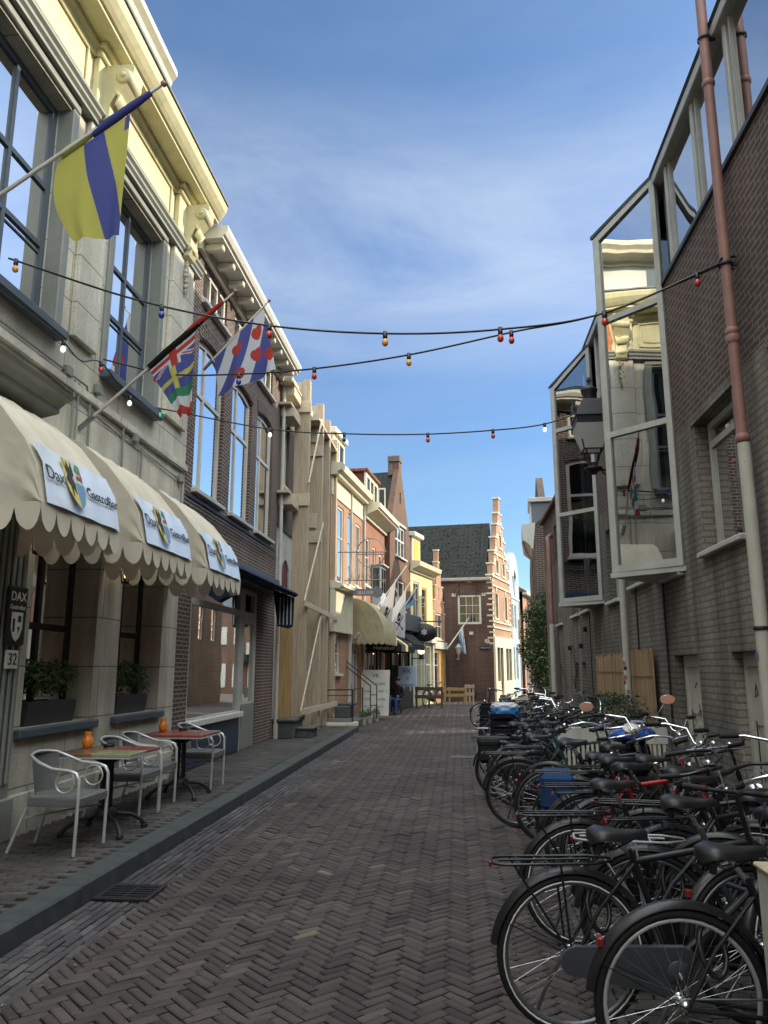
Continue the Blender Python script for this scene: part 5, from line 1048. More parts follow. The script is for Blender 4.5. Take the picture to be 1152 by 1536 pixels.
for x, y, lb in ((-3.5, 7.74, 'black ashtray on the green and red table'), (-3.5, 9.86, 'black ashtray on the red table')):
    m = MB(); m.lathe([(0, 0), (.055, 0), (.06, .03), (.05, .03), (.045, .01), (0, .01)], n=16); o = m.build('ashtray', 'black'); o.location = (x, y, .881); tag(o, lb, 'ashtray', 'ashtrays')
# window planters
for i, ((a, b), lb) in enumerate(zip(LW[1:], ('dark trough of leafy box plants on the nearer cafe window sill', 'dark trough of leafy box plants on the farther cafe window sill'))):
    t = thing('window_planter', lb, 'planter', (XL-.16, (a+b)/2, 1.09), R(90), 'planters on the cafe window sills'); m = MB(); w2 = (b-a)/2-.22
    m.prism([(-.07, .0), (.07, 0), (.1, .2), (.1, .23), (-.1, .23), (-.1, .2)], -w2, w2, 'X'); m.build('trough', 'dkgrey', t); bl = []; q = random.Random(i+2)
    for k in range(9): bl.append((-w2+.1+k*(2*w2-.2)/8, q.uniform(-.03, .03), .33+q.uniform(0, .22), .11+q.uniform(0, .05)))
    leaves(1700, blobs(bl), .024, 'foliage', ['leaf', 'leaf2', 'leaf2'], t, i+9)
M['bulb_warm'] = emis('warm_bulb', (1, .5, .18), 2)
def small_lantern(label, x, y, z):
    t = thing('wall_lantern', label, 'lantern', (x, y, z)); m = MB(); m.tube([(-.14, 0, .1), (-.06, 0, .2), (0, 0, .16)], .01, 6); m.lathe([(.02, .14), (.08, .08), (.075, .07), (.02, .13)], n=6, smooth=False)
    for k in range(6): a = k*PI/3; m.tube([(.07*math.cos(a), .07*math.sin(a), .08), (.045*math.cos(a), .045*math.sin(a), -.1)], .005, 4)
    m.lathe([(.05, -.1), (.05, -.12), (0, -.14)], n=6, smooth=False); m.build('lantern_frame', 'iron', t); m = MB(); m.lathe([(0, .06), (.022, .04), (.025, 0), (.01, -.05), (0, -.06)], n=8); m.build('bulb', 'bulb_warm', t)
small_lantern('small black wall lantern with a lit bulb under the middle awning', XL+.16, 8.95, 2.78); small_lantern('small black wall lantern with a lit bulb under the nearest awning', XL+.16, 6.95, 2.85)

# ------------------------------------------------------------ STRING LIGHTS
BC = {'red': mat('red_bulb', (.55, .05, .03), .25, .05, spec=.7), 'amber': mat('amber_bulb', (.8, .38, .05), .25, .05, spec=.7), 'white': emis('white_bulb', (.8, .85, .8), .6), 'green': emis('green_bulb', (.05, .5, .3), .35), 'blue': mat('blue_bulb', (.03, .05, .35), .25, .05, spec=.7)}
def string_light(label, P, bulbs, r=.0095):
    """P: world points of the cable, bulbs: (fraction, colour)"""
    P = [Vector(p) for p in P]; t = thing('string_light', label, 'string lights', P[0]); o = P[0]
    # Catmull-Rom through the points
    pts = []; Q = [P[0]*2-P[1]]+P+[P[-1]*2-P[-2]]
    for i in range(1, len(Q)-2):
        for k in range(12):
            s_ = k/12; a, b, c, d = Q[i-1:i+3]; pts.append(.5*((2*b)+(c-a)*s_+(2*a-5*b+4*c-d)*s_*s_+(3*b-a-3*c+d)*s_**3))
    pts.append(P[-1]); m = MB(); m.tube([p-o for p in pts], r, 6); m.build('cable', 'black', t)
    for f, col in bulbs:
        x = f*(len(pts)-1); i = min(int(x), len(pts)-2); c = pts[i].lerp(pts[i+1], x-i)-o
        m = MB(); m.lathe([(0, .015), (.02, .015), (.021, -.04), (.017, -.05), (0, -.05)], c, 10); so_ = m.build('socket', 'black', t); m = MB(); m.lathe([(.014, -.05), (.022, -.062), (.028, -.082), (.026, -.102), (.014, -.116), (0, -.12)], c, 12); m.build('bulb', BC[col], so_)
string_light('string of coloured bulbs nearest the camera, from the cafe wall to the red drainpipe', [(-4.1, 6.2, 5.40), (-2.83, 6.2, 4.92), (-1.68, 6.2, 4.63), (-.58, 6.25, 4.52), (.43, 6.3, 4.54), (1.34, 6.35, 4.68), (2.4, 6.42, 5.15)], [(.01, 'amber'), (.2, 'blue'), (.345, 'red'), (.5, 'amber'), (.665, 'red'), (.83, 'red'), (.96, 'red')])
string_light('second string of bulbs, rising from the wall between the cafe windows to the red drainpipe', [(-4.1, 8.2, 5.23), (-3.2, 7.9, 4.9), (-2.33, 7.5, 4.7), (-1.43, 7.4, 4.69), (-.42, 7.2, 4.72), (.60, 7.0, 4.83), (1.38, 6.7, 4.84), (2.4, 6.42, 5.13)], [(.12, 'red'), (.3, 'blue'), (.43, 'red'), (.57, 'amber'), (.71, 'red'), (.86, 'red')])
string_light('farthest string of bulbs, from the cafe wall to the wall street lamp', [(-4.1, 9.84, 5.2), (-2.55, 10, 4.9), (-1.5, 10, 4.8), (-.47, 10, 4.76), (.52, 10.2, 4.85), (1.3, 10.6, 5.05), (2.0, 11.0, 5.4)], [(.17, 'white'), (.335, 'blue'), (.52, 'red'), (.67, 'red'), (.83, 'white')])
string_light('string of bulbs draped along the cafe wall under the upper window sills', [(-4.04, 5.5, 4.95), (-4.0, 6.9, 4.98), (-4.02, 7.5, 4.93), (-4.0, 7.95, 5.08), (-4.02, 8.8, 4.98), (-4.02, 9.8, 5.16)], [(.25, 'white'), (.6, 'red'), (.8, 'white'), (.99, 'green')], .008)

# ------------------------------------------------------------ FLAGS
FC = {'y': (.52, .49, .12), 'b': (.085, .1, .31), 'w': (.6, .61, .64), 'r': (.45, .06, .05), 'g': (.05, .24, .13), 'k': (.02, .02, .02), 'lb': (.2, .42, .62)}
for k, c in FC.items(): M['flag_'+k] = cloth('flag_'+k, c, .45, .85, .03)
def flag(label, base, tip, corners, pat, keys, cat='flag', r=.02, folds=.05, nx=48, ny=48, edge=None):
    """pole from base to tip; corners = cloth corners (pole low, pole high, bottom high, bottom low)"""
    base, tip = Vector(base), Vector(tip); t = thing('flag', label, cat, base); m = MB(); m.tube([(0, 0, 0), tip-base], [r, r*.7], 8); m.build('pole', 'offwhite', t)
    m = MB(); d = (tip-base).normalized(); m.lathe([(0, 0), (r*1.3, .01), (r*1.5, .04), (0, .06)], (0, 0, 0), 8); m.xf(Matrix.Translation(tip-base) @ d.to_track_quat('Z', 'Y').to_matrix().to_4x4()); m.build('finial', 'redpipe', t)
    m = MB(); m.tube([(0, 0, 0), d*.22], r*1.6, 8); m.build('bracket', 'steel', t)
    A, B, C_, D = [Vector(c)-base for c in corners]; n = (B-A).cross(D-A).normalized(); vs = []
    for j in range(ny+1):
        for i in range(nx+1):
            u, v = i/nx, j/ny; p = A.lerp(B, u).lerp(D.lerp(C_, u), v)
            if edge: p += Vector(edge(u, v))
            p += n*folds*(.25+v)*(math.sin(u*9+v*2)+.4*math.sin(u*21+v*5))*(.3+.7*v); vs.append(p)
    fs = [(j*(nx+1)+i, j*(nx+1)+i+1, (j+1)*(nx+1)+i+1, (j+1)*(nx+1)+i) for j in range(ny) for i in range(nx)]
    ms = [keys.index(pat((i+.5)/nx, (j+.5)/ny)) for j in range(ny) for i in range(nx)]
    m.v = [tuple(v) for v in vs]; m.f = fs; m.m = ms; m.sm = [True]*len(fs); m.build('cloth', ['flag_'+k for k in keys], t, fixn=False); return t
def p1(u, v):
    a = .36+.30*v; b = .64+.42*v
    if v < .12 and u > .93: return 'b'
    return 'b' if a < u < b else 'y'
def sleeve(par, a, b, r, mt):
    m = MB(); a, b = Vector(a), Vector(b); m.tube([a, a.lerp(b, .3)+Vector((0, 0, .005)), a.lerp(b, .7), b], [r, r*1.2, r*1.1, r*.8], 8); m.build('rolled_sleeve', mt, par)
f1 = flag('yellow and blue striped flag on a slanting pole, nearest the camera on the cafe', (-4.15, 5.75, 5.6), (-2.56, 5.8, 6.79), [(-3.47, 5.8, 6.07), (-2.83, 5.8, 6.52), (-2.84, 5.8, 5.31), (-3.27, 5.8, 5.30)], p1, ['y', 'b'], nx=120, ny=110, edge=lambda u, v: ((-.10*math.sin(PI*v)*(1-u)), 0, 0), folds=.02)
sleeve(f1, (.98, .05, .73), (1.5, .05, 1.12), .032, 'flag_b'); sleeve(f1, (.7, .05, .53), (.98, .05, .74), .03, 'flag_y')
def p2(u, v):
    if v < .3:   # union jack top
        x, y = u*2-1, v/.3*2-1
        if abs(x) < .16 or abs(y) < .2: return 'r'
        if abs(x) < .3 or abs(y) < .36: return 'w'
        if abs(abs(x)-abs(y)) < .15: return 'r' if abs(abs(x)-abs(y)) < .07 else 'w'
        return 'b'
    if v < .62: 
        if abs(u-.42) < .08 or abs(v-.46) < .03: return 'y'
        return 'b'
    if v < .74: return 'g'
    if v < .88: return 'w'
    return 'r'
f2 = flag('flag of several small national flags, one a yellow cross on blue', (-4.15, 7.85, 4.26), (-2.45, 7.85, 5.82), [(-3.42, 7.85, 4.98), (-2.88, 7.85, 5.47), (-2.86, 7.85, 4.42), (-3.0, 7.85, 4.36)], p2, ['r', 'w', 'b', 'y', 'g'], nx=88, ny=140, folds=.03, edge=lambda u, v: (0, 0, .03*math.sin(6*u)*v))
sleeve(f2, (.76, 0, .70), (1.35, 0, 1.24), .034, 'flag_k'); sleeve(f2, (1.1, 0, 1.02), (1.58, 0, 1.46), .03, 'flag_r')
def p3(u, v):
    s_ = (u*1.0+v*.55)
    k = int(s_/.27)
    for (cx, cy) in ((.42, .30), (.80, .30), (.72, .62), (.40, .80), (.95, .75)):
        dx, dy = (u-cx)/.085, (v-cy)/.1
        if (dx*dx+dy*dy-1)**3-dx*dx*(-dy)**3 < 0: return 'r'
    return 'b' if k % 2 == 0 else 'w'
f3 = flag('blue and white striped flag with red leaf shapes, on the pole of the brick townhouse', (-4.15, 11.8, 6.55), (-3.08, 11.8, 7.73), [(-3.97, 11.8, 6.76), (-3.16, 11.8, 7.64), (-2.90, 11.8, 6.5), (-3.88, 11.8, 6.08)], p3, ['b', 'w', 'r'], nx=120, ny=120, folds=.05)
def skull(u, v):
    x, y = (u-.6)/.3, (v-.5)/.3
    if x*x+(y+.1)**2 < .16: return 'w' if (abs(abs(x)-.15) < .09 and abs(y+.1) < .09) else 'k'
    yy = y-.55
    if abs(abs(x)-abs(yy)*1.9) < .15 and abs(x) < .95: return 'k'
    return 'w'
flag('large white pirate flag with a black skull, on the nearer far pole', (-3.35, 25.2, 2.6), (-1.75, 27.4, 4.55+.75), [(-2.75, 26.0, 3.35), (-2.1, 26.9, 4.75), (-2.35, 26.8, 2.75), (-2.7, 26.2, 3.1)], skull, ['w', 'k'], nx=40, ny=40, folds=.03)
flag('smaller white pirate flag with a black skull, hanging beyond the large one', (-2.95, 29.3, 3.0), (-1.65, 31.0, 5.4), [(-2.68, 29.6, 3.55), (-2.0, 30.6, 4.75), (-2.08, 30.5, 2.8), (-2.5, 30, 3.0)], skull, ['w', 'k'], nx=40, ny=40, folds=.03)
flag('small blue and white flag above the oval sign', (-2.55, 33.5, 3.9), (-1.75, 34.2, 5.2), [(-2.2, 33.8, 4.5), (-1.9, 34.1, 4.9), (-1.92, 34.1, 4.4), (-2.2, 33.8, 4.2)], lambda u, v: 'b' if v < .5 else 'lb', ['b', 'lb'], nx=10, ny=10, r=.03)
flag('small pale blue and white flag hanging before the corner house wall', (-.55, 39.6, 2.6), (.62, 40.6, 4.25), [(.05, 40.1, 3.5), (.3, 40.35, 3.85), (.4, 40.4, 2.35), (.25, 40.3, 2.5)], lambda u, v: 'lb' if u < .5 else 'w', ['lb', 'w'], nx=10, ny=10, r=.035)
# ------------------------------------------------------------ SHOP FRONT THINGS BEYOND THE BEND
t = thing('curved_awning', 'beige rounded awning with a scalloped edge over the white trim shop', 'awning', (-3.5, 25.4, 2.6), R(84.5)); m = MB(); n = 10; vs = []
for j in range(n+1):
    a = j/n*PI/2
    for i in range(13): f = i/12; u = f*2.3; vs.append((u, -1.15*math.sin(a), 1.35*math.cos(a)+.02*math.sin(f*30)))
m.add(vs, [(j*13+i, j*13+i+1, j*13+14+i, j*13+13+i) for j in range(n) for i in range(12)], 0, True)
for u in (0, 2.3):
    vs = [(u, 0, 0)]+[(u, -1.15*math.sin(j/n*PI/2), 1.35*math.cos(j/n*PI/2)) for j in range(n+1)]; m.add(vs, [(0, j, j+1) for j in range(1, n+1)])
m.build('canvas', 'canvas_olive', t); m = MB(); k = 60
for (p, q) in (((0, 0), (0, -1.15)), ((0, -1.15), (2.3, -1.15))):
    vs = []
    for i in range(k+1): f = i/k; x = p[0]+(q[0]-p[0])*f; y = p[1]+(q[1]-p[1])*f; vs += [(x, y, 0), (x, y, -.12-.06*abs(math.sin(f*PI*6)))]
    m.add(vs, [(2*i, 2*i+2, 2*i+3, 2*i+1) for i in range(k)])
m.build('valance', 'canvas_olive', t)
t = thing('dark_awning', 'black shop awning lettered in white beneath the pirate flags', 'awning', (-3.2, 27.9, 2.35), R(84.5)); m = MB(); m.prism([(0, 1.0), (-1.25, .12), (-1.25, -.1), (-1.22, -.1), (-1.2, .1), (0, .9)], -.2, 2.9, 'X')
for u in (-.2, 2.88): m.prism([(0, .98), (-1.24, .11), (-1.24, -.1), (0, -.1)], u, u+.02, 'X')
m.build('canvas', 'darkcloth', t); text('lettering', 'Heineken', .2, FM((-.21, -.62, .02), (0, -1, 0)), 'txtlight', t)
m = MB(); m.prism([(0, 1.02), (-1.27, .14), (-1.27, -.08), (-1.26, -.08), (-1.25, .13), (0, 1.01)], .6, 1.1, 'X'); m.build('pale_panel', 'canvas_olive', t)
t = thing('dark_awning', 'second black awning over the brown gable shopfront', 'awning', (-2.75, 31.2, 2.5), R(80.5)); m = MB(); m.prism([(0, 1.0), (-1.0, .12), (-1.0, -.1), (-.97, -.1), (-.95, .1), (0, .9)], 0, 2.2, 'X'); m.build('canvas', 'darkcloth', t)
t = thing('oval_sign', 'black oval hanging sign on an iron bracket before the yellow house', 'sign', (-2.05, 34.2, 3.2)); m = MB(); m.lathe([(0, -.07), (.5, -.07), (.56, -.03), (.56, .03), (.5, .07), (0, .07)], (.6, 0, 0), 24, 0, 'Y'); m.v = [(v[0], v[1], v[2]*.72) for v in m.v]; m.build('board', 'black', t)
m = MB(); m.tube([(-.2, 0, .72), (.6, 0, .5), (1.3, 0, .48)], .03, 6); m.lathe([(0, -.06), (.06, 0), (0, .06)], (1.32, 0, .48), 8); m.tube([(.3, 0, .5), (.3, 0, .35)], .012, 4); m.tube([(.9, 0, .5), (.9, 0, .35)], .012, 4); m.build('bracket', 'iron', t); text('emblem', '*', .6, FM((.6, -.075, -.1), (1, 0, 0)), 'txtlight', t)
t = thing('street_lantern', 'lit yellow wall lantern on the white ground floor of the yellow house', 'lantern', (-1.75, 34.5, 2.3)); m = MB(); m.tube([(-.4, .1, -.2), (.3, 0, -.2)], .025, 6); m.lathe([(.1, .0), (.16, .25), (.18, .27), (.05, .42), (0, .44)], (.15, 0, 0), 6, smooth=False); m.lathe([(.1, -.25), (.1, 0)], (.15, 0, 0), 6); m.build('lantern_frame', 'iron', t); m = MB(); m.lathe([(0, -.16), (.14, -.06), (.15, .06), (0, .16)], (.15, -.05, .1), 10); m.build('globe', emis('lamp_globe', (1, .75, .35), 1.6), t)
t = thing('street_lantern', 'white unlit lantern on the brown brick wall of the corner house', 'lantern', (.05, 40.6, 2.5)); m = MB(); m.tube([(-.1, .5, -.35), (0, 0, -.4), (0, 0, -.1)], .03, 6); m.lathe([(.08, -.12), (.16, .2), (.19, .22), (.05, .38), (0, .45)], n=6, smooth=False); m.build('lantern_frame', 'offwhite', t)
def board(name, label, x, y, w_, h_, z0, rz, mt, lines, tcol='txtdark', lean=0, cat='sign', legs=False, rows=()):
    t = thing(name, label, cat, (x, y, z0), 0, rot=(R(lean), 0, R(rz))); m = MB(); m.box(-w_/2, w_/2, -.02, .02, 0, h_, 0, .008); m.build('board', mt, t)
    for (s_, sz, dx, z) in lines: text('lettering', s_, sz, FM((dx, -.024, z), (1, 0, 0)), tcol, t)
    for k, (x_, z_, ww, hh) in enumerate(rows): strokes(t, x_, z_, ww, hh, tcol, -.021, k+7)
    if legs: m = MB(); [m.box(x_-.02, x_+.02, 0, .4, -.02, .02) for x_ in (-w_/2+.05, w_/2-.05)]; m.build('foot', 'iron', t)
    return t
board('menu_board', 'large white menu board leaning by the black railing', -2.78, 26.2, .95, 1.5, .12, -8, 'white', [('VK', .2, 0, 1.3)], lean=-8, rows=[(.0, 1.0, .38, .09), (-.38, .76, .28, .07), (.05, .76, .32, .08), (-.36, .5, .24, .08), (.06, .5, .28, .08), (-.36, .26, .26, .08), (.02, .26, .3, .08)])
board('poster_board', 'pale blue square restaurant sign on a post beyond the menu board', -2.0, 31.0, .72, .8, .95, 0, mat('pale_blue_board', (.4, .5, .62), .5, .04), [('VK', .26, 0, .6), ('*', .3, 0, .26), ('Restaurant', .12, 0, .08)]); 
t = thing('black_board', 'black chalkboard standing behind the seated person', 'sign', (-2.7, 31.2, .15)); m = MB(); m.box(-.45, .35, 0, .04, .0, 1.65, 0, .01); m.build('board', 'black', t)
# raised stoop, railing
t = thing('stone_stoop', 'low stone platform with a cream corner at the end of the kerb', 'platform', (-3.6, 22.4, 0)); m = MB(); m.box(-.6, .75, -.75, 3.4, 0, .22, 0, .012); m.build('platform', 'stone', t); m = MB(); m.box(-.6, .70, -.83, -.752, 0, .2, 0, .01); m.box(.70, .84, -.83, -.6, 0, .22, 0, .01); m.build('cream_edge', 'cream2', t)  # cream strip along the near edge and corner of the platform
m = MB(); m.box(-.1, .35, 1.0, 2.2, .222, .55, 0, .015); m.box(-.1, .5, 1.3, 1.9, .55, .62, 0, .01); m.build('step_block', 'stone', t)
t = thing('iron_railing', 'black iron railing with sloping handrails at the stone stoop', 'railing', (-3.6, 22.4, .22)); m = MB()
for y in (-.7, 1.6): m.tube([(.68, y, 0), (.68, y, .86)], .022, 6)
m.tube([(-.5, -.7, .84), (.68, -.7, .86)], .018, 6); m.tube([(-.5, -.7, .7), (.68, -.7, .7)], .012, 6); m.tube([(-.5, -.7, .12), (.68, -.7, .12)], .012, 6); m.tube([(.68, -.7, .86), (.68, 1.6, .86)], .016, 6)
for x in (.78, .98): m.tube([(x-1.05, 2.4, 1.75), (x+.05, 2.4, .9), (x+.05, 2.4, -.1)], .02, 6)
for z in (.3, .62): m.tube([(.83, 2.4, z), (1.03, 2.4, z)], .014, 5)
m.build('railing_bars', 'iron', t)
t = thing('bollard', 'dark fluted bollard at the start of the stone stoop', 'bollard', (-3.95, 22.2, .22)); m = MB(); m.lathe([(.12, 0), (.12, .08), (.08, .14), (.075, .8), (.1, .84), (.1, .9), (.05, .96), (0, .98)], n=12); m.build('shaft', 'navypaint', t)
for i, x in enumerate((-2.85, -2.75, -2.62)):
    t = thing('plant_pot', 'small pot of grey green herbs on the steps, '+['nearest the stoop corner', 'second from the stoop corner', 'third from the stoop corner'][i], 'plant', (x, 23.6+i*.8, 0), 0, 'herb pots by the steps'); m = MB(); m.lathe([(.08, 0), (.12, .2), (.13, .22), (.1, .2)], n=10); m.build('pot', 'creampipe', t); leaves(160, blobs([(0, 0, .3, .14)]), .035, 'foliage', ['leaf', 'leaf2'], t, i)
M['litter'] = mat('dry_leaf', (.2, .15, .08), .8, .4, 9); q = random.Random(12); m = MB()
for k in range(260):
    side = q.random(); x = q.uniform(-2.45, -1.9) if side < .35 else q.uniform(.6, 2.3) if side < .75 else q.uniform(-4.0, .6); y = q.uniform(2.5, 20)**1.0; z = .142 if x < -2.95 else .009
    if -2.95 <= x < -2.5: continue
    s_ = q.uniform(.006, .02); a = q.uniform(0, 6.28); c, n_ = math.cos(a), math.sin(a); m.add([(x-c*s_, y-n_*s_, z), (x+n_*s_*.5, y-c*s_*.5, z+s_*.35), (x+c*s_, y+n_*s_, z+.002), (x-n_*s_*.5, y+c*s_*.5, z+s_*.3)], [(0, 1, 2, 3)])
tag(m.build('leaf_litter', 'litter', fixn=False), 'dry leaf scraps and grit scattered over the paving', 'litter', kind='stuff')
# wooden barriers
def barrier(label, x, y, rz, w_, h_, mt):
    t = thing('wooden_barrier', label, 'barrier', (x, y, 0), R(rz), 'wooden barriers near the corner house')
    for k in range(3):
        m = MB(); xx = -w_/2+k*w_/2; m.box(xx-.04, xx+.04, -.03, .03, 0, h_, 0, .005); m.build('post', mt, t)
    for z in (h_-.16, h_*.45): m = MB(); m.box(-w_/2-.06, w_/2+.06, -.055, -.031, z, z+.14, 0, .004); m.build('rail', mt, t)
barrier('wooden barrier fence seen broadside before the stepped gable', -.42, 37.0, 2, 1.4, .8, 'ply'); barrier('short bright wooden barrier end panel at the right of the fence', .52, 37.2, 8, .34, .92, 'wood_new'); barrier('dark wooden barrier by the yellow house, beside the pale blue sign', -1.25, 33.8, -10, 1.1, .9, 'bark')
# seated guest
def skin_body(verts, edges, radii, name, mt, parent, sub=2):
    me = bpy.data.meshes.new(name); me.from_pydata(verts, edges, []); o = bpy.data.objects.new(name, me); COL.objects.link(o)
    md = o.modifiers.new('skin', 'SKIN'); sv = me.skin_vertices[0].data
    for i, r_ in enumerate(radii): sv[i].radius = (r_, r_) if not isinstance(r_, tuple) else r_
    sv[0].use_root = True; sb = o.modifiers.new('sub', 'SUBSURF'); sb.levels = sub; sb.render_levels = sub
    bpy.context.view_layer.update(); m2 = bpy.data.meshes.new_from_object(o.evaluated_get(bpy.context.evaluated_depsgraph_get())); bpy.data.objects.remove(o)
    for p in m2.polygons: p.use_smooth = True
    m2.materials.clear(); m2.materials.append(M[mt] if isinstance(mt, str) else mt); o = bpy.data.objects.new(name, m2); COL.objects.link(o); o.parent = parent; return o
M['skin'] = mat('skin', (.42, .24, .17), .55, .08, 8); M['jeans'] = cloth('blue_denim', (.04, .08, .2), .02); M['jacket'] = cloth('dark_jacket', (.02, .02, .025), .02)
t = thing('person', 'person in dark jacket and blue jeans seated outside the shop by the menu board', 'person', (-2.25, 29.2, 0), R(-20))
# facing -y; hip at 0.5
V = [(0, .0, .95+.0-.42), (0, .02, .72), (0, .03, .95), (0, .01, 1.06), (0, -.02, 1.14), (0, -.035, 1.24), (-.1, -.02, .52), (-.13, -.42, .55), (-.12, -.44, .12), (-.12, -.56, .05), (.1, -.02, .52), (.13, -.4, .55), (.13, -.46, .12), (.14, -.58, .05), (-.19, .03, .95), (-.24, -.02, .7), (-.16, -.26, .66), (-.12, -.34, .66), (.19, .03, .95), (.24, -.02, .7), (.16, -.26, .66), (.12, -.34, .66)]
Eg = [(0, 1), (1, 2), (2, 3), (3, 4), (4, 5), (0, 6), (6, 7), (7, 8), (8, 9), (0, 10), (10, 11), (11, 12), (12, 13), (2, 14), (14, 15), (15, 16), (16, 17), (2, 18), (18, 19), (19, 20), (20, 21)]
Rd = [(.15, .12), (.15, .12), (.15, .1), .05, .075, .085, .1, .07, .05, .04, .1, .07, .05, .04, .06, .05, .035, .03, .06, .05, .035, .03]
bd = skin_body(V, Eg, Rd, 'body', 'jacket', t)
bd.data.materials.append(M['jeans']); bd.data.materials.append(M['skin'])
for p in bd.data.polygons:
    c = p.center
    if c.z > 1.08 or (c.y < -.28 and c.z > .6): p.material_index = 2
    elif c.z < .6: p.material_index = 1 if c.z > .1 else 0
m = MB(); m.lathe([(.0, .12), (.06, .105), (.092, .05), (.095, 0), (.08, -.05)], (0, -.0, 1.245), 14); m.build('hair', 'leather', t)
for k in range(3): m = MB(); m.lathe([(0, -.012), (.012, 0), (0, .012)], ((-.03, -.115, 1.22), (.03, -.115, 1.22), (0, -.13, 1.19))[k], 6); m.build('eye' if k < 2 else 'nose', 'txtdark' if k < 2 else 'skin', bd)
t = thing('cafe_stool', 'small dark stool under the seated person', 'stool', (-2.25, 29.2, 0)); m = MB(); m.lathe([(0, .4), (.19, .4), (.19, .44), (0, .44)], n=14); m.build('seat', 'bark', t)
for k in range(4): a = PI/4+k*PI/2; m = MB(); m.tube([(.15*math.cos(a), .15*math.sin(a), .4), (.19*math.cos(a), .19*math.sin(a), 0)], .015, 6); m.build('leg', 'iron', t)
# ------------------------------------------------------------ BICYCLES
for k, c in dict(bk_black=(.012, .012, .014), bk_grey=(.06, .065, .075), bk_red=(.38, .02, .02), bk_teal=(.16, .36, .38), bk_blue=(.03, .12, .4), bk_silver=(.3, .31, .33), bk_green=(.03, .09, .06)).items(): M[k] = mat(k.replace('bk', 'bicycle_paint'), c, .35, .2, 9, coat=.12)
M['tail_red'] = mat('red_reflector', (.22, .015, .015), .2, .1, 20, spec=.8); M['amberr'] = mat('amber_reflector', (.7, .3, .03), .2, .1, 20, spec=.8)
def wheel(par, c, mtx, stripe=False, rim='steel', spokes=30, front=False):
    R_ = .335; n = 44; ang = [2*PI*i/n for i in range(n)]
    def ring(m, r, y, th, k=8, mi=0): m.tube([(c[0]+r*math.cos(a), c[1]+y, c[2]+r*math.sin(a)) for a in ang], th, k, mi, closed=True)
    m = MB(); ring(m, R_-.024, 0, .0115, 6)
    w_ = m.xf(mtx).build('front_wheel_rim' if front else 'rear_wheel_rim', rim, par)
    m = MB(); ring(m, R_, 0, .0195)
    m.xf(mtx).build('tyre', 'rubber', w_)
    if stripe: m = MB(); [ring(m, R_-.012, y, .0045, 4) for y in (-.0175, .0175)]; m.xf(mtx).build('tyre_stripe', 'tyreline', w_)
    m = MB(); m.lathe([(0, -.05), (.02, -.05), (.024, -.03), (.014, -.025), (.014, .025), (.024, .03), (.02, .05), (0, .05)], c, 10, 0, 'Y')
    for i in range(spokes):
        a = 2*PI*i/spokes; s_ = 1 if i % 2 else -1; b = a+(.9 if (i//2) % 2 else -.9); m.tube([(c[0]+.022*math.cos(b), c[1]+.03*s_, c[2]+.022*math.sin(b)), (c[0]+(R_-.03)*math.cos(a), c[1], c[2]+(R_-.03)*math.sin(a))], .0011, 3, caps=False)
    m.xf(mtx).build('spokes', 'chrome', w_)
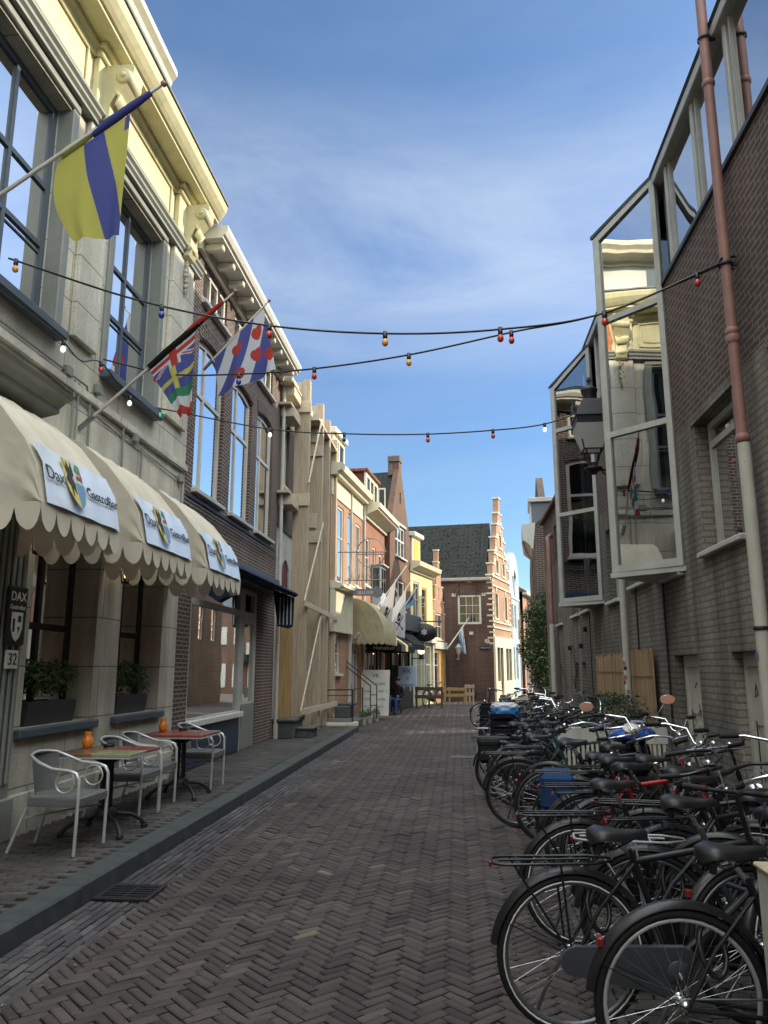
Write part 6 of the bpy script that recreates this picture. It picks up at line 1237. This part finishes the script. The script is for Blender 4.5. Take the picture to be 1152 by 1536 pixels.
def bicycle(label, x, y, head=0, lean=4, steer=25, kind='step', col='bk_black', fender='bk_black', rack=True, case=True, stripe=False, bar='swept', lamp=True, sz=1.0, saddle_h=.96, extra=None, rim='steel', rails=0):
    t = thing('bicycle', label, 'bicycle', (x, y, .003), 0, 'bicycles parked along the right wall', rot=(R(lean), 0, R(head))); t.scale = (sz,)*3
    I = Matrix.Identity(4); rh, bb, st, hb, ht = Vector((0, 0, .35)), Vector((.47, 0, .29)), Vector((.3, 0, .78)), Vector((.92, 0, .63)), Vector((.865, 0, .86)); fh = Vector((1.11, 0, .35))
    ax = (ht-hb).normalized(); SM = Matrix.Translation(hb) @ Matrix.Rotation(R(steer), 4, ax) @ Matrix.Translation(-hb)
    wheel(t, rh, I, stripe, rim); wheel(t, fh, SM, stripe, rim, front=True)
    m = MB(); m.tube([bb, st, st.lerp(Vector((.22, 0, saddle_h)), .25)], .016, 8); m.tube([hb, ht], .02, 8)
    if kind == 'diamond': m.tube([st.lerp(bb, .05), ht-ax*.02], .0165, 8); m.tube([bb, hb+ax*.02], .018, 8)
    elif kind == 'step': m.tube([bb, (.6, 0, .33), (.76, 0, .46), hb+ax*.03], .019, 8); m.tube([st.lerp(bb, .45), (.55, 0, .5), (.72, 0, .6), hb+ax*.12], .013, 8)
    else: m.tube([bb, (.6, 0, .31), (.78, 0, .48), hb+ax*.1], .026, 8)
    for s_ in (-1, 1): m.tube([rh+Vector((0, s_*.055, 0)), bb+Vector((-.05, s_*.03, 0))], .010, 6); m.tube([rh+Vector((0, s_*.055, 0)), (.12, s_*.05, .56), st+Vector((0, s_*.02, -.03))], .0085, 6)
    m.lathe([(0, -.04), (.024, -.04), (.024, .04), (0, .04)], bb, 10, 0, 'Y'); m.build('frame', col, t)
    m = MB()
    for s_ in (-1, 1): m.tube([hb+Vector((0, 0, -.01)), hb+Vector((.012, s_*.045, -.03)), hb.lerp(fh, .5)+Vector((.0, s_*.05, 0)), fh+Vector((0, s_*.052, 0))], .011, 6)
    m.xf(SM).build('fork', col, t)
    if fender:
        for c, M_, a0, a1 in ((rh, I, -12, 172), (fh, SM, 15, 178)):
            m = MB(); vs = []; n = 26; pr_ = ((-.03, -.012), (-.022, .008), (0, .014), (.022, .008), (.03, -.012))
            for i in range(n+1):
                a = R(a0+(a1-a0)*i/n)
                for yy, rr in pr_: vs.append((c[0]+(.374+rr)*math.cos(a), yy, c[2]+(.374+rr)*math.sin(a)))
            m.add(vs, [(i*5+j, i*5+j+1, i*5+6+j, i*5+5+j) for i in range(n) for j in range(4)], 0, True)
            for s_ in (-1, 1): a = R(a1-18); m.tube([(c[0], s_*.058, c[2]), (c[0]+.375*math.cos(a), s_*.03, c[2]+.375*math.sin(a))], .0028, 4)
            m.xf(M_).build('mudguard', fender, t)
    if case:
        m = MB(); P = [(.075*math.cos(R(a_)), .345+.065*math.sin(R(a_))) for a_ in range(95, 276, 20)]+[(bb.x+.115*math.cos(R(a_)), bb.z+.115*math.sin(R(a_))) for a_ in range(-80, 90, 17)]
        m.prism(P, -.082, -.052, 'Y'); m.lathe([(.0, -.088), (.05, -.088), (.055, -.083)], (bb.x, 0, bb.z), 16, 0, 'Y'); m.build('chain_case', 'bk_grey' if case == 'grey' else 'bk_black', t)
    else:
        m = MB(); m.lathe([(.085, -.055), (.095, -.055), (.095, -.05), (.085, -.05)], bb, 24, 0, 'Y'); m.lathe([(.03, -.045), (.035, -.045), (.035, -.04), (.03, -.04)], rh, 14, 0, 'Y'); m.tube([bb+Vector((0, -.052, .09)), rh+Vector((0, -.052, .035))], .005, 4); m.tube([bb+Vector((0, -.052, -.09)), rh+Vector((0, -.052, -.035))], .005, 4); m.build('chain', 'steel', t)
    m = MB(); q = random.Random(int(x*100+y*31)); pa = q.uniform(0, 6.28); d = Vector((math.cos(pa), 0, math.sin(pa)))*.165
    m.tube([bb+Vector((0, -.03, 0)), bb+Vector((0, -.095, 0)), bb+d+Vector((0, -.1, 0))], .009, 6); m.tube([bb+Vector((0, .03, 0)), bb+Vector((0, .095, 0)), bb-d+Vector((0, .1, 0))], .009, 6); m.build('crank', 'steel', t)
    for s_, dd in ((-1, d), (1, -d)):
        c = bb+dd+Vector((0, s_*.15, 0)); m = MB(); m.box(c.x-.045, c.x+.045, c.y-.045, c.y+.045, c.z-.012, c.z+.012, 0, .006); m.build('pedal', 'rubber', t)
    sp_ = Vector((.22, 0, saddle_h)); m = MB(); m.tube([st, sp_-Vector((0, 0, .05))], .0125, 8); m.build('seat_post', 'chrome', t)
    m = MB(); vs = []; prof = [(-.125, .045, -.014), (-.12, .07, .0), (-.08, .088, .014), (-.02, .078, .006), (.04, .045, .0), (.09, .027, .002), (.14, .018, .002), (.155, .008, -.008)]
    for (px, hw, pz) in prof:
        for k in range(9): a = k/8*PI; vs.append((sp_.x+px, hw*math.cos(a), sp_.z+pz-.04+.04*math.sin(a)**.5))
    m.add(vs, [(i*9+j, i*9+j+1, i*9+10+j, i*9+9+j) for i in range(7) for j in range(8)], 0, True); m.add(vs[:9], [tuple(range(9))]); 
    m.tube([(sp_.x-.1, -.05, sp_.z-.05), (sp_.x-.02, -.025, sp_.z-.085), (sp_.x+.1, 0, sp_.z-.04)], .004, 4); m.tube([(sp_.x-.1, .05, sp_.z-.05), (sp_.x-.02, .025, sp_.z-.085), (sp_.x+.1, 0, sp_.z-.04)], .004, 4)
    for s_ in (-1, 1): m.lathe([(.016, -.045), (.018, .0)], (sp_.x-.09, s_*.045, sp_.z-.045), 8)
    m.build('saddle', 'leather', t)
    top = ht+ax*.2; m = MB(); m.tube([ht, top], .0125, 8); m.tube([top, top+Vector((.05, 0, .005))], .014, 8)
    o = top+Vector((.05, 0, .005))
    if bar == 'flat': H = [(-.02, .31, .01), (-.005, .16, .0), (0, 0, 0)]
    elif bar == 'high': H = [(-.24, .31, .15), (-.08, .27, .15), (.0, .12, .12), (.01, .06, .02), (0, 0, 0)]
    else: H = [(-.30, .27, -.03), (-.16, .29, .0), (-.02, .24, .03), (.04, .12, .02), (0, 0, 0)]
    m.tube([o+Vector(h) for h in H]+[o+Vector((h[0], -h[1], h[2])) for h in H[-2::-1]], .011, 8); hb_o = m.xf(SM).build('handlebar', 'chrome' if bar == 'high' or int(y*10) % 3 == 0 else 'bk_black', t)
    for s_ in (-1, 1):
        g0 = Vector((H[0][0], s_*H[0][1], H[0][2])); g1 = Vector((H[1][0], s_*H[1][1], H[1][2])); dr = (g1-g0).normalized(); m = MB(); m.tube([o+g0-dr*.01, o+g0+dr*.12], .0165, 8); m.xf(SM).build('grip', 'rubber', hb_o)
        m = MB(); m.tube([o+g0+dr*.15, o+g0+dr*.13+Vector((.03, 0, -.02)), o+g0+dr*.03+Vector((.05, 0, -.03))], .005, 5); m.tube([o+g0+dr*.15, o+g0+dr*.2+Vector((.08, 0, .05)), ht+Vector((.06, s_*.03, .05)), hb+Vector((.05, s_*.02, 0))], .003, 4); m.xf(SM).build('brake_lever', 'steel', hb_o)
    m = MB(); c = o+Vector((-.03, -.08, .03)); m.lathe([(.022, 0), (.02, .014), (.01, .02), (0, .021)], c, 10); m.xf(SM).build('bell', 'chrome', hb_o)
    if lamp:
        c = hb+Vector((.1, 0, .12)); m = MB(); m.lathe([(0, -.06), (.022, -.055), (.038, -.02), (.04, .02), (.036, .025), (0, .03)], c, 12, 0, 'X'); m.tube([c, hb+Vector((.02, 0, .05))], .006, 5); m.xf(SM).build('headlight', 'chrome', t)
    if rack:
        m = MB(); z = .765; P = [(.2, .02, z+.0), (.1, .06, z), (-.32, .06, z), (-.37, .04, z), (-.37, -.04, z), (-.32, -.06, z), (.1, -.06, z), (.2, -.02, z)]; m.tube(P, .007, 6, closed=True)
        for xx in (-.25, -.12, .02): m.tube([(xx, -.06, z), (xx, .06, z)], .005, 5)
        m.tube([(.1, 0, z+.003), (-.34, 0, z+.003)], .006, 5)
        for s_ in (-1, 1): m.tube([(-.06, s_*.06, z), (-.02, s_*.06, .4)], .006, 5); m.tube([(-.28, s_*.06, z), (-.03, s_*.062, .38)], .006, 5)
        m.build('rear_rack', 'bk_silver' if rack == 'silver' else 'bk_black', t)
    m = MB(); m.box(*((-.388, -.374, -.02, .02, .74, .77) if rack else (-.335, -.31, -.02, .02, .56, .60)), 0, .006); m.build('tail_light', 'tail_red', t)
    m = MB(); m.tube([(-.02, .06, .33), (-.1, .14, .12), (-.13, .17, .01)], .009, 6); m.build('kickstand', 'steel', t)
    m = MB(); a = q.uniform(.3, .9); m.tube([(.13+.05*math.cos(k), .075*math.sin(k)*.6, .55+.09*math.sin(k)) for k in [i*PI/8 for i in range(16)]], .012, 6, closed=True); m.build('ring_lock', 'bk_black', t)
    if extra: extra(t)
    return t
def blue_bag(t):
    m = MB(); q = random.Random(3); bm = bmesh.new(); bmesh.ops.create_icosphere(bm, subdivisions=4, radius=1); 
    for v in bm.verts:
        n = v.co.copy(); k = 1+.07*math.sin(n.x*9+2)*math.cos(n.z*11)+.05*math.sin(n.y*17+n.z*7)+q.uniform(-.012, .012); v.co = Vector((math.copysign(abs(n.x)**.6, n.x)*.2*k-.05, math.copysign(abs(n.y)**.6, n.y)*.15*k, math.copysign(abs(n.z)**.6, n.z)*.11*k+.90))
    bm.verts.index_update(); m.add([v.co[:] for v in bm.verts], [[v.index for v in f.verts] for f in bm.faces], 0, True); bm.free()
    o = m.build('plastic_wrap', [M['bluebag'], M['whitebag']], None)
    for p in o.data.polygons: p.material_index = 1 if p.center.z > .945 else 0
    return o
M['bluebag'] = mat('blue_plastic', (.04, .2, .5), .3, .3, 12, .6, spec=.6, fine=25); M['whitebag'] = mat('grey_plastic', (.5, .53, .56), .3, .2, 12, .6, fine=25)
def crate(t):
    m = MB(); 
    for z in (.79, .9, 1.0): m.box(-.3, .02, -.16, -.15, z, z+.05); m.box(-.3, .02, .15, .16, z, z+.05); m.box(-.3, -.29, -.15, .15, z, z+.05); m.box(.01, .02, -.15, .15, z, z+.05)
    for xx in (-.3, .0):
        for yy in (-.16, .14): m.box(xx, xx+.02, yy, yy+.02, .78, 1.05)
    m.box(-.3, .02, -.16, .16, .775, .785); m.build('carrier_crate', 'bk_black', t)
def basket(t):
    m = MB()
    for z in range(8): m.tube([(1.12+sx*.15, sy*.17, .8+z*.03) for sx, sy in ((-1, -1), (1, -1), (1, 1), (-1, 1))], .004, 4, closed=True)
    for k in range(8):
        f = -1+2*k/7
        for P in (((1.12+f*.15, -.17), (1.12+f*.15, .17)), ((.97, f*.17), (1.27, f*.17))): m.tube([(P[0][0], P[0][1], 1.01), (P[0][0], P[0][1], .8), (P[1][0], P[1][1], .8), (P[1][0], P[1][1], 1.01)], .0035, 4)
    m.build('wire_basket', 'bk_black', t)
def pannier(mt):
    def f(t):
        for s_ in (-1, 1): m = MB(); m.box(-.3, .0, min(s_*.075, s_*.18), max(s_*.075, s_*.18), .46, .76, 0, .05); m.box(-.29, -.01, min(s_*.07, s_*.188), max(s_*.07, s_*.188), .67, .77, 0, .03); m.build('pannier_bag', mt, t)
    return f
M['bag_blue'] = cloth('blue_pannier', (.018, .05, .13), .02)
bicycle('nearest black roadster with white striped tyres, flat rear rack and grey chain case', .50, 4.02, 8, 5, 30, 'diamond', 'bk_black', case='grey', stripe=True, bar='flat', saddle_h=.90)
bicycle('black sporty bicycle in the lower right corner, bare grey rims and no rack', .86, 3.5, 6, 4, 20, 'diamond', 'bk_black', rack=False, case=False, bar='flat', saddle_h=.94, rim='alu', lamp=True, sz=1.0)
bicycle('grey framed bicycle with a silver tube rack, third from the camera', .98, 4.55, -4, 6, 35, 'step', 'bk_grey', rack='silver', case=True, bar='swept', saddle_h=.98)
bicycle('black city bicycle with red rear light and double mudguard stays, fourth from the camera', .72, 5.2, 6, 3, -25, 'step', 'bk_black', bar='swept', stripe=True)
bicycle('black roadster with a wide raised handlebar, behind the grey framed one', 1.28, 5.65, -8, 4, 28, 'diamond', 'bk_black', bar='high', saddle_h=1.0)
bicycle('red framed bicycle with black mudguards, nearest the blue scooter', .98, 6.45, 4, 5, 18, 'diamond', 'bk_red', bar='high', saddle_h=.98, rack=True)
bicycle('black bicycle loaded with a pair of blue panniers', 1.0, 7.2, -6, 4, 40, 'mono', 'bk_black', extra=pannier('bag_blue'), saddle_h=.93)
bicycle('black step through bicycle with a bare rear wheel and high chrome handlebar by the bench', .86, 7.95, 5, 3, 30, 'step', 'bk_black', None, bar='high', rack=False)
bicycle('black bicycle with wide black mudguards, standing in front of the slatted bench', .62, 8.75, -3, 6, 34, 'step', 'bk_black', bar='swept', stripe=False)
bicycle('dark green bicycle with a wide leather like saddle, just before the bench end', .85, 9.4, 8, 4, -15, 'diamond', 'bk_green', bar='swept')
bicycle('black bicycle with black panniers, just nearer than the one under the blue plastic wrap', .55, 10.6, -5, 4, 30, 'mono', 'bk_black', extra=pannier('darkcloth'))
kid = bicycle('black bicycle with its seat carrier crate under the blue plastic wrap', .72, 11.3, 3, 4, 20, 'step', 'bk_black', extra=crate)
wr = blue_bag(kid); wr.location = (.70, 11.3, .17); wr.name = 'plastic_wrap'; tag(wr, 'crumpled blue and grey plastic bag over a bicycle carrier', 'bag')
bicycle('pale teal bicycle with matching rear rack and mudguards', .62, 12.2, 4, 3, 25, 'step', 'bk_teal', 'bk_teal', rack='silver', bar='high', stripe=True)
far = [('silver grey bicycle directly beyond the pale teal one', .72, 13.0, 'bk_silver', 'step', 'high'), ('black bicycle with a black crate on its rack, beyond the silver grey one', .68, 13.8, 'bk_black', 'diamond', 'swept'), ('dark bicycle in front of the narrow wall openings, high chrome bars', .8, 14.6, 'bk_black', 'step', 'high'), ('dark grey bicycle, turned slightly along the street, with swept bars', .74, 15.5, 'bk_grey', 'diamond', 'swept'),
       ('black step through bicycle before the far red drainpipe, nearer one', .85, 16.3, 'bk_black', 'step', 'high'), ('blue framed bicycle among the far black ones', .8, 17.1, 'bk_blue', 'diamond', 'flat'), ('black bicycle with a front wire basket, before the shrub', .9, 18.0, 'bk_black', 'mono', 'swept'), ('dull silver bicycle level with the far drainpipe', .85, 19.0, 'bk_silver', 'step', 'high'), ('black bicycle just beyond the far drainpipe', .95, 20.0, 'bk_black', 'diamond', 'high'), ('black bicycle beside the foot of the shrub', 1.0, 21.2, 'bk_black', 'step', 'swept')]
for i, (lb, x, y, c, k, b) in enumerate(far):
    bicycle(lb, x, y, [6, -7, 10, -16, 4, -5, 12, 0, -9, 6][i], [4, 7, 3, 5, 6, 3, 5, 4, 6, 3][i], [30, -20, 25, 40, -30, 10, 20, 35, -25, 15][i], k, c, bar=b, extra={1: crate, 6: basket}.get(i), stripe=i % 3 == 0, rack=i in (1, 3, 6, 8))
bicycle('last bicycle of the row, turned round so its front wheel points into the street', 1.75, 22.6, 186, 4, 8, 'step', 'bk_black', bar='swept', extra=basket, rim='chrome')
bicycle('dark bicycle leaning by the barrier at the yellow house', -1.45, 35.4, 60, 4, 0, 'step', 'bk_black', bar='swept')
bicycle('black bicycle close against the painted wall, with swept handlebar beside the near door', 1.25, 5.0, 12, -5, 30, 'diamond', 'bk_black', bar='swept', saddle_h=1.0)
bicycle('black bicycle standing against the wall between the bench and the narrow openings', 1.75, 13.4, 70, -6, 10, 'step', 'bk_black', bar='high')

more = [('black bicycle jammed between the two nearest ones and the wall, saddle turned away', 1.42, 4.15, 10, -6, 'step', 'bk_black', 'flat'), ('dark grey bicycle with black swept bars near the lower door', 1.5, 4.9, -12, 5, 'diamond', 'bk_grey', 'swept'), ('black bicycle half hidden behind the raised handlebar one', 1.05, 6.0, 12, -4, 'step', 'bk_black', 'flat'),
        ('black bicycle wedged beside the red framed one', 1.35, 6.85, -10, 7, 'step', 'bk_black', 'swept'), ('second red framed bicycle, in front of the scooter seat', 1.2, 7.6, 14, 4, 'step', 'bk_red', 'high'), ('black bicycle leaning over towards the slatted bench', .95, 8.4, -14, 9, 'diamond', 'bk_black', 'swept'),
        ('black bicycle on the far side of the dark green one', .7, 10.0, 10, -5, 'step', 'bk_black', 'flat'), ('dull green step through bicycle before the blue plastic wrap', 1.0, 10.95, -12, 6, 'step', 'bk_green', 'high'), ('grey bicycle just behind the blue plastic wrap', 1.05, 11.8, 9, -4, 'diamond', 'bk_grey', 'swept')]
for lb, x, y, hd_, ln, k, c, b in more: bicycle(lb, x, y, hd_, ln, 25 if hd_ > 0 else -20, k, c, bar=b, case=x < 1.2, rack=hd_ > 11)
# scooter
t = thing('scooter', 'blue and black motor scooter with chrome handlebar, round speedometer and two mirrors', 'scooter', (1.68, 7.5, .003), 0, rot=(R(0), R(7), R(-80)))
# local: +x forward
t.rotation_euler = (R(-6), 0, R(78))
m = MB(); m.tube([(1.12+.205*math.cos(a*PI/12), 0, .24+.205*math.sin(a*PI/12)) for a in range(24)], .045, 8, closed=True); m.tube([(.0+.205*math.cos(a*PI/12), 0, .24+.205*math.sin(a*PI/12)) for a in range(24)], .045, 8, closed=True); m.build('tyre', 'rubber', t)
m = MB(); [m.lathe([(0, -.04), (.12, -.04), (.16, -.02), (.16, .02), (.12, .04), (0, .04)], (x_, 0, .24), 14, 0, 'Y') for x_ in (0, 1.12)]; m.build('wheel_disc', 'steel', t)
m = MB(); V = []
secs = [(-.28, .10, .52, .72), (-.1, .17, .34, .76), (.2, .19, .30, .74), (.36, .17, .28, .66), (.42, .16, .24, .32), (.78, .16, .22, .30), (.86, .2, .24, .6), (.95, .17, .34, .95), (1.0, .08, .5, .98)]
for (sx, w_, z0, z1) in secs:
    for k in range(10): a = 2*PI*k/10; V.append((sx, w_*math.copysign(abs(math.cos(a))**.6, math.cos(a)), (z0+z1)/2+(z1-z0)/2*math.copysign(abs(math.sin(a))**.6, math.sin(a))))
m.add(V, [(i*10+j, i*10+(j+1) % 10, i*10+10+(j+1) % 10, i*10+10+j) for i in range(8) for j in range(10)], 0, True); m.add(V[:10], [tuple(range(10))]); m.add(V[-10:], [tuple(range(10))[::-1]]); m.build('body', 'bk_black', t)
m = MB(); m.box(-.28, .42, -.13, .13, .74, .83, 0, .035); m.build('seat', 'leather', t)
M['scooter_blue'] = mat('scooter_blue', (.02, .1, .5), .22, .08, 5, coat=.6)
m = MB(); V = []
for (sx, w_, z0, z1) in [(.76, .08, .96, 1.02), (.82, .2, .92, 1.06), (.9, .24, .9, 1.07), (1.0, .2, .88, 1.04), (1.08, .1, .88, 1.0)]:
    for k in range(10): a = 2*PI*k/10; V.append((sx, w_*math.cos(a), (z0+z1)/2+(z1-z0)/2*math.sin(a)))
m.add(V, [(i*10+j, i*10+(j+1) % 10, i*10+10+(j+1) % 10, i*10+10+j) for i in range(4) for j in range(10)], 0, True); m.add(V[:10], [tuple(range(10))]); m.add(V[-10:], [tuple(range(10))[::-1]]); hd = m.build('handlebar_cowl', 'scooter_blue', t)
m = MB(); m.lathe([(.075, 0), (.08, .02), (.07, .03), (0, .03)], (0, 0, 0), 18); m.xf(Matrix.Translation((.8, 0, 1.05)) @ Matrix.Rotation(R(-35), 4, 'Y')); m.build('speedometer', 'white', hd)
m = MB(); m.tube([(.74, .38, 1.08), (.8, .2, 1.07), (.84, 0, 1.08), (.8, -.2, 1.07), (.74, -.38, 1.08)], .012, 8); m.build('handlebar', 'chrome', t)
for s_ in (-1, 1):
    m = MB(); m.tube([(.735, s_*.27, 1.08), (.72, s_*.41, 1.08)], .019, 8); m.build('grip', 'rubber', t)
    m = MB(); m.tube([(.78, s_*.24, 1.07), (.76, s_*.3, 1.2), (.75, s_*.36, 1.27)], .006, 6); mm = Matrix.Translation((.74, s_*.4, 1.31)) @ Matrix.Rotation(R(90), 4, 'Y') @ Matrix.Diagonal((.7, 1.1, 1, 1)); k_ = MB(); k_.lathe([(0, -.012), (.05, -.012), (.066, 0), (.07, .012)], n=16); k_.xf(mm); m.add(k_.v, k_.f, 0, True); mr = m.build('mirror', 'chrome', t); g_ = MB(); g_.lathe([(0, 0), (.064, 0)], n=16); g_.xf(mm @ Matrix.Translation((0, 0, -.016))); g_.build('mirror_glass', mat('mirror_silver', (.8, .82, .84), .02, 0, metal=1), mr)
m = MB(); m.box(-.34, -.28, -.06, .06, .6, .68, 0, .01); m.build('tail_light', 'tail_red', t)
# cream box and rack tubes at the lower right
t = thing('wooden_box', 'cream painted wooden box with a small red dot, cut off by the lower right corner', 'box', (1.33, 3.05, 0)); m = MB(); m.box(-.2, .3, -.25, .25, 0, .9, 0, .006); m.build('panel', 'offwhite', t); m = MB(); m.box(-.21, .31, -.26, .26, .902, .92, 0, .006); m.build('rim', 'wood_new', t)
m = MB(); m.lathe([(0, 0), (.02, 0), (.02, .004), (0, .004)], n=14); m.xf(Matrix.Translation((-.14, -.252, .74)) @ Matrix.Rotation(R(90), 4, 'X')); m.build('red_dot', 'tail_red', t)
